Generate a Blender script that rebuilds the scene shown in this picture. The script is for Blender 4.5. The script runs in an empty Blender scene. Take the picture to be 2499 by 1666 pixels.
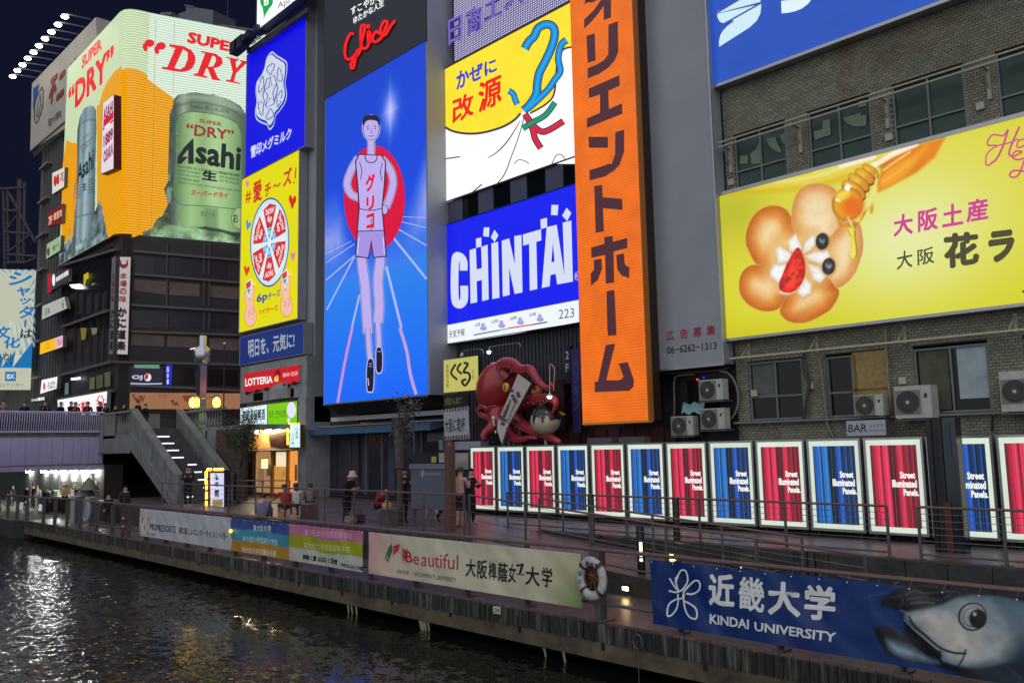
import bpy, bmesh, math, random
import numpy as np
from mathutils import Vector, Matrix
from mathutils.geometry import tessellate_polygon
C = bpy.context.scene
COL = C.collection
random.seed(7)
R = math.radians
# ---------------- camera ----------------
YAW, PIT, ROL, FPX, CAMH = R(-46.908), R(6.957), R(-1.178), 2100.0, 2.28
_f = Vector((math.sin(YAW)*math.cos(PIT), math.cos(YAW)*math.cos(PIT), math.sin(PIT)))
_r0 = Vector((math.cos(YAW), -math.sin(YAW), 0)); _u0 = _r0.cross(_f)
_rt = _r0*math.cos(ROL) + _u0*math.sin(ROL); _up = -_r0*math.sin(ROL) + _u0*math.cos(ROL)
CAM = Vector((0, 0, CAMH))
cam = bpy.data.cameras.new('camera'); co = bpy.data.objects.new('camera', cam); COL.objects.link(co)
M = Matrix((( _rt.x, _up.x, -_f.x, 0), (_rt.y, _up.y, -_f.y, 0), (_rt.z, _up.z, -_f.z, CAMH), (0, 0, 0, 1)))
co.matrix_world = M
cam.sensor_width = 36; cam.lens = 36*FPX/2499; cam.clip_start = .1; cam.clip_end = 2000
C.camera = co
# ---------------- world, key light, exposure ----------------
w = bpy.data.worlds.new('World'); C.world = w; w.use_nodes = True
nt = w.node_tree; nt.nodes.clear()
sky = nt.nodes.new('ShaderNodeTexSky'); sky.sky_type = 'NISHITA'; sky.sun_disc = False
sky.sun_elevation = R(-4); sky.sun_rotation = R(200)
b1 = nt.nodes.new('ShaderNodeBackground'); nt.links.new(sky.outputs[0], b1.inputs[0]); b1.inputs[1].default_value = .06
b2 = nt.nodes.new('ShaderNodeBackground'); b2.inputs[0].default_value = (.0045, .0054, .018, 1); b2.inputs[1].default_value = 1
ad = nt.nodes.new('ShaderNodeAddShader'); nt.links.new(b1.outputs[0], ad.inputs[0]); nt.links.new(b2.outputs[0], ad.inputs[1])
ow = nt.nodes.new('ShaderNodeOutputWorld'); nt.links.new(ad.outputs[0], ow.inputs[0])
sl = bpy.data.lights.new('city_glow', 'SUN'); sl.energy = 2.05; sl.angle = R(120); sl.color = (.90, .95, 1.0)
so = bpy.data.objects.new('city_glow', sl); COL.objects.link(so)
so.rotation_euler = Vector((-.38, .80, -.46)).to_track_quat('-Z', 'Y').to_euler()
C.view_settings.view_transform = 'Standard'; C.view_settings.look = 'None'
C.view_settings.exposure = 0; C.view_settings.gamma = 1; C.view_settings.use_curve_mapping = False
C.render.engine = 'CYCLES'
C.cycles.use_denoising = True
C.cycles.max_bounces = 5; C.cycles.diffuse_bounces = 2; C.cycles.glossy_bounces = 3
C.cycles.transparent_max_bounces = 6
C.cycles.sample_clamp_indirect = 20
# ---------------- pixels to places ----------------
FR = dict(a=(0,0), b=(0,400), c=(0,800), d=(0,1200), e=(500,0), f=(500,400), g=(500,800), h=(500,1200), i=(1000,0), j=(1000,400),
          k=(1000,800), l=(1000,1200), m=(1500,0), n=(1500,400), o=(1500,800), p=(1500,1200), q=(1899,0), r=(1899,400), s=(1899,800), t=(1899,1266), S=None)
def src(fr, x, y):
    if fr == 'S': return x, y
    o = FR[fr]; return o[0]+x/3.92, o[1]+y/3.92
def ray(x, y): return _f + _rt*((x-1249.5)/FPX) - _up*((y-833)/FPX)
class Pl:
    def __init__(s, P, u, n=None):
        s.P = Vector(P); s.u = Vector(u).normalized(); s.n = Vector(n).normalized() if n else Vector((s.u.y, -s.u.x, 0))
        s.v = s.n.cross(s.u)
        if s.v.z < 0: s.v = -s.v
    def at(s, x, y, off=0):
        d = ray(x, y); Q = s.P + s.n*off
        t = (Q-CAM).dot(s.n)/d.dot(s.n)
        return CAM + d*t
def YP(Y): return Pl((0, Y, 0), (1, 0, 0), (0, -1, 0))
def XP(X): return Pl((X, 0, 0), (0, 1, 0), (1, 0, 0))
def onZ(x, y, z=0):
    d = ray(x, y); t = (z-CAMH)/d.z; return CAM + d*t
def onY(x, y, Y): return YP(Y).at(x, y)
# ---------------- materials ----------------
def lin(c):
    return tuple((v/255/12.92 if v/255 <= .04045 else ((v/255+.055)/1.055)**2.4) for v in c)
_mc = {}
def bsdf(name, col, rough=.6, metal=0.0, spec=.5, noise=0.0, nscale=3.0, bump=0.0, bscale=20.0, coat=0.0):
    m = bpy.data.materials.new(name); m.use_nodes = True; n = m.node_tree.nodes; l = m.node_tree.links
    b = n['Principled BSDF']; b.inputs['Base Color'].default_value = (*col, 1)
    b.inputs['Roughness'].default_value = rough; b.inputs['Metallic'].default_value = metal; b.inputs['Specular IOR Level'].default_value = spec
    b.inputs['Coat Weight'].default_value = coat
    tc = None
    if noise or bump:
        tc = n.new('ShaderNodeTexCoord')
    if noise:
        nz = n.new('ShaderNodeTexNoise'); nz.inputs['Scale'].default_value = nscale; nz.inputs['Detail'].default_value = 6; nz.inputs['Roughness'].default_value = .65
        l.new(tc.outputs['Object'], nz.inputs['Vector'])
        r = n.new('ShaderNodeMapRange'); r.inputs['From Min'].default_value = .3; r.inputs['From Max'].default_value = .7
        r.inputs['To Min'].default_value = 1-noise; r.inputs['To Max'].default_value = 1+noise*.5; l.new(nz.outputs['Fac'], r.inputs['Value'])
        mx = n.new('ShaderNodeVectorMath'); mx.operation = 'SCALE'; mx.inputs[0].default_value = col; l.new(r.outputs[0], mx.inputs['Scale'])
        l.new(mx.outputs[0], b.inputs['Base Color'])
    if bump:
        nb = n.new('ShaderNodeTexNoise'); nb.inputs['Scale'].default_value = bscale; nb.inputs['Detail'].default_value = 4; l.new(tc.outputs['Object'], nb.inputs['Vector'])
        bp = n.new('ShaderNodeBump'); bp.inputs['Strength'].default_value = bump; bp.inputs['Distance'].default_value = .02; l.new(nb.outputs['Fac'], bp.inputs['Height']); l.new(bp.outputs[0], b.inputs['Normal'])
    return m
def D(col, rough=.6, metal=0.0, **k):
    """painted/printed surface from an sRGB 0-255 colour"""
    key = ('D', tuple(col), rough, metal, tuple(sorted(k.items())))
    if key not in _mc: _mc[key] = bsdf('surface', lin(col), rough, metal, **k)
    return _mc[key]
def E(col, s=1.0, scan=None, smp=True, grain=0.0):
    """a lit sign face; scan = (axis, lines per metre, amount)"""
    key = ('E', tuple(col), s, scan, smp, grain)
    if key in _mc: return _mc[key]
    m = bpy.data.materials.new('lit_face'); m.use_nodes = True; n = m.node_tree.nodes; l = m.node_tree.links
    b = n['Principled BSDF']; c = lin(col); b.inputs['Base Color'].default_value = (*[v*.05+.008 for v in c], 1); b.inputs['Roughness'].default_value = .45
    b.inputs['Emission Color'].default_value = (*c, 1); b.inputs['Emission Strength'].default_value = s
    fac = None
    if scan or grain:
        tc = n.new('ShaderNodeTexCoord')
    if scan:
        sx = n.new('ShaderNodeSeparateXYZ'); l.new(tc.outputs['Object'], sx.inputs[0])
        mu = n.new('ShaderNodeMath'); mu.operation = 'MULTIPLY'; mu.inputs[1].default_value = scan[1]*2*math.pi; l.new(sx.outputs[scan[0]], mu.inputs[0])
        sn = n.new('ShaderNodeMath'); sn.operation = 'SINE'; l.new(mu.outputs[0], sn.inputs[0])
        mr = n.new('ShaderNodeMapRange'); mr.inputs['From Min'].default_value = -1; mr.inputs['To Min'].default_value = s*(1-scan[2]); mr.inputs['To Max'].default_value = s
        l.new(sn.outputs[0], mr.inputs['Value']); fac = mr.outputs[0]
    if grain:
        nz = n.new('ShaderNodeTexNoise'); nz.inputs['Scale'].default_value = 1.3; nz.inputs['Detail'].default_value = 5; l.new(tc.outputs['Object'], nz.inputs['Vector'])
        mg = n.new('ShaderNodeMapRange'); mg.inputs['From Min'].default_value = .3; mg.inputs['From Max'].default_value = .7; mg.inputs['To Min'].default_value = 1-grain; mg.inputs['To Max'].default_value = 1
        l.new(nz.outputs['Fac'], mg.inputs['Value'])
        if fac is not None:
            m2 = n.new('ShaderNodeMath'); m2.operation = 'MULTIPLY'; l.new(fac, m2.inputs[0]); l.new(mg.outputs[0], m2.inputs[1]); fac = m2.outputs[0]
        else:
            m2 = n.new('ShaderNodeMath'); m2.operation = 'MULTIPLY'; m2.inputs[1].default_value = s; l.new(mg.outputs[0], m2.inputs[0]); fac = m2.outputs[0]
    if fac is not None: l.new(fac, b.inputs['Emission Strength'])
    if not smp: m.cycles.emission_sampling = 'NONE'
    _mc[key] = m
    return m
def VC(lit=False, rough=.6, s=1.0, name='printed_colours'):
    """colour carried by the mesh itself (printed picture or brick tints), attribute 'tint'"""
    key = ('V', lit, rough, s)
    if key in _mc: return _mc[key]
    m = bpy.data.materials.new(name); m.use_nodes = True; n = m.node_tree.nodes; l = m.node_tree.links
    b = n['Principled BSDF']; a = n.new('ShaderNodeVertexColor'); a.layer_name = 'tint'; b.inputs['Roughness'].default_value = rough
    if lit:
        l.new(a.outputs[0], b.inputs['Emission Color']); b.inputs['Emission Strength'].default_value = s; b.inputs['Base Color'].default_value = (.02, .02, .02, 1)
    else: l.new(a.outputs[0], b.inputs['Base Color'])
    _mc[key] = m
    return m
# ---------------- mesh builder ----------------
class MB:
    def __init__(s): s.v = []; s.f = []; s.m = []; s.mats = []; s.sm = []; s.tint = None
    def mi(s, mat):
        if mat not in s.mats: s.mats.append(mat)
        return s.mats.index(mat)
    def face(s, pts, mat, smooth=False):
        i = len(s.v); s.v += [tuple(p) for p in pts]; s.f.append(tuple(range(i, i+len(pts)))); s.m.append(s.mi(mat)); s.sm.append(smooth)
    def grid(s, rows, mat, smooth=True, close=False):
        i = len(s.v); nr = len(rows); nc = len(rows[0])
        for r_ in rows: s.v += [tuple(p) for p in r_]
        k = s.mi(mat)
        for a in range(nr-1):
            for b in range(nc if close else nc-1):
                b2 = (b+1) % nc
                s.f.append((i+a*nc+b, i+a*nc+b2, i+(a+1)*nc+b2, i+(a+1)*nc+b)); s.m.append(k); s.sm.append(smooth)
    def box(s, x0, y0, z0, x1, y1, z1, mat):
        s.obox(Vector((x0, y0, z0)), Vector((x1-x0, 0, 0)), Vector((0, y1-y0, 0)), Vector((0, 0, z1-z0)), mat)
        return s
    def obox(s, o, a, b, c, mat):
        i = len(s.v); o = Vector(o)
        for dz in (0, 1):
            for dy in (0, 1):
                for dx in (0, 1): s.v.append(tuple(o+a*dx+b*dy+c*dz))
        k = s.mi(mat)
        fs = [(0,2,3,1), (4,5,7,6), (0,1,5,4), (2,6,7,3), (0,4,6,2), (1,3,7,5)]
        if a.cross(b).dot(c) < 0: fs = [f[::-1] for f in fs]
        for f in fs: s.f.append(tuple(i+j for j in f)); s.m.append(k); s.sm.append(False)
        return s
    def bar(s, p, q, w, h, mat, up=(0,0,1)):
        p = Vector(p); q = Vector(q); d = (q-p); up = Vector(up)
        if abs(d.normalized().dot(up)) > .99: up = Vector((0, 1, 0))
        sd = d.cross(up).normalized(); u2 = sd.cross(d).normalized()
        return s.obox(p - sd*w/2 - u2*h/2, d, sd*w, u2*h, mat)
    def tube(s, pts, rad, mat, n=6, cap=True):
        pts = [Vector(p) for p in pts]; rows = []
        if not hasattr(rad, '__len__'): rad = [rad]*len(pts)
        t0 = (pts[1]-pts[0]).normalized(); ref = Vector((0,0,1)) if abs(t0.z) < .9 else Vector((0,1,0))
        a = t0.cross(ref).normalized()
        for i, p in enumerate(pts):
            t = (pts[min(i+1, len(pts)-1)]-pts[max(i-1, 0)]).normalized()
            a = (a - t*a.dot(t)).normalized(); b = t.cross(a)
            rows.append([p + (a*math.cos(2*math.pi*k/n)+b*math.sin(2*math.pi*k/n))*rad[i] for k in range(n)])
        s.grid(rows, mat, n > 5, True)
        if cap: s.face(rows[0][::-1], mat); s.face(rows[-1], mat)
        return s
    def lathe(s, prof, c, mat, n=16, axis='z', smooth=True):
        c = Vector(c); rows = []
        for r_, h in prof:
            row = []
            for k in range(n):
                a = 2*math.pi*k/n; x, y = r_*math.cos(a), r_*math.sin(a)
                row.append(c + (Vector((x, y, h)) if axis == 'z' else Vector((x, -h, y)) if axis == 'y' else Vector((h, x, y))))
            rows.append(row)
        s.grid(rows, mat, smooth, True); return s
    def ball(s, c, r, mat, n=12, m=8, sc=(1,1,1)):
        prof = [(max(1e-4, math.sin(math.pi*i/m)), -math.cos(math.pi*i/m)) for i in range(m+1)]
        c = Vector(c); rows = []
        for pr, h in prof:
            rows.append([c+Vector((pr*math.cos(2*math.pi*k/n)*r*sc[0], pr*math.sin(2*math.pi*k/n)*r*sc[1], h*r*sc[2])) for k in range(n)])
        s.grid(rows, mat, True, True); return s
    def tess(s, loops, mat):
        """flat filled outline (list of 3D loops, later ones are holes)"""
        tr = tessellate_polygon(loops); i = len(s.v)
        for L in loops: s.v += [tuple(p) for p in L]
        k = s.mi(mat)
        for t in tr: s.f.append((i+t[0], i+t[1], i+t[2])); s.m.append(k); s.sm.append(False)
    def build(s, name, parent=None, label=None, kind=None):
        me = bpy.data.meshes.new(name); me.from_pydata(s.v, [], s.f)
        if len(me.polygons) == len(s.m):
            me.polygons.foreach_set('material_index', s.m); me.polygons.foreach_set('use_smooth', s.sm)
        for m_ in s.mats: me.materials.append(m_)
        if s.tint is not None:
            ca = me.color_attributes.new('tint', 'FLOAT_COLOR', 'POINT')
            ca.data.foreach_set('color', [x for t in s.tint for x in (*t, 1)])
        me.validate(); me.update()
        o = bpy.data.objects.new(name, me); COL.objects.link(o)
        if parent: o.parent = parent; o.matrix_parent_inverse = Matrix.Translation(-parent.location) if parent.type == 'EMPTY' and not parent.parent else Matrix()
        if label: o['label'] = label
        if kind: o['kind'] = kind
        return o
def tag(o, label, cat, group=None):
    o['label'] = label; o['category'] = cat
    if group: o['group'] = group
    return o
def thing(name, label, cat, loc=(0,0,0), group=None):
    o = bpy.data.objects.new(name, None); COL.objects.link(o); o.location = loc; o.empty_display_size = .2
    return tag(o, label, cat, group)
ORD = ['first', 'second', 'third', 'fourth', 'fifth', 'sixth', 'seventh', 'eighth', 'ninth', 'tenth', 'eleventh', 'twelfth']
def struct(name, mb):
    return mb.build(name, None, None, 'structure')
def dup(root, loc, label=None, rz=None, group=None):
    r = root.copy(); COL.objects.link(r); r.location = loc
    if rz is not None: r.rotation_euler = (0, 0, rz)
    if label: r['label'] = label
    if group: r['group'] = group
    for ch in list(root.children):
        c = ch.copy(); COL.objects.link(c); c.parent = r
        for g in list(ch.children):
            d_ = g.copy(); COL.objects.link(d_); d_.parent = c
    return r
# ---------------- flat art laid on a plane ----------------
_gc = {}
def glyph(body, bold=0.0):
    key = (body, bold)
    if key in _gc: return _gc[key]
    thin = bold < 0
    cu = bpy.data.curves.new('lettering', 'FONT'); cu.body = body; cu.offset = bold if thin else 0; cu.resolution_u = 2 if bold > .02 else 3; cu.fill_mode = 'FRONT'
    ob = bpy.data.objects.new('lettering', cu)
    me = bpy.data.meshes.new_from_object(ob)
    vs = [v.co.copy() for v in me.vertices]; fs = [tuple(p.vertices) for p in me.polygons]
    bpy.data.objects.remove(ob); bpy.data.meshes.remove(me); bpy.data.curves.remove(cu)
    if not vs: _gc[key] = ([], []); return _gc[key]
    V = [(v.x, v.y, 0) for v in vs]; F = list(fs)
    if bold > 0:
        nn = 8 if bold > .012 else 4
        for k in range(nn):
            dx, dy = bold*math.cos(2*math.pi*(k+.5)/nn), bold*math.sin(2*math.pi*(k+.5)/nn); o = len(V)
            V += [(v.x+dx, v.y+dy, -.00012*(k+1)) for v in vs]; F += [tuple(o+j for j in f) for f in fs]
    x0 = min(v[0] for v in V); x1 = max(v[0] for v in V); y0 = min(v[1] for v in V); y1 = max(v[1] for v in V)
    V = [((v[0]-x0)/(x1-x0+1e-9), (v[1]-y0)/(y1-y0+1e-9), v[2]) for v in V]
    _gc[key] = (V, F); return _gc[key]
def catmull(P, closed, n=6):
    out = []; N = len(P)
    rng = range(N) if closed else range(N-1)
    for i in rng:
        p0 = P[(i-1) % N] if closed or i > 0 else P[0]; p1 = P[i]; p2 = P[(i+1) % N]; p3 = P[(i+2) % N] if closed or i+2 < N else P[-1]
        for k in range(n):
            t = k/n
            out.append(tuple(.5*((2*b)+(-a+c)*t+(2*a-5*b+4*c-d)*t*t+(-a+3*b-3*c+d)*t**3) for a, b, c, d in zip(p0, p1, p2, p3)))
    if not closed: out.append(P[-1])
    return out
class Art:
    def __init__(s, pl, off=.004, step=.0012, lit=True, mb=None):
        s.pl = pl; s.off = off; s.step = step; s.lit = lit; s.mb = mb or MB(); s.k = 1.0; s.scan = None
    def mat(s, col, smp=True):
        if hasattr(col, 'node_tree'): return col
        return E(col, s.k, s.scan, smp) if s.lit else D(col, .65)
    def nx(s): s.off += s.step; return s.off
    def P(s, fr, L):
        o = s.off; return [s.pl.at(*src(fr, L[i], L[i+1]), o) for i in range(0, len(L), 2)]
    def poly(s, fr, L, col, smooth=False, holes=None):
        s.nx(); pts = [(L[i], L[i+1]) for i in range(0, len(L), 2)]
        if smooth: pts = catmull(pts, True, 5)
        loops = [[s.pl.at(*src(fr, *p), s.off) for p in pts]]
        for h in holes or []:
            hp = [(h[i], h[i+1]) for i in range(0, len(h), 2)]
            loops.append([s.pl.at(*src(fr, *p), s.off) for p in hp])
        s.mb.tess(loops, s.mat(col)); return s
    def wpoly(s, pts, col):
        """pts in plane coordinates (u, z)"""
        s.nx(); s.mb.tess([[Vector((s.pl.P.x, s.pl.P.y, 0)) + s.pl.u*a + Vector((0,0,b)) + s.pl.n*s.off for a, b in pts]], s.mat(col)); return s
    def ell(s, fr, cx, cy, rx, ry, col, rot=0, n=32, hole=None):
        c, sn = math.cos(R(rot)), math.sin(R(rot))
        def ring(f): return [v for k in range(n) for v in (cx+rx*f*math.cos(2*math.pi*k/n)*c-ry*f*math.sin(2*math.pi*k/n)*sn, cy+rx*f*math.cos(2*math.pi*k/n)*sn+ry*f*math.sin(2*math.pi*k/n)*c)]
        return s.poly(fr, ring(1), col, holes=[ring(hole)] if hole else None)
    def line(s, fr, L, w, col, closed=False, smooth=True, n=5, taper=False):
        s.nx(); pts = [(L[i], L[i+1]) for i in range(0, len(L), 2)]
        if smooth and len(pts) > 2: pts = catmull(pts, closed, n)
        elif closed: pts = pts + [pts[0]]
        if smooth and closed: pts = pts + [pts[0]]
        k = s.mb.mi(s.mat(col, False)); i = len(s.mb.v); N = len(pts)
        for j, p in enumerate(pts):
            a = pts[max(j-1, 0)] if not closed else pts[(j-1) % (N-1)]; b = pts[min(j+1, N-1)] if not closed else pts[(j+1) % (N-1)]
            dx, dy = b[0]-a[0], b[1]-a[1]; h = math.hypot(dx, dy) or 1
            ww = w/2
            if taper: ww *= .25+.75*math.sin(math.pi*min(1, max(0, j/(N-1))))**.6
            nxp = (-dy/h*ww, dx/h*ww)
            for sg in (1, -1):
                s.mb.v.append(tuple(s.pl.at(*src(fr, p[0]+sg*nxp[0], p[1]+sg*nxp[1]), s.off)))
        for j in range(N-1):
            s.mb.f.append((i+2*j, i+2*j+1, i+2*j+3, i+2*j+2)); s.mb.m.append(k); s.mb.sm.append(False)
        return s
    def text(s, fr, body, Q, col, bold=0.0, slant=0.0, dep=0.0):
        """Q: bottom-left, bottom-right, top-left (and top-right) pixels"""
        s.nx(); vs, fs = glyph(body, bold)
        q = s.P(fr, Q); bl, br, tl = q[:3]; tr = q[3] if len(q) > 3 else br+tl-bl
        k = s.mb.mi(s.mat(col, False)); i = len(s.mb.v)
        for u, v, wz in vs:
            u2 = u + slant*(v-.5)
            s.mb.v.append(tuple(bl*(1-u2)*(1-v)+br*u2*(1-v)+tr*u2*v+tl*(1-u2)*v + s.pl.n*(dep+wz)))
        for f in fs: s.mb.f.append(tuple(i+j for j in f)); s.mb.m.append(k); s.mb.sm.append(False)
        return s
    def vtext(s, fr, chars, Q, col, bold=0.0, gap=.12):
        """characters stacked from top to bottom inside the quad bl, br, tl(, tr)"""
        q = [(Q[i], Q[i+1]) for i in range(0, len(Q), 2)]
        if len(q) == 3: q.append((q[1][0]+q[2][0]-q[0][0], q[1][1]+q[2][1]-q[0][1]))
        bl, br, tl, tr = q; n = len(chars)
        def lp(a, b, t): return (a[0]+(b[0]-a[0])*t, a[1]+(b[1]-a[1])*t)
        for i, ch in enumerate(chars):
            t0 = i/n+gap/2/n; t1 = (i+1)/n-gap/2/n
            l0, r0, l1, r1 = lp(tl, bl, t0), lp(tr, br, t0), lp(tl, bl, t1), lp(tr, br, t1)
            if ch in 'ー一|': 
                a, b, c_, d_ = lp(l0, r0, .42), lp(l0, r0, .58), lp(l1, r1, .58), lp(l1, r1, .42)
                if ch == 'ー' or ch == '|': s.poly(fr, [*a, *b, *c_, *d_], col); continue
            s.text(fr, ch, [*l1, *r1, *l0, *r0], col, bold)
        return s
    def build(s, name, parent, label=None): return s.mb.build(name, parent, label)
class Raster:
    """printed photograph: shapes painted one over another on a fine grid, colour kept per mesh vertex (sRGB 0-255 in)"""
    def __init__(s, pl, X0, X1, Z0, Z1, step):
        s.pl = pl; s.nx = int((X1-X0)/step)+1; s.nz = int((Z1-Z0)/step)+1; s.x = np.linspace(X0, X1, s.nx); s.z = np.linspace(Z0, Z1, s.nz)
        s.X, s.Z = np.meshgrid(s.x, s.z); s.c = np.zeros((s.nz, s.nx, 3)); s.m = np.zeros((s.nz, s.nx), bool); s.o = Vector((pl.P.x, pl.P.y, 0)); s.step = step
    def uv(s, fr, L):
        out = []
        for i in range(0, len(L), 2):
            p = s.pl.at(*src(fr, L[i], L[i+1])); out.append(((p-s.o).dot(s.pl.u), p.z))
        return np.array(out)
    def noise(s, f, seed=0, octs=3):
        t = np.zeros_like(s.X); a = .5
        for k in range(octs):
            fx = s.X*f*2**k+seed*7.3+k*3.1; fz = s.Z*f*2**k+seed*3.7; i, j = np.floor(fx), np.floor(fz); u, v = fx-i, fz-j; u = u*u*(3-2*u); v = v*v*(3-2*v)
            h = lambda p, q: np.modf(np.abs(np.sin(p*12.9898+q*78.233)*43758.5453))[0]
            t += a*((h(i, j)*(1-u)+h(i+1, j)*u)*(1-v)+(h(i, j+1)*(1-u)+h(i+1, j+1)*u)*v); a *= .5
        return t/(1-.5**octs)-.5
    def sd(s, P, sl, X=None):
        """distance inside (positive) an outline, on the slice of the grid"""
        Xs = s.X[sl] if X is None else X[0]; Zs = s.Z[sl] if X is None else X[1]; d = np.full(Xs.shape, 1e9); ins = np.zeros(Xs.shape, bool); n = len(P)
        for i in range(n):
            (x0, z0), (x1, z1) = P[i], P[(i+1) % n]; dx, dz = x1-x0, z1-z0; L2 = dx*dx+dz*dz+1e-12
            t = np.clip(((Xs-x0)*dx+(Zs-z0)*dz)/L2, 0, 1); d = np.minimum(d, (Xs-x0-t*dx)**2+(Zs-z0-t*dz)**2)
            cr = (z0 > Zs) != (z1 > Zs)
            if dz: ins ^= cr & (Xs < x0+(Zs-z0)*dx/dz)
        return np.where(ins, 1, -1)*np.sqrt(d)
    def shape(s, fr, L, col, smooth=False, soft=.02, wob=0.0, wf=3.0, seed=0, alpha=1.0, grad=None, mottle=0.0, mf=4.0):
        """grad: [(distance in from the edge, colour), ...]; col may be a function (X, Z) -> array"""
        if smooth:
            q = catmull([(L[i], L[i+1]) for i in range(0, len(L), 2)], True, 5); L = [v for p in q for v in p]
        P = s.uv(fr, L); pad = soft+wob+s.step
        i0, i1 = np.searchsorted(s.z, P[:, 1].min()-pad), np.searchsorted(s.z, P[:, 1].max()+pad); j0, j1 = np.searchsorted(s.x, P[:, 0].min()-pad), np.searchsorted(s.x, P[:, 0].max()+pad)
        if i1 <= i0 or j1 <= j0: return s
        sl = (slice(i0, i1), slice(j0, j1)); XX = None
        if wob: XX = (s.X[sl]+wob*2*s.noise(wf, seed)[sl], s.Z[sl]+wob*2*s.noise(wf, seed+5)[sl])
        d = s.sd(P, sl, XX); al = np.clip(d/soft+.5, 0, 1)[..., None]*alpha
        if grad:
            ds = [g[0] for g in grad]; c = np.stack([np.interp(d, ds, [g[1][k] for g in grad]) for k in range(3)], -1)
        elif callable(col): c = col(s.X[sl], s.Z[sl])
        else: c = np.broadcast_to(np.array(col, float), d.shape+(3,))
        if mottle: c = c*(1+mottle*2*s.noise(mf, seed+2)[sl])[..., None]
        s.c[sl] = s.c[sl]*(1-al)+c*al; s.m[sl] |= al[..., 0] > .5
        return s
    def blur_line(s, fr, L, w_, col, alpha=1.0, soft=None):
        pts = catmull([(L[i], L[i+1]) for i in range(0, len(L), 2)], False, 5) if len(L) > 4 else [(L[0], L[1]), (L[2], L[3])]
        P = s.uv(fr, [v for p in pts for v in p]); d = np.full(s.X.shape, 1e9)
        for (x0, z0), (x1, z1) in zip(P, P[1:]):
            dx, dz = x1-x0, z1-z0; t = np.clip(((s.X-x0)*dx+(s.Z-z0)*dz)/(dx*dx+dz*dz+1e-12), 0, 1); d = np.minimum(d, (s.X-x0-t*dx)**2+(s.Z-z0-t*dz)**2)
        d = np.sqrt(d); so = soft or s.step; al = (np.clip((w_/2-d)/so+.5, 0, 1)*alpha)[..., None]; s.c = s.c*(1-al)+np.array(col, float)*al; return s
    def ell(s, fr, cx, cy, rx, ry, col, rot=0, **k):
        c, sn = math.cos(R(rot)), math.sin(R(rot)); return s.shape(fr, [v for q in range(28) for v in (cx+rx*math.cos(.2244*q)*c-ry*math.sin(.2244*q)*sn, cy+rx*math.cos(.2244*q)*sn+ry*math.sin(.2244*q)*c)], col, **k)
    def build(s, name, parent, off, lit=True, k=1.0, rough=.6, warp=None, masked=False):
        mb = MB(); u, n, o = s.pl.u, s.pl.n, s.o; c = np.clip(s.c, 0, 255)/255; c = np.where(c <= .04045, c/12.92, ((c+.055)/1.055)**2.4)
        wv = np.array([[warp(x, z) for x in s.x] for z in s.z]) if warp else np.zeros(s.X.shape)
        V = np.stack([o.x+u.x*s.X+n.x*(off+wv), o.y+u.y*s.X+n.y*(off+wv), s.Z], -1).reshape(-1, 3); mb.v = [tuple(v) for v in V.tolist()]
        idx = np.arange(s.nx*s.nz).reshape(s.nz, s.nx); F = np.stack([idx[:-1, :-1], idx[:-1, 1:], idx[1:, 1:], idx[1:, :-1]], -1)
        if masked: F = F[s.m[:-1, :-1] & s.m[1:, 1:] & s.m[:-1, 1:] & s.m[1:, :-1]]
        mb.f = [tuple(f) for f in F.reshape(-1, 4).tolist()]; mb.mats = [VC(lit, rough, k)]; mb.m = [0]*len(mb.f); mb.sm = [warp is not None]*len(mb.f); mb.tint = [tuple(t) for t in c.reshape(-1, 3).tolist()]
        return mb.build(name, parent)
def px_box(pl, fr, Q, dep, mat, mb=None, back=True):
    """a box whose front face is the pixel quad tl,tr,br,bl on plane pl, dep metres deep behind it"""
    mb = mb or MB(); F = [pl.at(*src(fr, Q[i], Q[i+1])) for i in range(0, 8, 2)]; B = [p - pl.n*dep for p in F]
    mb.face([F[0], F[3], F[2], F[1]], mat); mb.face([F[0], F[1], B[1], B[0]], mat); mb.face([F[1], F[2], B[2], B[1]], mat)
    mb.face([F[2], F[3], B[3], B[2]], mat); mb.face([F[3], F[0], B[0], B[3]], mat); mb.face(B, mat)
    return mb
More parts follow.
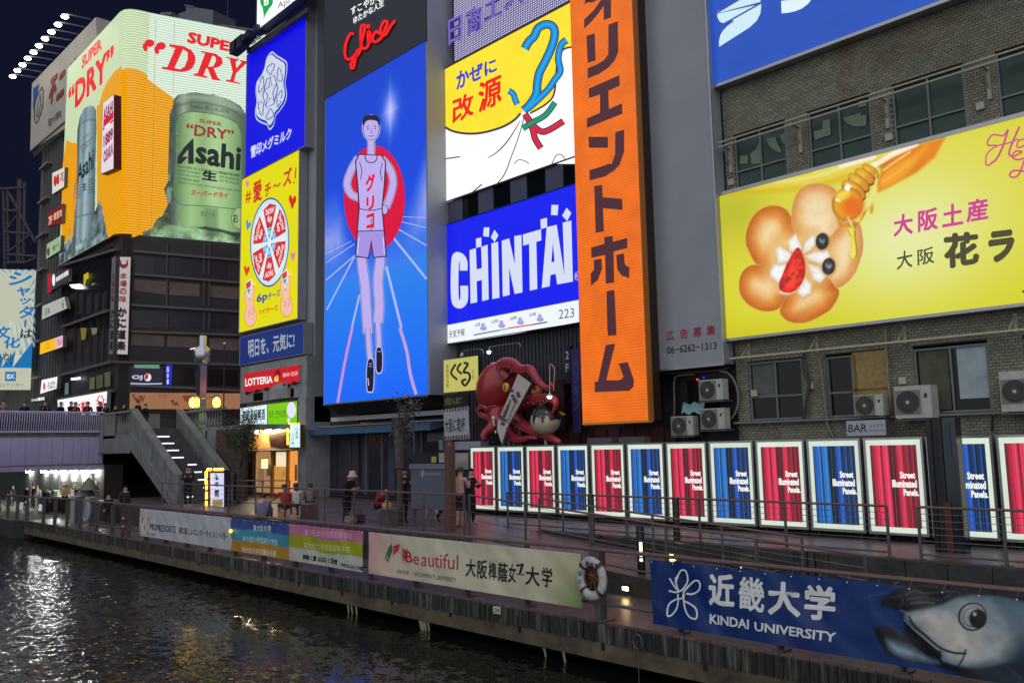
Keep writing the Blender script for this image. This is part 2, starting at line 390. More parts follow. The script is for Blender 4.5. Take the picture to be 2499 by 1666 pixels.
# =============== materials shared ===============
def water_mat():
    m = bpy.data.materials.new('canal_water'); m.use_nodes = True; n = m.node_tree.nodes; l = m.node_tree.links
    b = n['Principled BSDF']; b.inputs['Base Color'].default_value = (.008, .0075, .006, 1); b.inputs['Roughness'].default_value = .12; b.inputs['IOR'].default_value = 1.45
    tc = n.new('ShaderNodeTexCoord'); mp = n.new('ShaderNodeMapping'); mp.inputs['Scale'].default_value = (1, 1.25, 1); mp.inputs['Rotation'].default_value = (0, 0, R(25)); l.new(tc.outputs['Object'], mp.inputs[0])
    g = n.new('ShaderNodeTexNoise'); g.inputs['Scale'].default_value = .22; g.inputs['Detail'].default_value = 3; l.new(tc.outputs['Object'], g.inputs[0])
    gr = n.new('ShaderNodeMapRange'); gr.inputs['From Min'].default_value = .35; gr.inputs['From Max'].default_value = .65; gr.inputs['To Min'].default_value = .35; gr.inputs['To Max'].default_value = 1; l.new(g.outputs['Fac'], gr.inputs['Value'])
    acc = None
    for sc, det, amp in ((3.6, 2, .50), (13.0, 2, .46)):       # ripple slopes given straight as tilted normals
        a = n.new('ShaderNodeTexNoise'); a.inputs['Scale'].default_value = sc; a.inputs['Detail'].default_value = det; a.inputs['Distortion'].default_value = .5; l.new(mp.outputs[0], a.inputs[0])
        sb = n.new('ShaderNodeVectorMath'); sb.operation = 'SUBTRACT'; l.new(a.outputs['Color'], sb.inputs[0]); sb.inputs[1].default_value = (.5, .5, .5)
        ml = n.new('ShaderNodeVectorMath'); ml.operation = 'MULTIPLY'; l.new(sb.outputs[0], ml.inputs[0]); ml.inputs[1].default_value = (amp, amp, 0)
        if acc is None: acc = ml
        else:
            s2 = n.new('ShaderNodeVectorMath'); s2.operation = 'ADD'; l.new(acc.outputs[0], s2.inputs[0]); l.new(ml.outputs[0], s2.inputs[1]); acc = s2
    sc_ = n.new('ShaderNodeVectorMath'); sc_.operation = 'SCALE'; l.new(acc.outputs[0], sc_.inputs[0]); l.new(gr.outputs[0], sc_.inputs['Scale'])
    up_ = n.new('ShaderNodeVectorMath'); up_.operation = 'ADD'; l.new(sc_.outputs[0], up_.inputs[0]); up_.inputs[1].default_value = (0, 0, 1)
    nr = n.new('ShaderNodeVectorMath'); nr.operation = 'NORMALIZE'; l.new(up_.outputs[0], nr.inputs[0]); l.new(nr.outputs[0], b.inputs['Normal'])
    return m
def paving(name, c1, c2, mortar, sx, sy, rough=.42):
    m = bpy.data.materials.new(name); m.use_nodes = True; n = m.node_tree.nodes; l = m.node_tree.links
    b = n['Principled BSDF']; tc = n.new('ShaderNodeTexCoord')
    br = n.new('ShaderNodeTexBrick'); br.inputs['Scale'].default_value = 1; br.inputs['Brick Width'].default_value = sx; br.inputs['Row Height'].default_value = sy; br.inputs['Mortar Size'].default_value = .008
    br.inputs['Color1'].default_value = (*c1, 1); br.inputs['Color2'].default_value = (*c2, 1); br.inputs['Mortar'].default_value = (*mortar, 1); l.new(tc.outputs['Object'], br.inputs[0])
    nz = n.new('ShaderNodeTexNoise'); nz.inputs['Scale'].default_value = 1.1; nz.inputs['Detail'].default_value = 7; nz.inputs['Roughness'].default_value = .7; l.new(tc.outputs['Object'], nz.inputs[0])
    mr = n.new('ShaderNodeMapRange'); mr.inputs['From Min'].default_value = .3; mr.inputs['From Max'].default_value = .7; mr.inputs['To Min'].default_value = .6; mr.inputs['To Max'].default_value = 1.15; l.new(nz.outputs['Fac'], mr.inputs[0])
    vm = n.new('ShaderNodeVectorMath'); vm.operation = 'SCALE'; l.new(br.outputs['Color'], vm.inputs[0]); l.new(mr.outputs[0], vm.inputs['Scale']); l.new(vm.outputs[0], b.inputs['Base Color'])
    rr = n.new('ShaderNodeMapRange'); rr.inputs['To Min'].default_value = rough-.15; rr.inputs['To Max'].default_value = rough+.2; l.new(nz.outputs['Fac'], rr.inputs[0]); l.new(rr.outputs[0], b.inputs['Roughness'])
    bp = n.new('ShaderNodeBump'); bp.inputs['Strength'].default_value = .35; bp.inputs['Distance'].default_value = .006; bp.invert = True; l.new(br.outputs['Fac'], bp.inputs['Height']); l.new(bp.outputs[0], b.inputs['Normal'])
    return m
def streaky(name, col, dark, light, sx=6, sz=.7, rough=.85):
    """weathered concrete or wood with vertical runs of dirt and lime"""
    m = bpy.data.materials.new(name); m.use_nodes = True; n = m.node_tree.nodes; l = m.node_tree.links
    b = n['Principled BSDF']; b.inputs['Roughness'].default_value = rough; tc = n.new('ShaderNodeNewGeometry')
    mp = n.new('ShaderNodeMapping'); mp.inputs['Scale'].default_value = (sx, sx, sz); l.new(tc.outputs['Position'], mp.inputs[0])
    nz = n.new('ShaderNodeTexNoise'); nz.inputs['Scale'].default_value = 1; nz.inputs['Detail'].default_value = 6; nz.inputs['Roughness'].default_value = .7; l.new(mp.outputs[0], nz.inputs[0])
    cr = n.new('ShaderNodeValToRGB'); e = cr.color_ramp.elements; e[0].position = .34; e[0].color = (*dark, 1); e[1].position = .74; e[1].color = (*light, 1)
    x = cr.color_ramp.elements.new(.52); x.color = (*col, 1); l.new(nz.outputs['Fac'], cr.inputs[0]); l.new(cr.outputs[0], b.inputs['Base Color'])
    bp = n.new('ShaderNodeBump'); bp.inputs['Strength'].default_value = .4; bp.inputs['Distance'].default_value = .01; l.new(nz.outputs['Fac'], bp.inputs['Height']); l.new(bp.outputs[0], b.inputs['Normal'])
    return m
M_conc = bsdf('weathered_concrete', (.20, .19, .17), .85, noise=.5, nscale=1.5, bump=.5)
M_conc2 = bsdf('pale_concrete', (.22, .23, .22), .8, noise=.35, nscale=1.2, bump=.3)
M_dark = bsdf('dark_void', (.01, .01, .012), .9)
M_steel = bsdf('painted_steel', (.13, .12, .125), .45, .3, noise=.25, nscale=4)
M_rail = bsdf('brown_handrail', (.17, .10, .10), .4, noise=.2, nscale=8)
M_wire = bsdf('stainless_wire', (.45, .45, .47), .3, .9)
M_alu = bsdf('aluminium', (.42, .42, .43), .38, .8)
M_grey = bsdf('grey_metal_sheet', (.33, .34, .38), .5, .1, noise=.10, nscale=.6)
M_stain = bsdf('stainless_steel', (.5, .5, .52), .25, .95)
M_black = bsdf('black_steel', (.012, .012, .014), .35, .2)
M_wood = bsdf('brown_wood', (.10, .05, .03), .6, noise=.4, nscale=5)
M_stone = bsdf('dark_stone_blocks', (.045, .044, .042), .7, noise=.5, nscale=3, bump=.8, bscale=12)
M_deck = paving('purple_brown_brick_paving', (.215, .150, .150), (.155, .112, .122), (.045, .038, .038), .24, .12, .34)
M_plank = streaky('mossy_weathered_board', (.030, .029, .024), (.006, .007, .006), (.19, .18, .155), 11, .8)
M_beam = streaky('stained_edge_beam', (.105, .080, .050), (.04, .03, .02), (.17, .13, .085), 1.2, 1.5)
M_ply = bsdf('yellowed_plywood', (.36, .25, .09), .7, noise=.35, nscale=9)
M_glassd = bsdf('dark_window_glass', (.006, .008, .009), .05, spec=.25)
M_glassg = bsdf('green_tinted_glass', (.026, .060, .046), .3, spec=.35, noise=.45, nscale=1.2)
# =============== water, quay, promenade, ramp ===============
struct('water', MB().box(-420, -90, -1.9, 160, 13.2, -1.62, water_mat()))
g = MB(); g.box(-420, 13, -3, 160, 13.4, -1.2, bsdf('wet_dark_wall', (.014, .014, .015), .7, noise=.4)); struct('canal_wall', g)
g = MB()
g.box(-47.5, 11.75, -.9, 6, 14.0, -.8, M_deck)
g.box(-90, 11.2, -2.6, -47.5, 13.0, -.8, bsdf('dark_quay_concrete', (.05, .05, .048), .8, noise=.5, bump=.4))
g.box(-90, 13.0, -.9, -47.5, 17.0, -.802, bsdf('pale_paving', (.20, .185, .15), .8, noise=.3))
struct('lower_walkway', g)
g = MB()
g.face([(-16.9, 14.0, 0), (-5.6, 14.0, -.8), (-5.6, 16.5, -.8), (-16.9, 16.5, 0)], M_deck)
g.face([(-5.6, 14.0, -.796), (6, 14.0, -.796), (6, 16.5, -.796), (-5.6, 16.5, -.796)], M_deck)
struct('ramp', g)
g = MB(); g.box(-47.5, 14.0, -.9, -16.9, 60, 0, M_deck); g.box(-16.9, 16.8, -.9, 12, 60, -.001, M_deck)
struct('promenade', g)
g = MB()   # stone walls holding the promenade and the ramp
for i in range(30):
    x0 = -16.8+i*.75; g.box(x0, 16.5, -.9, x0+.735, 16.79, .03, M_stone)
struct('ramp_wall', g)
g = MB(); g.face([(-16.9, 13.99, 0), (-16.9, 13.99, -.8), (-5.6, 13.99, -.8)], M_stone); g.box(-47.4, 13.94, -.8, -16.9, 13.99, .02, M_stone); struct('step_wall', g)
# edge boards of the quay: the 300 nearest one by one, the rest joined
edge = MB(); edge.box(-47.4, 11.62, -1.42, 6, 11.76, -1.115, M_beam)
for i in range(24): edge.box(-46+i*2.1, 11.60, -1.20-random.random()*.05, -45.93+i*2.1, 11.62, -1.13, M_dark)
eo = tag(edge.build('quay_edge'), 'brown stained edge beam carrying mossy boards along the canal quay', 'quay edge'); 
pb = MB(); pb.box(-.062, 0, -.155, .062, .05, .15, M_plank); pm = None
for i in range(300):
    x = -1.0-.139*i-2.0
    if pm is None: o = pb.build('board', eo); pm = o.data; o.matrix_parent_inverse = Matrix()
    else: o = bpy.data.objects.new('board', pm); COL.objects.link(o); o.parent = eo
    o.location = (x, 11.60+random.uniform(-.009, .006), -.965+random.uniform(-.010, .006)); o.rotation_euler = (random.uniform(-.02, .02), random.uniform(-.012, .012), random.uniform(-.04, .04))
fb = MB()
for i in range(24): fb.box(-44.8-.139*i, 11.62, -1.11, -44.67-.139*i, 11.66, -.81, M_plank)
o = fb.build('far_boards', eo); o['kind'] = 'stuff'
# piles and hanging dirt under the quay
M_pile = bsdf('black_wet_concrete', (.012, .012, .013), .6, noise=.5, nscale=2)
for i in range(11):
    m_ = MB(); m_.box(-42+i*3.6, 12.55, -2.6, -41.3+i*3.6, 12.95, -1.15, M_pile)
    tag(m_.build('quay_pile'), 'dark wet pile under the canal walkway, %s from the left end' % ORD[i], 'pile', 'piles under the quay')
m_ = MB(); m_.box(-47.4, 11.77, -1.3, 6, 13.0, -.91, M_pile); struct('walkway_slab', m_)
dr = MB()
for cx, n_ in ((-15.5, 7), (-18.2, 3), (-11.5, 2)):
    for k in range(n_):
        x = cx+random.uniform(-.3, .3); L = random.uniform(.12, .5)
        dr.tube([(x, 11.66, -1.41), (x+.02, 11.68, -1.41-L*.6), (x+.04, 11.67, -1.41-L)], [.03, .022, .004], D((150, 150, 115)), 5)
tag(dr.build('lime_drips', kind='stuff'), 'pale lime stalactites hanging below the brown quay beam', 'drips')
# =============== lower railing with its posts ===============
def post(x):
    m_ = MB(); m_.box(x-.02, 11.80, -.8, x+.02, 11.95, .36, M_steel); m_.box(x-.10, 11.78, -.8, x+.10, 12.02, -.775, M_steel)
    m_.bar((x, 11.88, -.75), (x, 11.98, -.35), .03, .03, M_steel); return m_
rt = thing('canal_railing', 'long brown handrail with grey flat posts along the edge of the canal', 'railing', (-22, 11.85, -.8))
m_ = MB(); m_.tube([(-60, 11.4, .3), (-52, 11.45, .34), (-45, 11.6, .38), (-38, 11.8, .42), (5, 11.82, .42)], .035, M_rail, 8); m_.build('handrail', rt)
m_ = MB(); m_.tube([(-40, 11.86, -.52), (5, 11.86, -.52)], .03, M_steel, 8); m_.build('lower_rail', rt)
for k in range(30):
    x = -3.4-1.8*k
    if abs(x+10.6) < .4: continue
    dy = 0 if x > -38 else (-.1 if x > -45 else -.35)
    m_ = post(x)
    m_.v = [(a, b+dy, c) for a, b, c in m_.v]
    m_.build('post', rt)
# =============== upper railings ===============
def railing(name, label, path, zt, posts, wires=5, base=.1, rail=M_rail, step_post=None, grp=None):
    """path: list of (x,y,zground); zt: rail height above ground"""
    t = thing(name, label, 'railing', path[0], grp)
    top = [(x, y, z+zt) for x, y, z in path]
    m_ = MB(); m_.tube(top, .026, rail, 7); m_.build('handrail', t)
    m_ = MB(); m_.tube([(x, y, z+base) for x, y, z in path], .022, M_steel, 6); m_.build('bottom_rail', t)
    for q in range(wires):
        h = base+(zt-base)*(q+1)/(wires+1)
        m_ = MB(); m_.tube([(x, y, z+h) for x, y, z in path], .006, M_wire, 4); m_.build('wire', t)
    tot = 0; seg = []
    for a, b in zip(path, path[1:]):
        L = (Vector(b)-Vector(a)).length; seg.append((tot, L, Vector(a), Vector(b))); tot += L
    n = max(1, round(tot/posts))
    for i in range(n+1):
        s_ = tot*i/n
        for t0, L, a, b in seg:
            if s_ <= t0+L+1e-6:
                p = a.lerp(b, (s_-t0)/L); break
        m_ = MB(); m_.bar(p, p+Vector((0, 0, zt)), .05, .035, M_steel); m_.bar(p+Vector((-.08, 0, .01)), p+Vector((.08, 0, .01)), .1, .02, M_steel); m_.build('post', t)
    return t
railing('promenade_railing', 'grey wire railing of the promenade ending at the small gate behind the canal banners', [(-36.5, 14.05, 0), (-24.0, 14.05, 0)], 1.08, 1.95, 5)
railing('promenade_railing', 'grey wire railing between the gate posts and the top of the ramp', [(-23.6, 14.05, 0), (-16.9, 14.05, 0)], 1.1, 1.75, 5)
railing('ramp_railing', 'sloping wire railing running down beside the ramp to the low end post', [(-16.7, 14.05, 0), (-6.65, 14.05, -.71)], 1.1, 2.0, 4)
railing('terrace_railing', 'dark wire railing in front of the red and blue lit panels', [(-18.5, 17.0, 0), (-7.55, 17.0, 0)], .98, 2.3, 6)
railing('terrace_railing', 'dark wire railing to the right of the black pillar', [(-6.95, 17.0, 0), (-4.0, 17.0, 0)], .98, 1.5, 6)
railing('inner_ramp_railing', 'lower brown rail on the inner side of the ramp below the lit panels', [(-16.5, 16.3, 0), (-9.0, 16.3, -.55)], .9, 2.1, 2)
railing('stair_foot_railing', 'double railing slanting at the foot of the stone stairs by the small tree', [(-37.5, 16.6, 0), (-33.4, 18.2, 0)], 1.05, 1.3, 4)
# bollards with a light slot
def bollard(x, y, z, h, label, lit=True, r=.085):
    t = thing('bollard', label, 'bollard', (x, y, z), 'round bollards on the ramp')
    m_ = MB(); m_.lathe([(0, h), (r*.9, h), (r, h-.015), (r, 0)], (x, y, z), M_black, 14); m_.build('body', t)
    if lit:
        d = Vector((-x, -y, 0)).normalized()
        c = Vector((x, y, z))+d*(r-.01)
        m_ = MB(); sd = Vector((-d.y, d.x, 0))
        m_.obox(c-sd*.03+Vector((0, 0, h*.40)), sd*.06, d*.015, Vector((0, 0, h*.28)), E((255, 240, 200), 3.0)); m_.build('light_slot', t)
        m_ = MB(); m_.obox(c-sd*.03+Vector((0, 0, h*.30)), sd*.06, d*.015, Vector((0, 0, .06)), E((255, 235, 190), 3.0)); m_.build('light_slot', t)
bollard(onY(1566, 1395, 14.3).x, 14.3, -.42, 1.02, 'dark round bollard with a tall glowing slot beside the ramp')
bollard(-15.2, 16.9, 0, 1.0, 'plain dark bollard standing in front of the fourth lit panel', False)
bollard(-12.55, 16.95, 0, 1.0, 'plain dark bollard standing in front of the seventh lit panel', False)
bollard(-7.9, 14.6, -.63, .95, 'short dark bollard at the low end of the ramp railing', False)
for x, y, z, lb in ((*YP(13.97).at(1528, 1435), 'warm foot light low on the wall right of the life ring'), (*YP(16.48).at(1643, 1353), 'warm foot light in the ramp wall above the end of the blue fish banner'), (*YP(16.48).at(1816, 1380), 'warm foot light in the ramp wall further right above the blue fish banner')):
    t = thing('foot_light', lb, 'wall light', (x, y, z), 'warm foot lights in the stone walls')
    m_ = MB(); m_.box(x-.09, y-.02, z-.05, x+.09, y, z+.05, M_black); m_.build('casing', t)
    m_ = MB(); m_.box(x-.07, y-.035, z-.035, x+.07, y-.02, z+.035, E((255, 225, 150), 22.0)); m_.build('lens', t)
# =============== bridge ===============
BX = -50.6
t = thing('road_bridge', 'purple lit bridge with ribbed balustrade crossing the canal', 'bridge', (BX, 5, 0))
M_purple = bsdf('purple_grey_panel', (.44, .38, .60), .5, noise=.12, nscale=.8)
M_purple2 = bsdf('purple_rib', (.52, .46, .64), .45)
m_ = MB(); m_.box(BX-14, -40, 1.75, BX-.06, 16.2, 3.55, M_conc); m_.box(BX-14, -40, 3.55, BX-.5, 16.2, 3.6, M_conc2); m_.build('bridge_deck', t)
ys = [16.15]+[XP(BX).at(*src('c', x, 1150)).y for x in (950, 900, 850, 780, 700, 605, 500, 380, 245, 105, -30)]+[10-.9*k for k in range(1, 27)]
for a, b in zip(ys, ys[1:]):
    m_ = MB(); z0 = 1.62; b_ = b+.008; a_ = a-.008; m_.grid([[Vector((BX-.10*abs(2*q/6-1)**2, y, z0+(3.5-z0)*q/6)) for y in (b_, a_)] for q in range(7)], M_purple, True); m_.build('side_panel', t)
m_ = MB(); m_.box(BX-.1, -14, 3.52, BX+.08, 16.2, 3.62, M_purple2); m_.box(BX-.1, -14, 1.52, BX+.05, 16.2, 1.6, M_purple); m_.tube([(BX-.15, 16.2, 4.62), (BX-.15, -14, 4.58)], .055, M_purple2, 8); m_.build('coping', t)
m_ = MB()
m_.box(BX-.30, -14, 3.6, BX-.24, 16.1, 4.5, M_dark)
for k in range(260):
    y = 16.05-.115*k
    m_.obox(Vector((BX-.10, y, 3.62)), Vector((.16, 0, 0)), Vector((0, .035, 0)), Vector((.02, .02, .5)), M_purple2); m_.obox(Vector((BX-.08, y+.02, 4.12)), Vector((.16, 0, 0)), Vector((0, .035, 0)), Vector((-.12, .04, .46)), M_purple2)
o = m_.build('balustrade_ribs', t); o['kind'] = 'stuff'
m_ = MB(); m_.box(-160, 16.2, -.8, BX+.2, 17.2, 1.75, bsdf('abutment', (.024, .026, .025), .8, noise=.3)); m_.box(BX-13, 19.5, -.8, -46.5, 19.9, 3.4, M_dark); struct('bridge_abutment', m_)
m_ = MB(); m_.box(-160, 16.2, 3.4, -46.6, 60, 3.6, M_conc2); m_.box(-46.6, 18.9, 3.4, -38.6, 60, 3.6, M_conc2)
struct('street', m_)
# strip lights under the bridge
for k, (px_, py_) in enumerate(((69, 1150.5), (106, 1150.5), (129, 1150.5), (152, 1150.5), (177, 1150.5), (203, 1150.5), (230, 1150.5))):
    p = onY(px_, py_, 16.05)
    t2 = thing('strip_light', 'glaring white strip light under the purple bridge, %s from the left' % ORD[k], 'strip light', p, 'white strip lights under the bridge')
    m_ = MB(); m_.box(p.x-.33, p.y-.08, p.z+.04, p.x+.33, p.y+.08, p.z+.1, M_alu); m_.build('casing', t2)
    m_ = MB(); m_.box(p.x-.31, p.y-.07, p.z-.04, p.x+.31, p.y+.07, p.z+.04, E((255, 255, 250), 190.0)); m_.build('tube', t2)
pl = YP(16.17); t2 = thing('notice_board', 'pale lit notice board of three posters on the wall under the bridge', 'notice board', (-62, 16.15, .5))
a_ = Art(pl, .01, lit=False); a_.poly('c', [560,1385,880,1385,880,1545,560,1540], (150,150,150))
for i in range(3): a_.text('c', ['居酒','屋台','乾杯'][i], [585+i*100,1450,640+i*100,1450,585+i*100,1400], (235,235,235), .02)
for i in range(4): a_.poly('c', [570,1470+i*18,870,1470+i*18,870,1478+i*18,570,1478+i*18], (105,100,100) if i % 2 else (120,95,85))
a_.build('poster', t2)
t2 = thing('small_sign', 'tiny black sign with glowing letters right of the notice board', 'sign', (-58, 16.15, .8)); a_ = Art(pl, .01); a_.poly('c', [903,1445,928,1445,928,1540,903,1540], (25,15,10)); a_.vtext('c', '酒場', [908,1530,923,1530,908,1452], (255,220,150), .02); a_.build('sign_face', t2)
# =============== stone stairs from street to promenade ===============
t = thing('stone_stairs', 'stone staircase with lit risers going up from the promenade to the bridge street', 'stairs', (-42, 17, 0))
M_st = bsdf('stair_stone', (.10, .10, .10), .8, noise=.35, nscale=2); M_par = streaky('parapet_stone', (.17, .175, .175), (.08, .085, .085), (.26, .265, .26), 3, .8)
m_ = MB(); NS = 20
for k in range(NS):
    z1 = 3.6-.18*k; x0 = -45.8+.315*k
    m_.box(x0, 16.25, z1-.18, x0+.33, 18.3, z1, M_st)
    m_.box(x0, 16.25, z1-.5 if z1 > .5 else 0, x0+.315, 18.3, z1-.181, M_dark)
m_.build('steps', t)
for k in range(2, NS, 2):
    z1 = 3.6-.18*k; x0 = -45.8+.315*k
    for yy in ((16.75, 17.55),) if k < 9 else ((16.35, 16.75), (17.5, 17.95)):
        q = MB(); q.box(x0+.33, yy[0], z1-.11, x0+.345, yy[1], z1-.05, E((235, 235, 255), 1.6)); q.build('step_light', t)
def parapet(y0, y1):
    m_ = MB(); xa, xb = -45.9, -39.9; n = Vector((0, y1-y0, 0))
    za, zb = 4.55, 1.25
    pts = [(xa, za), (xb, zb), (xb, 0), (xb-.9, 0), (xa, 2.55)]
    F = [Vector((x, y0, z)) for x, z in pts]; B = [p+n for p in F]
    m_.tess([F], M_par); m_.tess([B], M_par)
    for i in range(5): m_.face([F[i], F[(i+1) % 5], B[(i+1) % 5], B[i]], M_par)
    d = Vector((xb-xa, 0, zb-za)); m_.obox(Vector((xa, y0-.05, za)), d, n+Vector((0, .1, 0)), Vector((0, 0, .09)), M_conc2)
    m_.obox(Vector((xa, y0-.03, za-1.15)), d, Vector((0, .05, 0)), Vector((0, 0, .08)), M_conc2)
    m_.box(xb-.02, y0-.03, 0, xb+.3, y1+.03, 1.3, M_par)
    return m_
parapet(15.95, 16.24).build('parapet', t); parapet(18.31, 18.6).build('parapet', t)
# baluster landing left and right
def baluster(x, y, z, h, mat):
    m_ = MB(); m_.lathe([(.055, 0), (.055, .06), (.035, .12), (.085, .3), (.075, .38), (.03, .6), (.03, .78), (.055, .82), (.055, .86)], (x, y, z), mat, 8)
    m_.v = [(a, b, z+(c-z)*h/.86) for a, b, c in m_.v]; return m_
t = thing('landing_balustrade', 'grey stone landing with a short row of balusters left of the stairs', 'balustrade', (-49, 16.1, 3))
m_ = MB(); m_.box(-50.4, 15.95, 3.15, -48.2, 16.25, 4.45, M_par); m_.box(-50.4, 15.9, 4.45, -45.9, 16.3, 4.55, M_conc2); m_.box(-50.4, 15.95, 2.35, -45.9, 16.25, 3.3, M_par); m_.box(-50.5, 15.9, 2.4, -50.0, 19, 4.55, M_conc2); m_.build('landing_wall', t)
for k in range(6): baluster(-48.0+.38*k, 16.1, 3.3, 1.15, M_conc2).build('baluster', t)
t = thing('street_balustrade', 'pale stone balustrade at street level right of the stairs', 'balustrade', (-43, 18.9, 3.4))
m_ = MB(); m_.box(-46.0, 18.75, 4.42, -41.4, 19.05, 4.55, M_conc2); m_.box(-46.0, 18.75, 3.4, -41.4, 19.05, 3.5, M_conc2); m_.build('coping', t)
for k in range(13): baluster(-45.8+.34*k, 18.9, 3.5, .92, M_conc2).build('baluster', t)
m_ = MB(); m_.box(-46.5, 18.75, 0, -38.7, 18.9, 2.3, bsdf('brown_board_wall', (.07, .035, .03), .7, noise=.3)); m_.box(-43.6, 18.7, 2.3, -41.9, 18.9, 3.4, M_conc2); m_.box(-43.0, 18.66, 2.3, -42.9, 18.7, 3.4, M_black); m_.box(-46.5, 18.75, 2.3, -43.6, 18.9, 3.4, M_dark); m_.box(-41.9, 18.75, 2.3, -38.7, 18.9, 3.4, M_wood)
tag(m_.build('lower_wall'), 'dark brown wall with a white panel behind the stone stairs', 'wall')
# =============== lit advertising boards ===============
def board(name, label, X0, X1, Z0, Z1, Y, dep, base, casing, fw=.06, scan=None, k=1.0, lit=True, side=None, cat='sign', grain=0.0, facename='sign_face', step=.0015):
    t = thing(name, label, cat, ((X0+X1)/2, Y, Z0))
    m_ = MB(); m_.box(X0-fw, Y, Z0-fw, X1+fw, Y+dep, Z1+fw, casing)
    if fw:
        for a in ((X0-fw, Z0-fw, X1+fw, Z0), (X0-fw, Z1, X1+fw, Z1+fw), (X0-fw, Z0, X0, Z1), (X1, Z0, X1+fw, Z1)): m_.box(a[0], Y-.04, a[1], a[2], Y, a[3], casing)
    m_.build('casing', t)
    pl = YP(Y); a = Art(pl, .004, step, lit); a.k = k; a.scan = scan
    mat = base if hasattr(base, 'node_tree') else (E(base, k, scan, True, grain) if lit else D(base, .6))
    a.mb.face([(X0, Y-.004, Z0), (X1, Y-.004, Z0), (X1, Y-.004, Z1), (X0, Y-.004, Z1)], mat)
    a.t = t; a.fn = facename; return a
def done(a, lab=None): return a.build(a.fn, a.t, lab)
def rows_mat(name, f, s=1.0):
    """lit picture whose colour is a plain function of place, baked into vertex tints"""
    return VC(True, s=s)
def picture(pl, X0, X1, Z0, Z1, nx_, nz_, fn, off, lit=True, s=1.0, mb=None, rough=.6, warp=None):
    """printed picture: fn(x, z) in metres -> sRGB 0-255"""
    m_ = MB(); m_.tint = []
    rows = []
    for j in range(nz_+1):
        r_ = []
        for i in range(nx_+1):
            x = X0+(X1-X0)*i/nx_; z = Z0+(Z1-Z0)*j/nz_
            p = Vector((pl.P.x, pl.P.y, 0))+pl.u*x+Vector((0, 0, z))+pl.n*off
            if warp: p += pl.n*warp(x, z)
            r_.append(p); m_.tint.append(lin(fn(x, z)))
        rows.append(r_)
    m_.grid(rows, VC(lit, rough, s), True); return m_
def mixc(a, b, t):
    t = max(0, min(1, t)); return tuple(x+(y-x)*t for x, y in zip(a, b))
def hsh(x, z):
    v = math.sin(x*12.9898+z*78.233)*43758.5453; return v-math.floor(v)
def vnoise(x, z):
    i, j = math.floor(x), math.floor(z); fx, fz = x-i, z-j; fx = fx*fx*(3-2*fx); fz = fz*fz*(3-2*fz)
    return (hsh(i, j)*(1-fx)+hsh(i+1, j)*fx)*(1-fz)+(hsh(i, j+1)*(1-fx)+hsh(i+1, j+1)*fx)*fz
def fbm(x, z): return .5*vnoise(x, z)+.3*vnoise(x*2.1+5, z*2.1)+.2*vnoise(x*4.3, z*4.3+9)
# ---- running track board with blue sky (Y 21) ----
X0, X1, Z0, Z1 = -35.36, -27.42, 4.42, 19.24
t = thing('running_track_billboard', 'tall blue lit billboard with red sun disc, white track lanes and a pale figure', 'billboard', (-31.4, 21, 4.4))
m_ = MB(); m_.box(X0-.1, 21.02, Z0-.02, X1+.08, 22.6, 34, M_grey); m_.box(X0-.12, 21.0, Z0-.06, X1+.02, 21.02, Z0, M_alu); m_.build('casing', t)
m_ = MB(); m_.box(X0-.12, 20.96, Z1, X1+.09, 21.03, 34, bsdf('slate_panel', (.052, .056, .075), .55)); m_.box(X1+.08, 21.02, Z1-.02, X1+.1, 21.04, 34, M_dark); m_.build('upper_panel', t)
cx0, cz0 = -31.4, 12.4
def skyf(x, z):
    v = (Z1-z)/(Z1-Z0)
    c = mixc((0, 62, 205), (0, 70, 225), v*2)
    if v < .62:
        e = abs(x-cx0)/4.0; hz = .30+.26*(1-e)+.05*math.sin(x*1.7)
        w_ = max(0, min(1, (v-hz)/.16))*(1-max(0, (v-.5)/.12))*max(0, min(1, e*1.6-.15))
        c = mixc(c, (150, 160, 235), w_*(.55+.6*fbm(x*1.3, z*.9)))
    else: c = mixc((40, 130, 235), (0, 100, 245), (v-.6)*2.6)
    if .5 < v <= .62: c = mixc(c, (60, 130, 235), (v-.5)/.12*.9)
    d = math.hypot((x+29.95)*1.3, (z-17.0)*.8)
    c = mixc(c, (190, 185, 255), math.exp(-d*d*2.2)*.9)
    c = mixc(c, (215, 215, 255), max(0, 1-d/1.5)*math.exp(-abs(x+29.95)*14)*.7)
    c = mixc(c, (215, 215, 255), max(0, 1-d/1.3)*math.exp(-abs(z-17.0)*14)*.5)
    return c
P0 = YP(21)
picture(P0, X0, X1, Z0, Z1, 100, 150, skyf, .006, True, 1.0).build('lit_picture', t)
a = Art(P0, .008); a.scan = (0, 9.0, .16)
# lanes
for L, w_ in (([1160,945,1430,765],8),([1160,860,1400,740],6),([1160,1110,1440,870],12),([1165,1395,1435,880],14),([1405,1568,1480,1250],18),([1840,545,2115,610],8),([1825,610,2120,780],12),([1790,690,2120,1100],21),([1735,980,1880,1568],24),([1870,505,2115,515],6)):
    a.line('f', L, w_, (175, 190, 250), smooth=False)
a.line('g', [1410,0,1385,110,1330,370,1270,715], 24, (205,150,225)); a.line('g', [1865,0,1930,220,1965,440,2020,635], 30, (190,165,225))
a.ell('f', 1622, 330, 292, 505, (222, 8, 60), n=48)
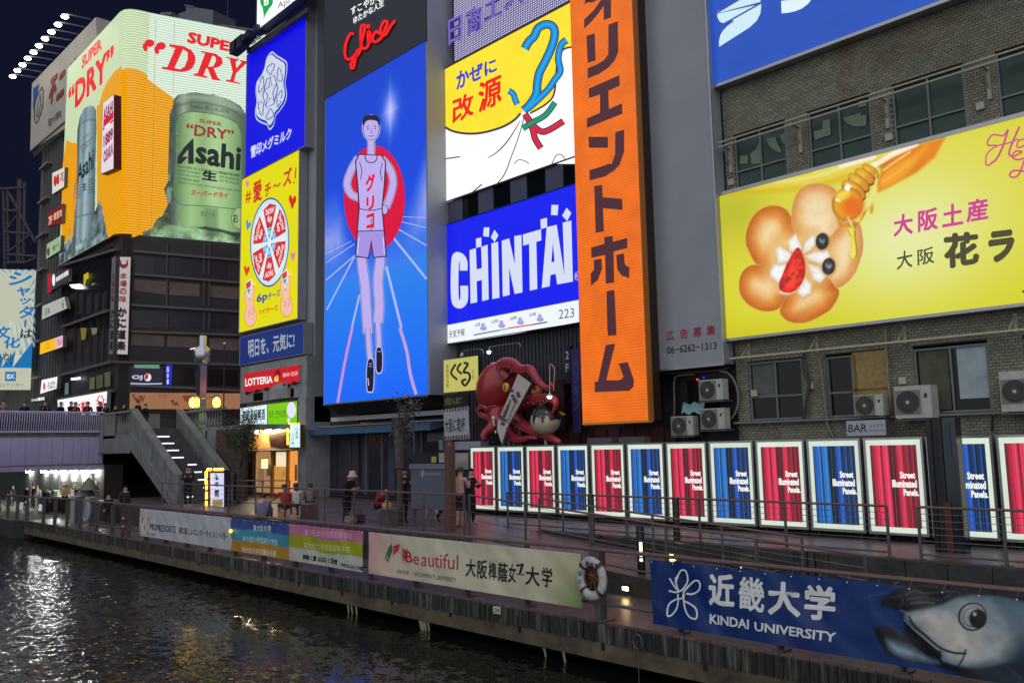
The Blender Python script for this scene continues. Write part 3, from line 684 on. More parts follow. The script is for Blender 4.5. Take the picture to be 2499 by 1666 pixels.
# the figure on the board is only a plain, faceless walking shape, not the well known runner
sk = (196, 178, 244); ink = (22, 20, 45)
def body_part(fr, L, col=sk):
    a.line(fr, L+L[:2], 9, ink, smooth=False); a.poly(fr, L, col)
HR = (34, 30, 44)
def limb(fr, L, w_, col=sk):
    a.line(fr, L, w_+16, (205, 205, 250), n=6); a.line(fr, L, w_+9, ink, n=6); a.line(fr, L, w_, col, n=6)
limb('f', [1470,-60,1400,60,1360,190,1400,290,1490,330], 62); a.ell('f', 1500, 332, 36, 46, ink); a.ell('f', 1498, 330, 30, 40, sk)
limb('f', [1690,-50,1770,50,1800,170,1775,300,1730,420], 62); a.ell('f', 1722, 440, 34, 48, ink); a.ell('f', 1720, 438, 28, 42, sk)
limb('e', [1590,1330,1590,1440,1585,1540], 60)
a.ell('e', 1590, 1225, 88, 128, (205, 205, 250)); a.ell('e', 1590, 1225, 82, 120, ink); a.ell('e', 1590, 1230, 74, 110, sk)
a.poly('e', [1512,1215,1515,1130,1545,1108,1590,1100,1640,1108,1668,1135,1672,1205,1650,1165,1600,1150,1545,1160], HR, smooth=True)
a.line('e', [1545,1215,1572,1208], 7, ink); a.line('e', [1612,1206,1640,1212], 7, ink); a.ell('e', 1560, 1232, 7, 7, ink, n=8); a.ell('e', 1628, 1230, 7, 7, ink, n=8); a.line('e', [1594,1235,1590,1268,1602,1272], 5, ink); a.line('e', [1568,1298,1592,1306,1620,1295], 7, (150, 40, 70))
a.poly('f', [1470,-95,1690,-85,1735,-20,1722,200,1700,420,1722,660,1450,665,1470,420,1455,200,1435,-20], ink)
a.poly('f', [1478,-85,1684,-77,1724,-16,1711,200,1690,420,1710,650,1462,655,1482,420,1467,200,1447,-16], sk)
a.line('f', [1530,-82,1545,-30,1590,-10,1635,-28,1648,-80], 9, ink); a.line('f', [1478,-20,1500,60,1490,150], 7, ink); a.line('f', [1700,-10,1680,70,1692,160], 7, ink)
a.line('f', [1484,430,1590,445,1692,425], 8, ink); a.line('f', [1590,520,1592,700], 7, ink)
limb('f', [1660,690,1678,900,1655,1120,1668,1350,1655,1520], 84); limb('f', [1520,690,1500,900,1530,1150,1545,1400,1560,1620], 84)
a.poly('f', [1455,640,1718,632,1742,890,1610,900,1592,760,1570,905,1435,890], ink); a.poly('f', [1464,648,1710,640,1730,880,1618,890,1592,720,1562,895,1446,880], (170, 150, 232)); a.line('f', [1475,700,1460,860], 6, (240, 240, 255)); a.line('f', [1705,700,1716,860], 6, (240, 240, 255))
limb('g', [1558,0,1568,150,1580,300], 44); limb('g', [1655,-60,1662,80,1664,180], 44)
a.poly('g', [1560,300,1608,300,1622,420,1612,600,1575,618,1548,595,1542,420], (205, 205, 250), smooth=True); a.poly('g', [1564,308,1604,308,1616,420,1606,592,1576,606,1554,588,1549,420], ink, smooth=True); a.line('g', [1560,480,1568,550], 9, (200, 190, 240))
a.poly('g', [1640,190,1690,190,1704,300,1692,425,1640,425,1632,300], (205, 205, 250), smooth=True); a.poly('g', [1645,197,1685,197,1697,300,1687,415,1645,415,1639,300], ink, smooth=True); a.line('g', [1568,340,1598,345], 6, sk); a.line('g', [1568,365,1598,370], 6, sk); a.line('g', [1652,225,1680,225], 6, sk)
a.text('f', 'グ', [1540,270,1628,258,1536,105,1628,92], (226, 12, 50), .045); a.text('f', 'リ', [1545,450,1620,438,1545,322,1620,300], (226, 12, 50), .045); a.text('f', 'コ', [1545,630,1620,612,1545,490,1620,465], (226, 12, 50), .045)
a.build('track_artwork', t)
t2 = thing('red_script_sign', 'red neon handwriting sign on the slate panel above the blue billboard', 'sign', (-32, 20.9, 20))
a = Art(P0, .12)
GL = [1425,330,1395,325,1365,370,1340,460,1345,545,1380,570,1430,535,1470,470,1440,560,1425,640,1405,655,1395,620,1430,560,1480,500,1500,400,1530,270,1520,240,1495,260,1490,350,1500,450,1530,465,1560,440,1580,350,1570,300,1560,330,1565,400,1590,400]
GL2 = [1660,330,1650,300,1615,330,1605,390,1640,400,1690,360,1720,290,1745,215,1710,210,1680,280,1690,340,1730,330,1770,260,1810,210,1825,205]
for w_, c in ((34, (120,0,5)), (24, (255,20,25))):
    a.line('e', GL, w_, c, n=4); a.line('e', GL2, w_, c, n=4)
a.ell('e', 1562, 255, 20, 22, (255, 20, 25)); a.build('neon_script', t2)
a = Art(P0, .06); a.k = 1.2
a.text('e', 'すこやかな', [1398,150,1700,0,1395,75], (240,248,245), .015); a.text('e', 'ゆたかな人生', [1420,238,1712,58,1420,165,1712,-10], (240,248,245), .015)
t2 = thing('slogan_sign', 'two lines of glowing white Japanese lettering above the red script', 'sign', (-32, 20.9, 22)); a.build('neon_lettering', t2)
# sloping louvre under the blue billboard
t2 = thing('billboard_base', 'dark ribbed slope with a white beam under the blue billboard', 'canopy', (-32, 21, 4))
m_ = MB(); m_.face([(X0-.05, 21.05, 4.36), (X1+.02, 21.05, 4.36), (-27.2, 22.4, 3.95), (-36.6, 22.4, 3.95)], bsdf('ribbed_sheet', (.03, .03, .034), .6)); m_.build('slope', t2)
for k in range(16):
    m_ = MB(); y = 21.1+k*.08; z = 4.35-.3*(y-21.05); m_.box(X0-.05-.6*(y-21), y, z-.035, X1+.05, y+.05, z-.005, M_black); m_.build('rib', t2)
m_ = MB(); m_.box(-37.0, 22.35, 3.66, -26.8, 22.55, 3.86, D((190,190,195), .6)); m_.box(-38.2, 22.2, 3.40, -27.2, 22.4, 3.46, D((150,150,155), .6)); m_.build('white_beam', t2)
# ---- snowflake milk sign, cheese sign, navy sign (Y 21.5) ----
a = board('snowflake_sign', 'bright blue lit sign with a white snowflake crest above the yellow cheese sign', -44.93, -38.2, 17.8, 25.05, 21.5, .5, (8, 8, 238), M_grey, .05, (2, 7.5, .35))
a.scan = None
CR = [640,495,690,530,740,560,785,600,785,700,770,800,785,900,770,980,720,1060,680,1110,660,1200,620,1245,590,1200,540,1180,490,1140,480,1060,495,980,485,880,495,790,540,720,570,650,590,560]
a.poly('e', CR, (200, 210, 235), smooth=True)
cx, cy = 632, 870
def shr(L, f): return [v for i in range(0, len(L), 2) for v in (cx+(L[i]-cx)*f, cy+(L[i+1]-cy)*f)]
a.poly('e', shr(CR, .955), (10, 60, 170), smooth=True); a.poly('e', [v-(6 if i % 2 == 0 else 8) for i, v in enumerate(shr(CR, .90))], (205, 214, 232), smooth=True)
nb = (20, 50, 150)
u_ = Vector((120, -62)); v_ = Vector((-4, 262))    # sheared frame of the crest on screen
def cp(r_, ang):
    c, s_ = math.cos(R(ang)), math.sin(R(ang)); return (cx-6+u_.x*r_*c+v_.x*r_*s_, cy+8+u_.y*r_*c+v_.y*r_*s_)
st = []
for i in range(10): st += [*cp(.52 if i % 2 == 0 else .22, -90+36*i)]
a.line('e', st, 9, nb, closed=True, smooth=False)
a.line('e', [v for i in range(6) for v in cp(.60, -60+60*i)], 9, nb, closed=True, smooth=False)
for i in range(6):
    an = -90+60*i
    for sg in (-1, 1):
        a.line('e', [v for r_, d_ in ((.62, 0), (.66, 9), (.74, 8), (.76, 17), (.86, 15), (.88, 21), (.97, 18), (.99, 10), (1.02, 4), (.93, 3)) for v in cp(r_, an+sg*d_)], 8, nb, smooth=False)
a.text('e', '雪印メグミルク', [438,1520,825,1325,440,1400,830,1215], (205, 212, 240), .035)
done(a)
a = board('cheese_sign', 'yellow lit sign with a round box of six cheese wedges between two victory hands', -45.33, -38.78, 8.93, 17.74, 21.5, .45, (224, 218, 0), M_grey, .04)
rd = (205, 45, 30)
a.text('f', '#', [390,380,440,365,390,265,440,250], rd, .02); a.text('f', '愛', [462,380,545,345,462,175,545,140], rd, .035); a.text('f', 'チ', [572,325,632,300,572,200,632,165], rd, .035)
a.line('f', [655,228,672,200,695,215,722,180], 13, rd); a.text('f', 'ズ', [748,225,832,190,750,60,832,25], rd, .035); a.line('f', [872,35,862,140], 12, rd, smooth=False); a.ell('f', 852, 180, 8, 10, rd)
def heart(cx, cy, w, h, col, rot=0, out=None):
    P_ = [0,.35,-.28,-.02,-.5,-.3,-.42,-.6,-.2,-.62,0,-.38,.2,-.62,.42,-.6,.5,-.3,.28,-.02]; c, s_ = math.cos(R(rot)), math.sin(R(rot))
    L = [v for i in range(0, len(P_), 2) for v in (cx+(P_[i]*c-P_[i+1]*s_)*w, cy+(P_[i]*s_+P_[i+1]*c)*h)]
    a.poly('f', L, col, smooth=True)
heart(836, 385, 72, 130, (215, 35, 20), 5); heart(404, 205, 34, 70, (225, 120, 150), 15); heart(410, 605, 48, 100, (70, 150, 190), 20); heart(842, 900, 48, 90, (225, 130, 150), 0); heart(398, 1040, 54, 100, (215, 60, 25), 8)
a.ell('f', 620, 750, 187, 428, (35, 85, 160), rot=2, n=48); a.ell('f', 620, 750, 178, 412, (205, 228, 235), rot=2, n=48); a.ell('f', 617, 750, 158, 365, (222, 236, 240), rot=2, n=40)
u_ = Vector((158, -60)); v_ = Vector((-4, 362)); cx, cy = 617, 752
def cq(r_, ang):
    c, s_ = math.cos(R(ang)), math.sin(R(ang)); return (cx+u_.x*r_*c+v_.x*r_*s_, cy+u_.y*r_*c+v_.y*r_*s_)
for i in range(6):
    an = -90+60*i
    a.poly('f', [v for r_, d_ in ((.42, -22), (1.0, -23), (1.03, 0), (1.0, 23), (.42, 22)) for v in cq(r_, an+d_)], (212, 42, 50))
    a.poly('f', [v for r_, d_ in ((.12, -12), (.40, -20), (.40, 20), (.12, 12)) for v in cq(r_, an+d_)], (60, 150, 200))
    x, y = cq(.27, an); a.ell('f', x, y, 13, 26, (150, 205, 225), n=12)
    b1_, b2_, b3_ = cq(.86, an-14), cq(.86, an+14), cq(1.0, an-13); a.text('f', 'SNOW', [*cq(.78, an-17), *cq(.78, an+17), *cq(.95, an-17), *cq(.95, an+17)], (240, 225, 225), .03)
    a.text('f', '6p', [*cq(.52, an-14), *cq(.52, an+14), *cq(.74, an-11), *cq(.74, an+11)], (245, 235, 235), .02)
a.text('f', '6p', [495,1350,598,1320,495,1252,598,1215], (25, 75, 150), .03); a.text('f', 'チーズ', [605,1300,720,1262,605,1232,722,1195], (25, 75, 150), .03); a.text('f', 'ハイ!チーズ', [512,1450,695,1400,512,1385,695,1345], (200, 85, 25), .03)
fl = (242, 190, 165); ol = (222, 95, 60)
for dx, dy in ((0, 0), (345, -92)):
    for L, w_ in (([400,1215,402,1290,425,1400], 38), ([456,1165,450,1260,440,1390], 36)): a.line('f', [v+(dx if i % 2 == 0 else dy) for i, v in enumerate(L)], w_+7, ol); 
    a.ell('f', 436+dx, 1450+dy, 60, 108, ol)
    for L, w_ in (([400,1219,402,1290,425,1400], 38), ([456,1170,450,1260,440,1390], 36)): a.line('f', [v+(dx if i % 2 == 0 else dy) for i, v in enumerate(L)], w_, fl)
    a.ell('f', 436+dx, 1450+dy, 56, 102, fl)
    a.line('f', [405+dx,1400+dy,430+dx,1425+dy,415+dx,1460+dy], 5, ol); a.line('f', [440+dx,1375+dy,470+dx,1400+dy,450+dx,1450+dy], 5, ol)
    a.poly('f', [385+dx,1140+dy,440+dx,1095+dy,455+dx,1140+dy,428+dx,1280+dy,415+dx,1275+dy], (225, 232, 238)); a.poly('f', [390+dx,1145+dy,438+dx,1112+dy,440+dx,1170+dy,400+dx,1200+dy], (212, 60, 60)); a.poly('f', [402+dx,1205+dy,436+dx,1185+dy,424+dx,1255+dy], (70, 150, 200))
done(a)
a = board('navy_slogan_sign', 'dark navy sign with silver brush lettering under the yellow cheese sign', -45.2, -38.15, 7.08, 8.62, 21.5, .45, (26, 52, 130), M_grey, .03, k=.75)
a.text('g', '明日を、元気に!', [415,290,855,190,415,110,858,35], (185, 192, 205), .02); done(a)
# white sign with green emblem at the top edge
pe_ = onY(627, 76, 20.6); a = board('green_emblem_sign', 'white lit sign with a green round emblem cut by the top edge of the view', pe_.x, pe_.x+5.6, pe_.z, pe_.z+4, 20.6, .35, (240, 248, 246), M_steel, .05, k=1.15)
a.t['label'] = 'white lit sign with a green emblem on the roof edge above the snowflake sign'
a.v0 = None
a.ell('e', 590, 10, 62, 78, (0, 160, 60), n=24); a.poly('e', [548,60,632,50,600,110,575,150,562,205,562,140], (0, 160, 60)); a.text('e', 'b', [565,60,610,52,565,-20,610,-30], (235, 245, 240), .04)
a.text('e', 'Apr. 1', [695,105,900,20,695,30,900,-60], (70, 60, 60), .0); done(a)
# ---- orange vertical LED board (Y 20.8) ----
a = board('orange_led_board', 'tall orange lit board with dark brown katakana reading downward', -18.95, -16.27, 3.0, 30, 20.8, .62, E((255, 118, 12), 1.0, (2, 11.0, .18), True, .22), bsdf('dark_brown_casing', (.03, .012, .008), .6), 0)
a.fn = 'led_face'; br_ = (72, 34, 44); a.k = 1.0
m_ = MB(); m_.box(-16.27, 20.79, 2.95, -16.20, 20.98, 30, E((120, 70, 8), .6)); m_.box(-18.97, 20.79, 2.93, -16.27, 20.98, 3.0, E((190, 120, 10), .6)); m_.build('edge_trim', a.t)
def pl_(fr, L): a.poly(fr, L, br_)
pl_('i', [1655,0,1685,0,1665,45,1700,30,1740,0,1925,0,1925,170,1855,195,1855,60,1790,150,1730,220,1668,275,1668,190,1760,100,1830,0,1800,0,1740,30])
pl_('i', [1690,345,1770,320,1778,580,1702,605]); a.poly('i', [1900,240,1990,205,1995,500,1960,580,1900,650,1810,710,1702,752,1702,655,1790,620,1860,575,1900,520], br_)
pl_('i', [1712,850,2005,720,2010,820,1900,870,1905,1045,2030,990,2035,1090,1695,1225,1695,1135,1820,1080,1820,905,1715,940])
pl_('i', [1710,1310,1895,1310,1898,1415,1712,1415]); pl_('i', [1965,1265,2050,1243,2052,1450,2010,1568,1930,1568,1965,1480])
pl_('j', [1930,0,2015,0,1960,60,1870,120,1720,160,1718,60,1820,30,1900,0])
pl_('j', [1765,212,1840,202,1845,318,2030,335,2035,440,1848,425,1858,645,1778,660])
pl_('j', [1860,700,1940,688,1942,745,2080,708,2082,805,1950,838,1955,1135,1875,1145,1868,870,1738,898,1735,800,1862,765]); pl_('j', [1762,920,1835,905,1840,1000,1800,1110,1735,1165,1730,1050,1762,1010]); pl_('j', [1975,870,2050,855,2055,945,2070,975,2100,985,2100,1090,2030,1070,1985,1010])
pl_('j', [1882,1218,1958,1205,1975,1568,1890,1568]); pl_('k', [1888,0,1975,0,1978,68,1898,75])
pl_('k', [1875,165,1965,150,1880,500,2010,498,2045,470,1998,340,2085,325,2145,500,2140,560,2100,600,1770,615,1768,518,1800,510])
done(a)
# ---- red-lettered grey board ----
t = thing('grey_phone_board', 'tall blank grey board with red characters and a phone number at its foot', 'signboard', (-15.1, 21.5, 4.5))
m_ = MB(); m_.box(-16.29, 21.5, 4.55, -13.98, 22.0, 31, M_grey); m_.box(-16.31, 21.46, 4.5, -13.96, 21.5, 4.56, M_alu); m_.box(-16.31, 21.46, 4.56, -16.26, 21.5, 31, M_alu); m_.box(-14.01, 21.46, 4.56, -13.96, 21.5, 31, M_alu); m_.build('board', t)
a = Art(YP(21.5), .004, lit=False)
for i, ch in enumerate('広告募集'): a.text('o', ch, [497+i*127,125-i*16.5,572+i*130,116-i*16.5,497+i*127,30-i*17], (168, 30, 52), .02)
a.text('o', '06−6262−1313', [500,248,975,200,500,180,975,133], (28, 26, 34), .01); a.build('lettering', t)
# ---- blue board with white emblem at the top right ----
a = board('blue_emblem_board', 'large blue lit board with a white striped leaf emblem at the top right', -13.98, 1.0, 13.03, 26, 21.7, .4, (27, 78, 186), M_alu, .09, k=1.0, grain=.12)
wh = (205, 232, 242)
a.poly('m', [980,115,1185,0,1390,0,1398,20,980,130], wh)
a.poly('m', [980,135,1400,40,1402,60,1395,130,1360,200,1290,265,1000,450,998,400,1010,340,1040,290,1080,250,1140,205,1060,228,1010,215,985,175], wh)
a.line('m', [975,128,1210,-12], 14, (60, 75, 165), smooth=False); a.line('m', [1050,228,1110,195,1410,26], 16, (60, 75, 165), smooth=False); a.poly('m', [1048,232,1120,196,1145,205,1085,240,1045,288,1000,330,1020,260], (27, 78, 186))
a.poly('m', [1592,12,1690,0,1880,0,1850,40,1790,85,1720,112,1660,125,1597,130], (222, 242, 246)); done(a)
# ---- wind sign with yellow sky: the cartoon figure of the real board is left out ----
a = board('wind_medicine_sign', 'yellow and white lit sign with blue and red lettering and a blue ribbon', -27.52, -18.9, 12.5, 18.28, 22.0, .35, (250, 226, 42), M_wood, .05, k=1.05, grain=.08)
W_ = (252, 252, 250); K_ = (62, 52, 62)
a.poly('i', [318,1205,400,1250,500,1275,600,1280,700,1270,800,1245,900,1210,1000,1150,1060,1085,1120,1060,1200,1080,1300,1000,1380,900,1400,700,1420,560,1480,470,1600,450,1600,1490,1352,1568,318,1568], W_)
a.poly('j', [322,0,1600,0,1600,-80,1500,-50,1352,0,328,380], W_)
a.line('i', [318,1205,400,1252,500,1275,600,1280,700,1270,800,1245,900,1210,1000,1150,1060,1085], 22, K_)
a.line('i', [1150,1085,1300,1000,1380,900,1400,700,1420,560,1480,470,1600,450], 18, K_)
a.line('i', [742,1515,830,1460,920,1370,990,1270,1060,1150], 12, K_, taper=True); a.line('i', [945,1568,1010,1400,1060,1250,1090,1130], 9, K_); a.line('i', [318,1523,480,1500], 12, K_, smooth=False); a.line('j', [580,290,690,195], 12, K_, smooth=False); a.line('j', [840,185,900,110,950,0], 10, K_)
for w_, c in ((84, K_), (60, (0, 130, 210)), (24, (0, 165, 235))):
    a.line('i', [1100,470,1140,400,1190,350,1230,270,1310,235,1375,265,1385,350,1350,470,1290,600,1240,700,1220,800,1210,900,1150,1000,1090,1060], w_, c)
    a.line('i', [1500,385,1450,430,1420,560,1440,680,1390,760,1330,850,1230,950,1130,1040], w_*.8, c)
    a.line('i', [945,870,990,900,1010,960,1030,1000], w_*.7, c)
a.line('i', [1360,1568,1400,1490,1450,1480,1490,1530], 8, K_); a.line('i', [1000,1568,1040,1530,1100,1540,1140,1568], 8, K_)
a.text('i', 'かぜに', [445,868,835,680,445,690,825,550], (55, 60, 190), .035); a.text('i', '改', [405,1200,612,1100,405,950,610,870], (232, 20, 22), .026); a.text('i', '源', [655,1090,880,985,655,800,880,700], (232, 20, 22), .026)
for w_, c in ((64, K_), (40, (212, 20, 60))): a.line('i', [1100,1090,1180,1200,1260,1260,1340,1240,1470,1160], w_, c); a.line('i', [1110,1100,1170,1220,1200,1330,1255,1420], w_, c)
for w_, c in ((84, K_), (56, (0, 150, 110))): a.line('i', [1080,1230,1180,1170,1300,1100,1390,980], w_*.7, c)
done(a)
# ---- room-finder sign and its weather strip ----
a = board('blue_rental_sign', 'deep blue lit screen with big white capitals and a white weather strip', -27.52, -18.9, 6.52, 11.48, 22.0, .35, (4, 20, 236), M_black, .03, k=1.0)
a.scan = (2, 16.0, .12); wl = (218, 226, 250)
def L_(*q): a.poly('j', list(q), wl)
a.line('j', [515,1020,512,930,475,885,435,920,432,1280,475,1345,518,1300,520,1165], 74, wl, n=6)
L_(572,825,632,805,640,1010,690,995,682,795,745,772,755,1295,692,1312,690,1110,640,1122,645,1322,582,1335)
L_(632,715,684,704,686,790,636,803); L_(709,607,762,608,757,698,701,692); L_(810,630,848,682,812,748,775,702); L_(780,760,845,745,858,1280,790,1292)
L_(880,735,950,712,1005,960,1000,690,1068,680,1078,1228,1003,1243,950,990,955,1253,890,1268)
L_(1082,675,1255,625,1258,732,1210,745,1220,1195,1148,1212,1142,765,1084,782); L_(1250,532,1312,515,1314,605,1255,625); L_(1356,393,1421,393,1414,492,1350,488); L_(1500,420,1546,470,1505,548,1458,495)
L_(1310,605,1405,582,1480,1070,1463,562,1545,542,1560,1125,1410,1152,1395,1050,1345,1065,1338,1170,1263,1186)
a.poly('j', [1355,940,1385,932,1370,745], (4, 20, 236)); a.text('j', 'R', [1590,1095,1608,1090,1590,1055], wl, 0)
a.line('j', [1612,1035,1590,1040,1580,1075,1588,1105,1612,1112], 5, wl)
a.scan = None
a.poly('j', [340,1545,1615,1300,1620,1510,1352,1560,1000,1625,340,1727], (238, 246, 252))
dk = (50, 55, 90)
a.text('k', '天気予報', [375,102,525,72,375,28,525,2], dk, .012)
for i, (s_, x, y) in enumerate((('6時', 628, 1562), ('12時', 780, 1530), ('18時', 956, 1500), ('24時', 1140, 1465))): a.text('j', s_, [x,y,x+(45 if i == 0 else 68),y-12,x,y-38], dk, .006)
for x, y in ((705, 1560), (880, 1535), (1060, 1505), (1248, 1475)):
    a.ell('j', x, y+12, 34, 22, (165, 155, 215), n=16); a.ell('j', x-4, y-16, 20, 26, (175, 165, 225), n=14)
a.line('k', [612,68,760,40,860,22], 12, (20, 110, 170), smooth=False); a.line('j', [860,1590,940,1575], 12, (150, 170, 140), smooth=False); a.line('j', [940,1572,1180,1535], 12, (215, 30, 70), smooth=False); a.line('j', [1180,1535,1315,1512], 12, (90, 40, 80), smooth=False)
a.text('j', '223', [1425,1485,1572,1465,1425,1395,1572,1375], (90, 95, 110), 0); done(a)
t = thing('dark_window_band', 'grey curtained window band between the wind sign and the blue screen', 'window', (-23, 22.1, 11.5))
m_ = MB(); m_.box(-27.4, 22.1, 11.5, -18.9, 22.2, 12.6, M_glassd); m_.build('glass', t)
for k in range(5): m_ = MB(); m_.box(-27.3+k*1.9, 22.06, 11.5, -26.4+k*1.9, 22.1, 12.5, D((74, 80, 104))); m_.build('curtain', t)
# ---- violet company sign with LED dots ----
t = thing('violet_led_sign', 'violet sign screen of white light dots with dark blue outlined characters', 'sign', (-23, 22.3, 18.4))
m_ = MB(); m_.box(-27.0, 22.25, 18.55, -18.9, 22.5, 26, D((88, 84, 150))); m_.build('screen', t)
m_ = MB(); dm = E((232, 225, 255), 1.1, None, False)
for i in range(82):
    for j in range(64):
        x = -26.95+i*.0975; z = 18.62+j*.0975; m_.face([(x-.026, 22.24, z-.026), (x+.026, 22.24, z-.026), (x+.026, 22.24, z+.026), (x-.026, 22.24, z+.026)], dm)
o = m_.build('light_dots', t); o['kind'] = 'stuff'
a = Art(YP(22.0), .0); a.lit = True; a.k = .8
for bold, c, s_ in ((.05, (38, 22, 140), 0), (.012, (128, 108, 205), 1)):
    a.text('i', '日', [372,440,500,375,365,200,500,128], c, bold); a.text('i', '商', [540,360,690,290,540,100,690,30], c, bold)
    a.text('i', '工', [712,218,880,140,715,40,880,-40], c, bold); a.text('i', 'ス', [900,115,1100,20,900,-120,1100,-220], c, bold)
a.build('lettering', t)
# ---- honey biscuit board (Y 21.7) ----
X0, X1, Z0, Z1 = -14.1, -.8, 5.28, 9.57
t = thing('honey_biscuit_billboard', 'wide yellow lit billboard with a flower shaped biscuit and a honey dipper', 'billboard', (-8, 21.7, 5.2))
m_ = MB(); m_.box(X0-.07, 21.7, Z0-.08, X1+.07, 22.05, Z1+.1, M_alu)
for q in ((X0-.07, Z0-.08, X1, Z0), (X0-.07, Z1, X1, Z1+.1), (X0-.07, Z0, X0, Z1)): m_.box(q[0], 21.64, q[1], q[2], 21.7, q[3], M_alu)
m_.build('casing', t)
P1 = YP(21.7)
RS = Raster(P1, X0, -3.2, Z0, Z1, .023)
X_, Z_ = RS.X, RS.Z; v = (Z_-Z0)/(Z1-Z0); cc = lambda c: np.array(c, float)
def mx(a_, b_, t_): t_ = np.clip(t_, 0, 1)[..., None]; return a_*(1-t_)+cc(b_)*t_
img = mx(np.broadcast_to(cc((208, 203, 16)), X_.shape+(3,)), (216, 208, 52), v)
img = mx(img, (230, 234, 168), np.exp(-((X_+8.7)**2*.15+(Z_-7.3)**2*.28))*.95); img = mx(img, (226, 226, 90), np.exp(-((X_+12.6)**2*.5+(Z_-6.3)**2*.6))*.5)
img = mx(img, (176, 178, 26), np.exp(-((X_+13.5)**2*.9+(Z_-9.0)**2*1.1))*.7); img = mx(img, (200, 190, 0), np.exp(-((X_+13.2)**2*.2+(Z_-5.2)**2*3))*.6)
RS.c = img
hz_ = .07
for dy, al, c in ((0, .8, (216, 178, 0)), (-34, .5, (226, 190, 20)), (-66, .75, (246, 240, 190)), (-95, .6, (236, 200, 60)), (-20, .35, (250, 246, 205))):
    RS.blur_line('n', [1150,255+dy,1500,240+dy,1800,215+dy*1.1,2100,150+dy*1.3,2400,40+dy*1.6], .22 if dy == 0 else .07, c, al, .16)
RS.shape('r', [930,-25,1290,-170,1600,-250,1500,-60,1330,80,1180,160,960,270,950,180,990,60], (226, 126, 8), soft=.10, mottle=.15, mf=1.5)
RS.shape('r', [1010,90,1120,10,1300,-90,1420,-170,1300,20,1150,160,975,240], (240, 158, 26), smooth=True, soft=.14)
for L, w_, c in (([880,30,980,-20,1100,-90,1320,-190], .15, (254, 246, 226)), ([1010,60,1090,0,1260,-110], .05, (255, 222, 150)), ([1000,170,1100,110,1260,-10], .06, (255, 176, 60)), ([600,20,760,-20,920,-70], .13, (252, 234, 212)), ([350,70,560,10,800,-45], .05, (253, 246, 205))): RS.blur_line('r', L, w_, c, .9, .05)
PET = [[1395,965,1350,960,1290,850,1255,760,1262,640,1310,520,1400,430,1530,395,1620,420,1680,480,1712,570,1745,700,1800,900,1600,1000],
       [1705,620,1690,480,1720,330,1790,230,1900,185,2010,190,2100,230,2160,320,2200,480,2200,700,2000,850,1800,800],
       [2110,640,2200,560,2290,540,2360,600,2380,800,2340,960,2280,1080,2200,1160,2130,1190,2030,1180,1960,1000,2000,780],
       [1400,960,1300,970,1230,1020,1190,1120,1200,1240,1250,1320,1330,1380,1440,1415,1550,1400,1612,1345,1720,1200,1700,1000,1500,930],
       [1612,1320,1580,1400,1600,1460,1680,1515,1800,1525,1930,1480,2060,1400,2130,1300,2150,1210,2110,1170,2030,1080,1800,1060,1680,1180]]
for i, L in enumerate(PET):
    bs = .35 if i in (1, 2) else 0
    g_ = [(0, (214, 160, 84)), (.03, (190, 98, 22)), (.14, (206, 118, 34)), (.27, (222, 148, 66)), (.38, (232, 184, 118)), (.55, (236, 206, 152)), (.8, (238, 214, 166))]
    RS.shape('n', L, None, smooth=True, soft=.025, grad=[(d_*(.8 if bs else 1.15), mixc(c, (238, 218, 176), bs)) for d_, c in g_], mottle=.05, mf=5, seed=i, wob=.012, wf=4)
RS.ell('n', 1760, 930, 330, 300, None, soft=.5, grad=[(0, (228, 170, 90)), (.3, (232, 192, 120)), (.6, (226, 168, 84))], mottle=.05, mf=4, alpha=.92)
for L in ([1650,740,1735,660,1800,800,1760,870,1670,830], [1800,860,1810,760,1880,680,1925,680,1930,770,1860,840], [1820,880,1900,840,2040,820,2070,880,1990,960,1870,930], [1840,950,1950,980,2030,1070,1970,1145,1900,1110], [1820,1080,1890,1150,1880,1240,1800,1280,1740,1230], [1560,1160,1660,1100,1740,1220,1660,1255,1580,1240], [1480,1030,1520,960,1640,940,1660,1080,1560,1140,1490,1080], [1535,820,1575,775,1690,850,1700,930,1560,960]):
    RS.shape('n', [q_+(10 if i % 2 == 0 else 12) for i, q_ in enumerate(L)], (206, 150, 84), soft=.10, alpha=.5)
    RS.shape('n', L, None, soft=.03, grad=[(0, (214, 196, 172)), (.07, (236, 230, 222)), (.16, (250, 251, 252))])
    cx_ = sum(L[::2])/len(L)*2; cy_ = sum(L[1::2])/len(L)*2; RS.blur_line('n', [cx_, cy_, (cx_+1740)/2, (cy_+960)/2], .03, (205, 200, 196), .6, .05)
RS.ell('n', 1740, 960, 80, 100, (236, 230, 224), soft=.05)
RS.shape('n', [1752,798,1800,870,1825,980,1810,1100,1750,1190,1680,1232,1600,1220,1572,1180,1585,1110,1640,980,1690,880], None, smooth=True, soft=.03, grad=[(0, (176, 26, 16)), (.10, (214, 36, 24)), (.28, (236, 62, 44))], mottle=.45, mf=9, seed=4)
for bx, by in ((1987, 740), (2048, 980)):
    RS.ell('n', bx+6, by+8, 68, 84, (176, 112, 50), rot=10, soft=.12, alpha=.6); RS.ell('n', bx, by, 62, 80, None, rot=10, soft=.03, grad=[(0, (26, 26, 32)), (.08, (52, 54, 62)), (.2, (78, 82, 90))], mottle=.5, mf=8, seed=2)
    for q in range(4): RS.blur_line('n', [bx-25+q*13, by-25+(q*13) % 30, bx-15+q*12, by+5+(q*7) % 20], .022, (196, 202, 208), .8, .03)
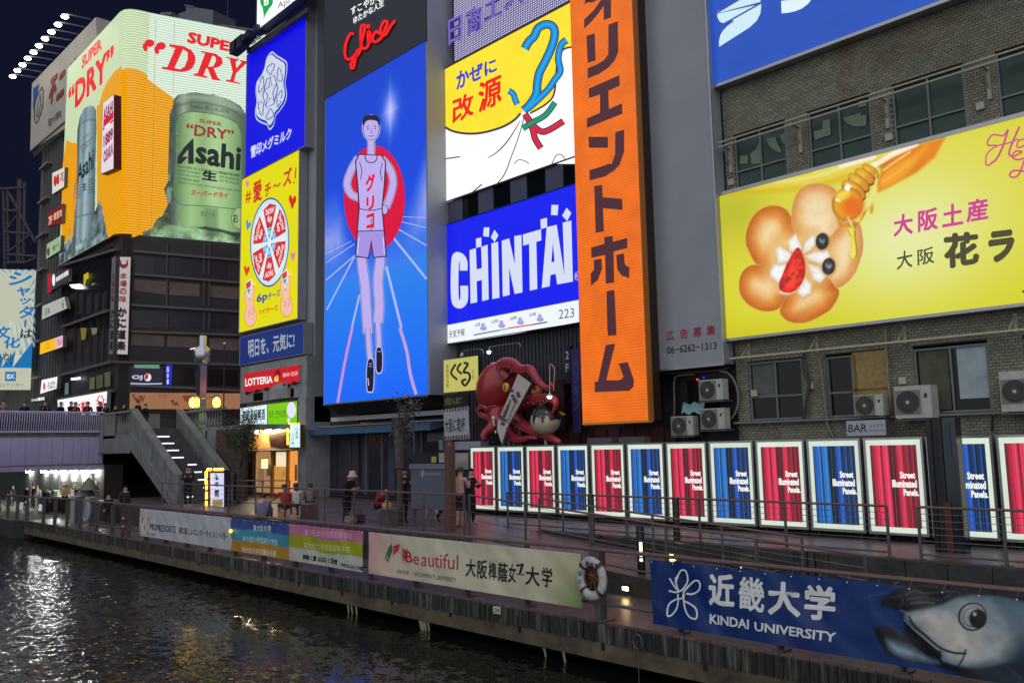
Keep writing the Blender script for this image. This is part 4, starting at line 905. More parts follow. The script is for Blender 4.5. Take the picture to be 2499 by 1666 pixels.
for x, y, rx, ry in ((880, 75, 92, 60), (830, 125, 108, 64), (775, 185, 120, 68), (725, 255, 135, 76)):
    RS.ell('r', x, y+6, rx, ry, (128, 62, 6), rot=38, soft=.03); RS.ell('r', x-5, y-10, rx*.98, ry*.80, None, rot=38, soft=.03, grad=[(0, (206, 140, 20)), (.10, (236, 184, 52)), (.22, (248, 224, 140))]); RS.ell('r', x+rx*.4, y+ry*.35, rx*.4, ry*.4, (206, 122, 12), rot=38, soft=.12, alpha=.7)
RS.ell('r', 665, 385, 150, 162, None, rot=20, soft=.03, grad=[(0, (176, 110, 0)), (.10, (226, 166, 10)), (.3, (236, 176, 20))], mottle=.08, mf=3); RS.ell('r', 710, 415, 105, 105, (226, 104, 4), rot=20, soft=.22, alpha=.95, mottle=.1); RS.ell('r', 615, 300, 70, 44, (250, 222, 80), rot=-20, soft=.14, alpha=.8)
RS.shape('r', [630,235,662,190,702,212,672,268], (253, 253, 255), soft=.04); RS.ell('r', 563, 345, 12, 14, (255, 252, 230), soft=.02); RS.ell('r', 588, 352, 9, 11, (255, 252, 230), soft=.02)
RS.shape('r', [560,500,620,590,770,560,820,470,870,410,800,540,745,600,735,640,700,650,660,600,590,595], (216, 140, 8), soft=.05, mottle=.25, mf=5); RS.blur_line('r', [668,515,700,570,715,612], .04, (255, 240, 180), .9, .03)
RS.shape('r', [650,595,735,600,740,700,752,780,758,860,740,915,700,920,682,890,690,780,690,700], None, smooth=False, soft=.03, grad=[(0, (190, 160, 20)), (.05, (232, 214, 70)), (.12, (246, 238, 130))]); RS.blur_line('r', [737,640,742,740,757,840,745,892], .022, (112, 100, 14), .8, .02); RS.blur_line('r', [692,700,694,820,690,880], .02, (252, 250, 205), .9, .02)
RS.shape('r', [880,420,905,370,915,430,910,470,885,480,875,450], (222, 160, 14), soft=.03); RS.blur_line('r', [942,100,932,200,902,300,852,400], .035, (253, 228, 130), .9, .03)
RS.build('lit_picture', t, .006, True, 1.0)
m_ = MB(); m_.face([(-3.2, 21.695, Z0), (X1, 21.695, Z0), (X1, 21.695, Z1), (-3.2, 21.695, Z1)], E((214, 207, 50))); m_.build('lit_picture', t)
a = Art(P1, .010, .002)
for i, ch in enumerate('大阪土産'): a.text('r', ch, [1105+i*232,700-i*45,1290+i*240,668-i*46,1105+i*232,495-i*48], (200, 60, 142), .03)
bk = (72, 66, 38); a.text('r', '大', [1135,1015,1285,985,1135,845], bk, .015); a.text('r', '阪', [1335,975,1495,945,1330,820], bk, .015); a.text('r', '花', [1590,1010,1925,955,1580,670,1920,640], bk, .05); a.text('r', 'ラ', [2010,955,2262,915,2010,650,2262,620], bk, .06)
pk = (205, 70, 130)
a.line('q', [2200,1240,2150,1300,2060,1290,2010,1340,2010,1390,2090,1390], 16, pk); a.line('q', [2200,1240,2150,1400,2090,1520,2030,1568], 20, pk); a.line('q', [2310,1210,2260,1320,2220,1420,2210,1480,2250,1500], 20, pk); a.line('q', [1985,1568,2000,1470,2090,1400,2200,1370,2300,1330], 14, pk); a.line('q', [2352,1330,2300,1350,2285,1400,2320,1410,2400,1360], 16, pk); a.line('q', [2250,1500,2310,1470,2330,1450,2270,1450,2240,1500,2290,1530,2400,1500], 17, pk)
a.line('r', [1980,0,2010,15,2035,0], 16, pk); a.line('r', [2352,-30,2330,40,2300,105,2250,130,2215,110,2240,70,2300,65,2400,80], 18, pk)
a.poly('r', [2330,1215,2420,1180,2420,1235,2345,1235], bk)
a.build('biscuit_artwork', t)
# ---- lit street panels ----
RED = [(.0, .06, (96, 20, 32)), (.06, .14, (170, 32, 56)), (.14, .25, (226, 52, 88)), (.25, .29, (130, 24, 44)), (.29, .42, (232, 56, 92)), (.42, .55, (84, 28, 38)), (.55, .60, (120, 30, 46)), (.60, .72, (214, 48, 80)), (.72, .80, (130, 30, 46)), (.80, .84, (170, 40, 60)), (.84, .90, (96, 24, 38)), (.90, .94, (160, 36, 58)), (.94, 1, (110, 26, 42))]
BLU = [(.0, .04, (24, 44, 84)), (.04, .16, (32, 92, 178)), (.16, .19, (60, 140, 210)), (.19, .24, (24, 60, 120)), (.24, .38, (44, 120, 200)), (.38, .52, (20, 34, 52)), (.52, .58, (26, 44, 90)), (.58, .70, (36, 88, 190)), (.70, .78, (22, 44, 84)), (.78, .82, (34, 80, 150)), (.82, .90, (20, 40, 74)), (.90, .95, (32, 72, 140)), (.95, 1, (18, 38, 70))]
NM = ['leftmost red one beside the couple', 'blue one, second from the left end', 'red one, third from the left end', 'blue one, fourth from the left end', 'red one under the middle of the orange board', 'blue one under the right edge of the orange board', 'red one under the lower left air conditioner', 'blue one right of the stacked air conditioners', 'red one under the dark curtained window', 'blue one left of the bar sign', 'red one directly below the bar sign', 'blue one right of the black pillar', 'red one cut by the right edge']
for k in range(13):
    x0 = -23.2+1.4075*k; w_ = 1.33; zb, zt = .15, 2.31; Y = 19.6
    t = thing('street_light_panel', 'tall lit curtain panel with white border: '+NM[k], 'light panel', (x0+w_/2, Y, 0), 'lit curtain panels along the promenade')
    m_ = MB(); m_.box(x0, Y, zb, x0+w_, Y+.22, zt, M_alu)
    for q in ((x0, zb, x0+w_, zb+.05), (x0, zt-.05, x0+w_, zt), (x0, zb+.05, x0+.05, zt-.05), (x0+w_-.05, zb+.05, x0+w_, zt-.05)): m_.box(q[0], Y-.03, q[1], q[2], Y, q[3], M_alu)
    for dx in (.1, w_-.18): m_.box(x0+dx, Y+.05, 0, x0+dx+.08, Y+.15, zb, M_black)
    m_.build('frame', t)
    a = Art(YP(Y), .004, .0015)
    bk_ = round(.93+.10*hsh(k, 3), 2); a.wpoly([(x0+.05, zb+.05), (x0+w_-.05, zb+.05), (x0+w_-.05, zt-.05), (x0+.05, zt-.05)], E((222, 234, 216), bk_, None, True, .12))
    a.build('lit_border', t)
    a = Art(YP(Y), .012, .0012)
    px0, px1, pz0, pz1 = x0+.145, x0+w_-.145, zb+.17, zt-.17
    for s0, s1, c in (RED if k % 2 == 0 else BLU):
        a.wpoly([(px0+(px1-px0)*s0, pz0), (px0+(px1-px0)*s1, pz0), (px0+(px1-px0)*(s1-.02 if s1 < 1 else s1), pz1), (px0+(px1-px0)*(s0-.02 if s0 > 0 else s0), pz1)], E(c, 1.0)); a.off -= .0012
        for q in range(3):
            f0 = s0+(s1-s0)*(.15+.3*q); a.off += .0012
            a.wpoly([(px0+(px1-px0)*f0, pz0), (px0+(px1-px0)*(f0+(s1-s0)*.1), pz0), (px0+(px1-px0)*(f0+(s1-s0)*.08), pz1), (px0+(px1-px0)*f0, pz1)], E(mixc(c, (0, 0, 10) if q != 1 else (255, 160, 190) if k % 2 == 0 else (140, 200, 255), .28), 1.0, None, False)); a.off -= .0024
    a.off = .02
    def wtext(body, u0, u1, v0, v1, bold):
        vs, fs = glyph(body, bold); kk = a.mb.mi(E((240, 240, 235), 1.1, None, False)); i = len(a.mb.v)
        a.mb.v += [(u0+(u1-u0)*u, Y-.022-wz, v0+(v1-v0)*v) for u, v, wz in vs]
        for f in fs: a.mb.f.append(tuple(i+j for j in f)); a.mb.m.append(kk); a.mb.sm.append(False)
    W0 = px1-px0
    wtext('Street', px0+W0*.62, px1-W0*.06, 1.40, 1.55, .045); wtext('Illuminated', px0+W0*.44, px1-W0*.04, 1.20, 1.37, .045); wtext('Panels.', px0+W0*.67, px1-W0*.01, 1.02, 1.17, .045)
    a.off = .004; a.wpoly([(x0+.105, 1.02), (x0+.13, 1.02), (x0+.13, 1.55), (x0+.105, 1.55)], E((170, 140, 30), .8, None, False))
    a.build('curtain_picture', t)
# ---- banners tied to the canal railing ----
def banner(name, label, X0, X1, ZB, ZT, fn, seed, nx_=120, Y=11.70, gl=.5, art=None, rt=None):
    rs = random.Random(seed); ph = [rs.uniform(0, 6) for _ in range(8)]
    L = X1-X0
    def wp(x, z):
        u = (x-X0); v = (z-ZB)/(ZT-ZB)
        sag = .018*math.sin(u*2.1+ph[0]+v*1.4)+.010*math.sin(u*5.3+ph[1]-v*3)+.006*math.sin(u*9.7+v*7+ph[2])
        fold = .018*(fbm(u*1.7+ph[3]*9, v*1.6+u*.5)-.5)*2+.010*abs(math.sin(u*3.1+v*4+ph[4]))
        return sag*(.3+.7*v*(1-v)*3)+fold
    t = thing(name, label, 'banner', ((X0+X1)/2, Y, ZB))
    pl = YP(Y)
    picture(pl, X0, X1, ZB, ZT, nx_, 26, fn, 0, False, warp=wp, rough=gl).build('cloth', t)
    m_ = MB(); n = max(3, int(L/.42))
    for i in range(n+1):
        x = X0+.04+(L-.08)*i/n
        p = Vector((x, Y-wp(x, ZT-.03)-.006, ZT-.035)); m_.ball(p, .014, D((225, 225, 225), .3, .5), 6, 4)
        m_.tube([p, Vector((x+.01, Y+.05, ZT+.05)), Vector((x, 11.80, .45))], .0025, D((120, 118, 116)), 4)
    m_.build('eyelets_and_ties', t, None, 'stuff')
    a = Art(pl, .02, .001, False); a.t = t; a.wp = wp; return a
def bdone(a, name='lettering'):
    """drape the printed art over the folds of the cloth"""
    nv = []
    n = a.pl.n
    for x, y, z in a.mb.v:
        off = a.pl.P.y-y      # height of the print layer
        yy = a.pl.P.y-.003-off*.12-a.wp(x, z)
        nv.append((x, yy, z))
    a.mb.v = nv; a.mb.build(name, a.t)
def fac(x, y): return onY(x, y, 11.7)
def bx(*p): return [onY(x, y, 11.7) for x, y in p]
def B0(col): return lambda x, z: mixc(col, (0, 0, 0), .10*fbm(x*2, z*3))
q = bx((343, 1252), (567, 1262), (345, 1310), (563, 1348)); ZT = .34; ZB = -.62
a = banner('white_resort_banner', 'white wrinkled canal banner with gold emblem and thin black lettering', q[0].x, q[1].x, ZB, ZT, B0((196, 196, 200)), 1)
a.poly('d', [1352,240,1425,245,1420,410,1352,405], (168, 138, 72)); a.line('d', [1395,250,1370,290,1365,350,1390,400], 14, (215, 205, 180)); a.ell('d', 1380, 290, 16, 30, (210, 200, 175))
a.text('d', 'MGM', [1430,360,1510,372,1430,298,1510,310], (35, 35, 45), .015); a.text('d', 'RESORTS', [1515,374,1682,392,1515,312,1682,325], (35, 35, 45), .01); a.text('d', 'JAPAN', [1428,415,1476,420,1428,392], (70, 70, 80), .01); a.text('d', '夜に新しいエンターテイメントを−', [1705,400,2175,460,1705,330,2175,385], (50, 50, 60), .01); bdone(a)
xs = [onY(562, 1300, 11.7).x, onY(706, 1300, 11.7).x, onY(886, 1300, 11.7).x, onY(898, 1300, 11.7).x, onY(1418, 1400, 11.7).x, onY(1588, 1400, 11.7).x]
def three(c1, c2, c3, z1, z2):
    def f(x, z):
        zz = z+.02*math.sin(x*2.5)
        return mixc(c1 if zz > z1 else c2 if zz > z2 else c3, (0, 0, 0), .12*fbm(x*2, z*3))
    return f
a = banner('university_stripe_banner', 'blue, teal and orange striped banner with white characters', xs[0]+.05, xs[1], ZB, ZT, three((62, 84, 160), (70, 158, 180), (196, 142, 50), .05, -.28), 2, 60)
a.text('h', '東大阪大学', [455,375,625,382,455,310,625,318], (215, 215, 210), .02); a.text('h', '東大阪大学短期大学部', [362,470,695,515,362,412,695,450], (190, 215, 215), .02); a.text('h', '東大阪大学附属幼稚園', [358,578,675,620,358,520,675,560], (230, 215, 180), .02); bdone(a)
a = banner('school_stripe_banner', 'pink, lime and white striped banner with school names', xs[1]+.02, xs[2], ZB, ZT, three((206, 118, 158), (168, 172, 26), (200, 200, 190), .05, -.28), 3, 70)
a.text('h', '東大阪大学柏原高等学校', [942,415,1412,460,942,350,1412,390], (232, 185, 205), .01); a.text('h', '東大阪大学敬愛高等学校', [942,535,1388,585,942,475,1388,515], (225, 222, 150), .01); a.text('h', '夢輝く翼 はばたく若者', [930,645,1270,695,930,595,1270,640], (40, 40, 45), .035); a.text('h', '学校法人村上学園', [1295,712,1508,752,1295,675,1508,712], (40, 40, 45), .02); bdone(a)
def beau(x, z):
    c = mixc((222, 172, 170), (212, 205, 178), (x-xs[3])/1.6)
    v = (x-xs[4])/(xs[4]-xs[3]); g_ = max(0, 1+v*6.5)
    c = mixc(c, (196, 188, 138), g_*.8); c = mixc(c, (70, 122, 56), max(0, g_-.35)*max(0, .75-(z-ZB)/(ZT-ZB))*1.5)
    return mixc(c, (60, 55, 30), .22*max(0, fbm(x*1.6+3, z*2)-.35))
a = banner('womens_university_banner', 'cream banner fading from pink to green with a red word and black characters', xs[3]+.05, xs[4], ZB, ZT, beau, 4, 150)
a.poly('h', [1715,640,1745,540,1778,488,1786,560,1745,670], (40, 110, 80)); a.line('h', [1730,650,1770,500], 8, (220, 200, 185)); a.poly('h', [1788,520,1855,495,1835,560,1790,608], (205, 45, 60))
cr = (192, 42, 60); a.text('h', '美', [1870,660,1945,668,1872,530,1948,540], cr, .02); a.text('h', 'B', [1915,668,1985,680,1915,560,1980,570], cr, .02)
a.text('h', 'e', [1990,690,2045,698,1990,610,2045,615], cr, .0); a.text('l', 'autiful', [105,705,455,745,110,570,455,600], cr, -.002)
a.text('h', 'OSAKA SHOIN', [1825,775,1945,790,1825,740,1945,755], (120, 105, 95), .0); a.text('h', 'WOMEN’S', [1990,800,2200,828,1990,765,2200,790], (110, 105, 95), .0); a.text('l', 'UNIVERSITY', [250,838,440,860,250,795,440,818], (120, 112, 100), .0)
for ch, Q in (('大', [525,805,625,815,525,640,622,640]), ('阪', [638,825,728,835,638,650,728,652]), ('樟', [738,835,812,845,738,665,812,675]), ('蔭', [825,855,925,865,832,672,930,682]), ('女', [930,865,1005,870,940,678,1012,690]), ('子', [1008,850,1085,800,1010,690,1090,690]), ('大', [1098,885,1230,905,1110,705,1235,715]), ('学', [1258,905,1360,915,1258,710,1362,730])):
    if ch == '子': a.poly('l', [1012,692,1090,680,1088,702,1052,790,1085,778,1088,795,1012,788,1012,770,1035,785,1062,705,1015,712], (35, 28, 32)); continue
    a.text('l', ch, Q, (35, 28, 32), .018)
bdone(a)
XE = 1.0
def fish(x, z):
    u = (x-xs[5]); v = (z-ZB)/(ZT-ZB)
    c = mixc((14, 42, 104), (18, 62, 132), .7*fbm(x*1.2, z*1.5)+.1*v)
    return c
a = banner('blue_fish_banner', 'long glossy blue banner with white university lettering and a big tuna head', xs[5], XE, -.68, .36, fish, 5, 220, gl=.3)
wt = (238, 238, 236)
a.line('p', [600,790,575,860,580,830,600,790,630,750,670,750,690,800,688,860,650,925,610,945,585,890,575,815], 17, wt)
a.line('p', [515,825,560,900,600,945], 17, wt, smooth=False); a.line('p', [505,945,560,958,615,955], 17, wt); a.line('p', [650,960,700,900,760,850,800,850,818,890,800,940,740,975,680,970], 17, wt)
a.line('p', [590,1020,520,1060,495,1110,495,1180,530,1180,580,1120,600,1040,595,975], 17, wt); a.line('p', [600,1018,640,1015,655,960], 15, wt); a.line('p', [655,1040,720,1070,770,1110,785,1170,770,1212,710,1190,670,1120,655,1030,660,975], 17, wt)
for ch, Q in (('近', [897,1080,1142,1105,897,775,1135,790]), ('畿', [1180,1120,1430,1160,1180,800,1430,830]), ('大', [1462,1170,1770,1200,1462,845,1755,870]), ('学', [1800,1215,2105,1240,1800,880,2105,905])): a.text('p', ch, Q, wt, .022 if ch == '畿' else .036)
a.text('p', 'KINDAI', [900,1258,1282,1312,900,1165,1282,1218], wt, .028); a.text('p', 'UNIVERSITY', [1335,1325,2105,1440,1335,1238,2112,1345], wt, .028)
# tuna head, painted as one soft picture
RS = Raster(YP(11.70), onY(2120, 1450, 11.7).x, XE, -.68, .36, .0125)
nz1 = RS.noise(1.3, 1)+.5; nz2 = RS.noise(3, 2)
bg = np.stack([14+10*nz1, 42+26*nz1, 102+34*nz1], -1); RS.c = bg
RS.shape('t', [930,1040,1020,1020,1100,1050,1200,1080,1230,900,1120,860,1000,830,1010,760,1100,700,1190,650,1400,632,1700,690,2400,730,2700,900,2700,1700,1900,1530,1560,1410,1200,1340,1050,1290,1000,1220,950,1130], None, smooth=True, soft=.03, grad=[(0, (20, 22, 30)), (.2, (30, 28, 32))], wob=.01, mottle=.25, mf=6)
RS.shape('t', [1225,880,1400,850,1560,805,1690,745,1850,712,2050,722,2300,770,2700,900,2700,1340,2400,1350,2200,1380,1950,1420,1740,1405,1570,1350,1560,1260,1480,1200,1380,1120,1280,1020,1200,940], None, smooth=True, soft=.03, grad=[(0, (70, 84, 96)), (.04, (122, 140, 152)), (.12, (150, 166, 176))], wob=.012, wf=5, mottle=.22, mf=5, seed=3)
RS.shape('t', [1270,920,1450,870,1640,830,1780,800,1900,860,2080,1060,2260,1160,2200,1300,1950,1390,1740,1370,1620,1290,1480,1150,1340,1000], (192, 196, 194), smooth=True, soft=.14, mottle=.22, mf=6, seed=5, alpha=.85)
RS.shape('t', [1320,930,1480,900,1600,930,1700,1010,1850,1130,1950,1170,1900,1270,1750,1320,1640,1230,1520,1100,1390,980], (222, 210, 196), smooth=True, soft=.16, mottle=.2, mf=7, seed=6, alpha=.8)
RS.shape('t', [2100,760,2400,800,2700,900,2700,1150,2350,1080,2200,960,2120,860], (78, 108, 128), smooth=True, soft=.15, alpha=.6, mottle=.3, mf=4)
RS.shape('t', [2250,1230,2500,1080,2700,1000,2700,1700,2100,1560,1900,1440,2150,1380], (28, 42, 60), smooth=True, soft=.2, alpha=.85, mottle=.3, mf=3)
RS.shape('t', [1020,1120,1130,1140,1300,1210,1430,1290,1540,1340,1560,1390,1400,1380,1200,1340,1080,1280,1030,1210], None, smooth=True, soft=.03, grad=[(0, (50, 62, 78)), (.05, (96, 116, 134)), (.1, (150, 166, 176))], mottle=.25, mf=6, seed=8)
RS.blur_line('t', [1262,930,1320,1020,1430,1110,1560,1220,1680,1268,1800,1280], .026, (20, 24, 30), 1, .015); RS.blur_line('t', [1215,960,1300,1046,1420,1140,1560,1252], .014, (214, 220, 222), .9, .012); RS.blur_line('t', [1802,1245,1775,1330,1730,1405], .018, (30, 40, 50), .9, .015); RS.blur_line('t', [1560,1255,1562,1330,1582,1390], .02, (22, 26, 32), .9, .015)
for L, c in (([1230,725,1300,685,1420,705,1560,692,1690,682], (120, 112, 88)), ([1250,765,1400,742,1550,772,1650,722], (96, 98, 86)), ([1100,745,1180,732,1200,790,1160,840], (96, 88, 74)), ([1280,800,1400,790,1500,800], (140, 138, 110)), ([1180,870,1230,885,1260,900], (170, 178, 170))): RS.blur_line('t', L, .018, c, .8, .03)
RS.ell('t', 1865, 930, 134, 138, (34, 38, 46), rot=35, soft=.015); RS.ell('t', 1868, 930, 122, 126, None, rot=35, soft=.01, grad=[(0, (120, 124, 128)), (.02, (206, 208, 208)), (.04, (92, 96, 100)), (.06, (190, 190, 184))]); RS.ell('t', 1850, 915, 74, 92, (196, 194, 186), rot=30, soft=.05, alpha=.7); RS.ell('t', 1918, 950, 78, 90, (14, 14, 18), soft=.02); RS.ell('t', 1900, 950, 60, 74, (40, 42, 48), soft=.05, alpha=.6); RS.ell('t', 1888, 905, 17, 19, (216, 224, 240), soft=.02)
RS.blur_line('t', [540,690,600,715,680,690,760,720,840,740,930,720,1050,700], .02, (74, 100, 150), .6, .03)
RS.build('printed_fish', a.t, .008, False, 1, .35, a.wp)
bdone(a, 'printed_art')
# life ring on its post
t = thing('life_ring', 'white life ring with brown straps hung on the railing beside the cream banner', 'life ring', (-10.62, 11.66, -.1))
c0 = onY(1444, 1411, 11.62); m_ = MB(); rows = []
for i in range(36):
    an = 2*math.pi*i/36; cc = c0+Vector((math.cos(an)*.265*1.0, 0, math.sin(an)*.30)); rows.append([cc+Vector((math.cos(an)*math.cos(b)*.085, math.sin(b)*.06, math.sin(an)*math.cos(b)*.085)) for b in [2*math.pi*k/10 for k in range(10)]])
rows.append(rows[0]); m_.grid(rows, bsdf('scuffed_white', (.52, .52, .50), .5, noise=.35, nscale=9), True, True); m_.build('ring', t)
for k in range(4):
    an = R(45+90*k); cc = c0+Vector((math.cos(an)*.265, 0, math.sin(an)*.30)); m_ = MB(); rows = []
    for da in (-.11, .11):
        a2 = an+da; rows.append([c0+Vector((math.cos(a2)*(.265+.09*math.cos(b)), .066*math.sin(b), math.sin(a2)*(.30+.09*math.cos(b)))) for b in [2*math.pi*q/10 for q in range(10)]])
    m_.grid(rows, D((88, 48, 40)), True, True); m_.build('strap', t)
a = Art(YP(11.555), 0, .0005, False)
for i, ch in enumerate('大阪府'): a.text('l', ch, [1612+i*5,880-i*75,1645+i*5,870-i*75,1608+i*5,835-i*75], (50, 70, 62), .01)
for i, ch in enumerate('建設局'): a.text('l', ch, [1675+i*45,700+i*8,1710+i*45,708+i*12,1678+i*45,655+i*10], (50, 70, 62), .02)
a.build('lettering', t)
m_ = MB(); m_.lathe([(.0, 0), (.22, 0), (.22, .02), (.0, .02)], c0+Vector((0, .1, 0)), D((92, 56, 34)), 18, 'y'); 
for i in range(9):
    an = i*.7; m_.tube([c0+Vector((.18*math.cos(an), .06, .2*math.sin(an))), c0+Vector((.05*math.sin(i), .02, .05)), c0+Vector((-.16*math.cos(an+1), .06, .18*math.sin(an+.5)))], .012, D((120, 76, 46)), 5)
m_.build('rope_coil', t)
m_ = MB(); m_.box(c0.x-.07, 11.74, -.8, c0.x+.07, 11.92, .38, M_steel); m_.box(c0.x-.15, 11.7, -.8, c0.x+.2, 12.0, -.77, M_steel); tag(m_.build('ring_post'), 'wide grey steel post carrying the life ring', 'post')
# =============== buildings ===============
def pbox(pl, fr, Q, out, dep, mat):
    """box with its front on plane pl moved out by `out` metres; Q = tl,tr,br,bl pixels"""
    q = Pl(pl.P+pl.n*out, pl.u, pl.n); return px_box(q, fr, Q, dep, mat)
def small_sign(name, label, pl, fr, Q, out, dep, face, casing, texts=(), lit=True, k=1.0, par=None, group=None):
    t = thing(name, label, 'sign', pl.at(*src(fr, Q[6], Q[7])), group) if par is None else par
    pbox(pl, fr, Q, out, dep, casing).build('casing', t)
    q = Pl(pl.P+pl.n*out, pl.u, pl.n); a = Art(q, .01, .002, lit); a.k = k
    a.poly(fr, Q, face); a.t = t; a.fn = 'sign_face'
    for tx in texts:
        if tx[0] == 'v': a.vtext(fr, tx[1], tx[2], tx[3], tx[4] if len(tx) > 4 else .02)
        elif tx[0] == 't': a.text(fr, tx[1], tx[2], tx[3], tx[4] if len(tx) > 4 else .02)
        elif tx[0] == 'p': a.poly(fr, tx[1], tx[2], smooth=len(tx) > 3)
        elif tx[0] == 'l': a.line(fr, tx[1], tx[3], tx[2])
        elif tx[0] == 'e': a.ell(fr, *tx[1], tx[2])
    a.build('sign_face', t); return t
M_dkwall = bsdf('dark_corrugated_wall', (.05, .05, .07), .6, noise=.3, nscale=2)
M_cream = bsdf('greyish_render', (.30, .31, .32), .8, noise=.25, nscale=1.5)
# ---- burger building left of the blue billboard ----
t = thing('sign_covered_building', 'narrow grey building carrying the snowflake, cheese and red burger signs', 'building', (-41, 22, 0))
m_ = MB(); m_.box(-45.25, 22.0, 3.7, -37.95, 40, 26, M_grey); m_.box(-45.2, 21.55, 4.95, -37.95, 22.0, 6.98, M_cream); m_.box(-38.7, 21.52, 0, -37.95, 22.95, 4.95, M_cream); m_.build('wall', t)
m_ = MB(); m_.box(-37.95, 22.9, 0, -35.4, 40, 34, M_dkwall); m_.build('rear_wall', t)
m_ = MB(); m_.box(-45.2, 24.2, 0, -38.7, 24.4, 3.7, D((150,110,60))); m_.box(-45.2, 22, 3.3, -38.7, 24.3, 3.7, D((150,110,70))); m_.build('inner_wall', t)
for i, x in enumerate((-43.6, -41.9, -40.3)):
    m_ = MB(); m_.box(x, 21.53, 5.0, x+1.1, 21.549, 5.42, M_glassd); m_.build('window', t)
m_ = MB(); m_.box(-41.3, 21.25, 4.95, -39.3, 21.42, 5.45, M_cream); m_.face([(-41.3, 21.25, 5.45), (-39.3, 21.25, 5.45), (-39.7, 21.42, 5.75), (-40.9, 21.42, 5.75)], M_cream); m_.build('duct', t)
tl = thing('roof_access_ladder', 'narrow steel ladder climbing the dark wall left of the blue billboard', 'ladder', (-37, 22.7, 7))
for x in (-37.35, -36.75): m_ = MB(); m_.box(x, 22.55, 7, x+.05, 22.6, 26, M_steel); m_.build('stile', tl)
for k in range(48): m_ = MB(); m_.box(-37.3, 22.56, 7.2+k*.39, -36.75, 22.59, 7.24+k*.39, M_alu); m_.build('rung', tl)
S = YP(21.5)
small_sign('red_burger_sign', 'red sign with white capitals, yellow flame and opening hours', S, 'g', [375,440,905,350,905,515,375,620], .06, .1, (205, 20, 34), M_cream,
  [('t', 'LOTTERIA', [385,560,648,525,385,485,645,455], (250,245,240), .04), ('e', (698, 455, 26, 56), (110, 10, 15)), ('e', (692, 482, 17, 34), (240, 170, 20)), ('t', 'L', [665,512,695,505,668,470], (250,240,220), .05), ('t', '08:45−22:30', [745,472,888,450,745,432,888,412], (250,200,200), .02)], k=.9)
for x in (425, 515, 610, 790, 875):
    p = S.at(*src('g', x, 632-(x-425)*.21)); tt = thing('sign_lamp', 'small black hooded lamp under the red burger sign, %s from the left' % ORD[[425,515,610,790,875].index(x)], 'lamp', p, 'hooded lamps under the red burger sign')
    m_ = MB(); m_.tube([p+Vector((0, .3, .02)), p+Vector((0, -.1, .06))], .03, M_black, 6); m_.ball(p+Vector((0, -.14, .05)), .1, M_black, 8, 6); m_.build('hood', tt)
    m_ = MB(); m_.box(p.x-.5, p.y+.1, p.z+.02, p.x+.5, p.y+.13, p.z+.07, E((255, 225, 235), 2.0)); m_.build('tube', tt)
small_sign('wine_sign', 'white lit sign with black vertical calligraphy beside the green sign', S, 'g', [340,768,595,732,595,935,335,955], .02, .35, (214, 236, 240), M_steel,
  [('t', '若耶溪紹興酒', [360,895,575,878,360,790,575,770], (40,40,50), .03)], k=1.1)
small_sign('green_sign', 'lime green lit sign with a white round bubble', S, 'g', [602,730,882,698,882,912,602,932], .02, .35, (120, 200, 0), M_steel,
  [('t', 'ピアットハウス', [680,868,775,855,680,785,775,775], (30,80,20), .03), ('t', '居酒・', [612,860,672,855,612,795,672,790], (60,120,20), 0), ('e', (828, 785, 44, 76), (225,225,245)), ('e', (802, 882, 15, 22), (225,225,245))])
# warm shop under it
ts = thing('warm_restaurant', 'small restaurant with warm lit front, awning and sliding door beneath the signs', 'shop', (-42, 22, 0))
q = Pl((0, 23.6, 0), (1, 0, 0), (0, -1, 0)); a = Art(YP(22.9), .0, .01, False)
m_ = MB(); m_.box(-45.2, 21.95, 2.45, -38.7, 22.05, 3.7, D((225, 175, 105), .7)); m_.build('upper_wall', ts)
m_ = MB(); m_.obox(Vector((-44.9, 21.2, 2.28)), Vector((6.2, 0, 0)), Vector((0, 1.45, .18)), Vector((0, 0, .06)), D((92, 62, 50))); m_.build('awning', ts)
m_ = MB(); m_.box(-44.9, 21.7, 0, -43.9, 21.8, 2.3, M_wood); m_.box(-43.9, 21.85, 0, -38.7, 21.95, .12, M_wood); m_.box(-41.95, 21.75, 0, -41.8, 21.9, 2.3, D((170,120,60))); m_.box(-40.3, 21.75, 0, -40.15, 21.9, 2.3, D((190,130,60))); m_.build('frame', ts)
a = Art(YP(21.9), 0, .006, True); a.k = 1.25
a.wpoly([(-43.9, .1), (-41.95, .1), (-41.95, 2.3), (-43.9, 2.3)], (150, 112, 72)); a.wpoly([(-41.8, .1), (-40.3, .1), (-40.3, 1.55), (-41.8, 1.55)], (176, 130, 62)); a.wpoly([(-40.15, .1), (-38.7, .1), (-38.7, 2.3), (-40.15, 2.3)], (212, 140, 66))
a.wpoly([(-43.6, .5), (-42.9, .5), (-42.9, 1.4), (-43.6, 1.4)], (120, 92, 66)); a.wpoly([(-42.6, 1.0), (-42.1, 1.0), (-42.1, 1.6), (-42.6, 1.6)], (72, 58, 48)); a.wpoly([(-41.6, 1.55), (-40.5, 1.55), (-40.5, 2.25), (-41.6, 2.25)], (205, 190, 160)); a.wpoly([(-39.6, .8), (-39.35, .8), (-39.35, 1.6), (-39.6, 1.6)], (90, 50, 30)); a.wpoly([(-39.2, 1.0), (-38.95, 1.0), (-38.95, 1.9), (-39.2, 1.9)], (235, 215, 180))
for i in range(4): a.wpoly([(-41.5+i*.28, 1.5), (-41.28+i*.28, 1.5), (-41.28+i*.28, 2.1), (-41.5+i*.28, 2.1)], (225, 205, 170))
a.vtext('g', '生酒', [742,1420,765,1415,742,1360,765,1355], (90,50,30), 0); a.build('lit_front', ts)
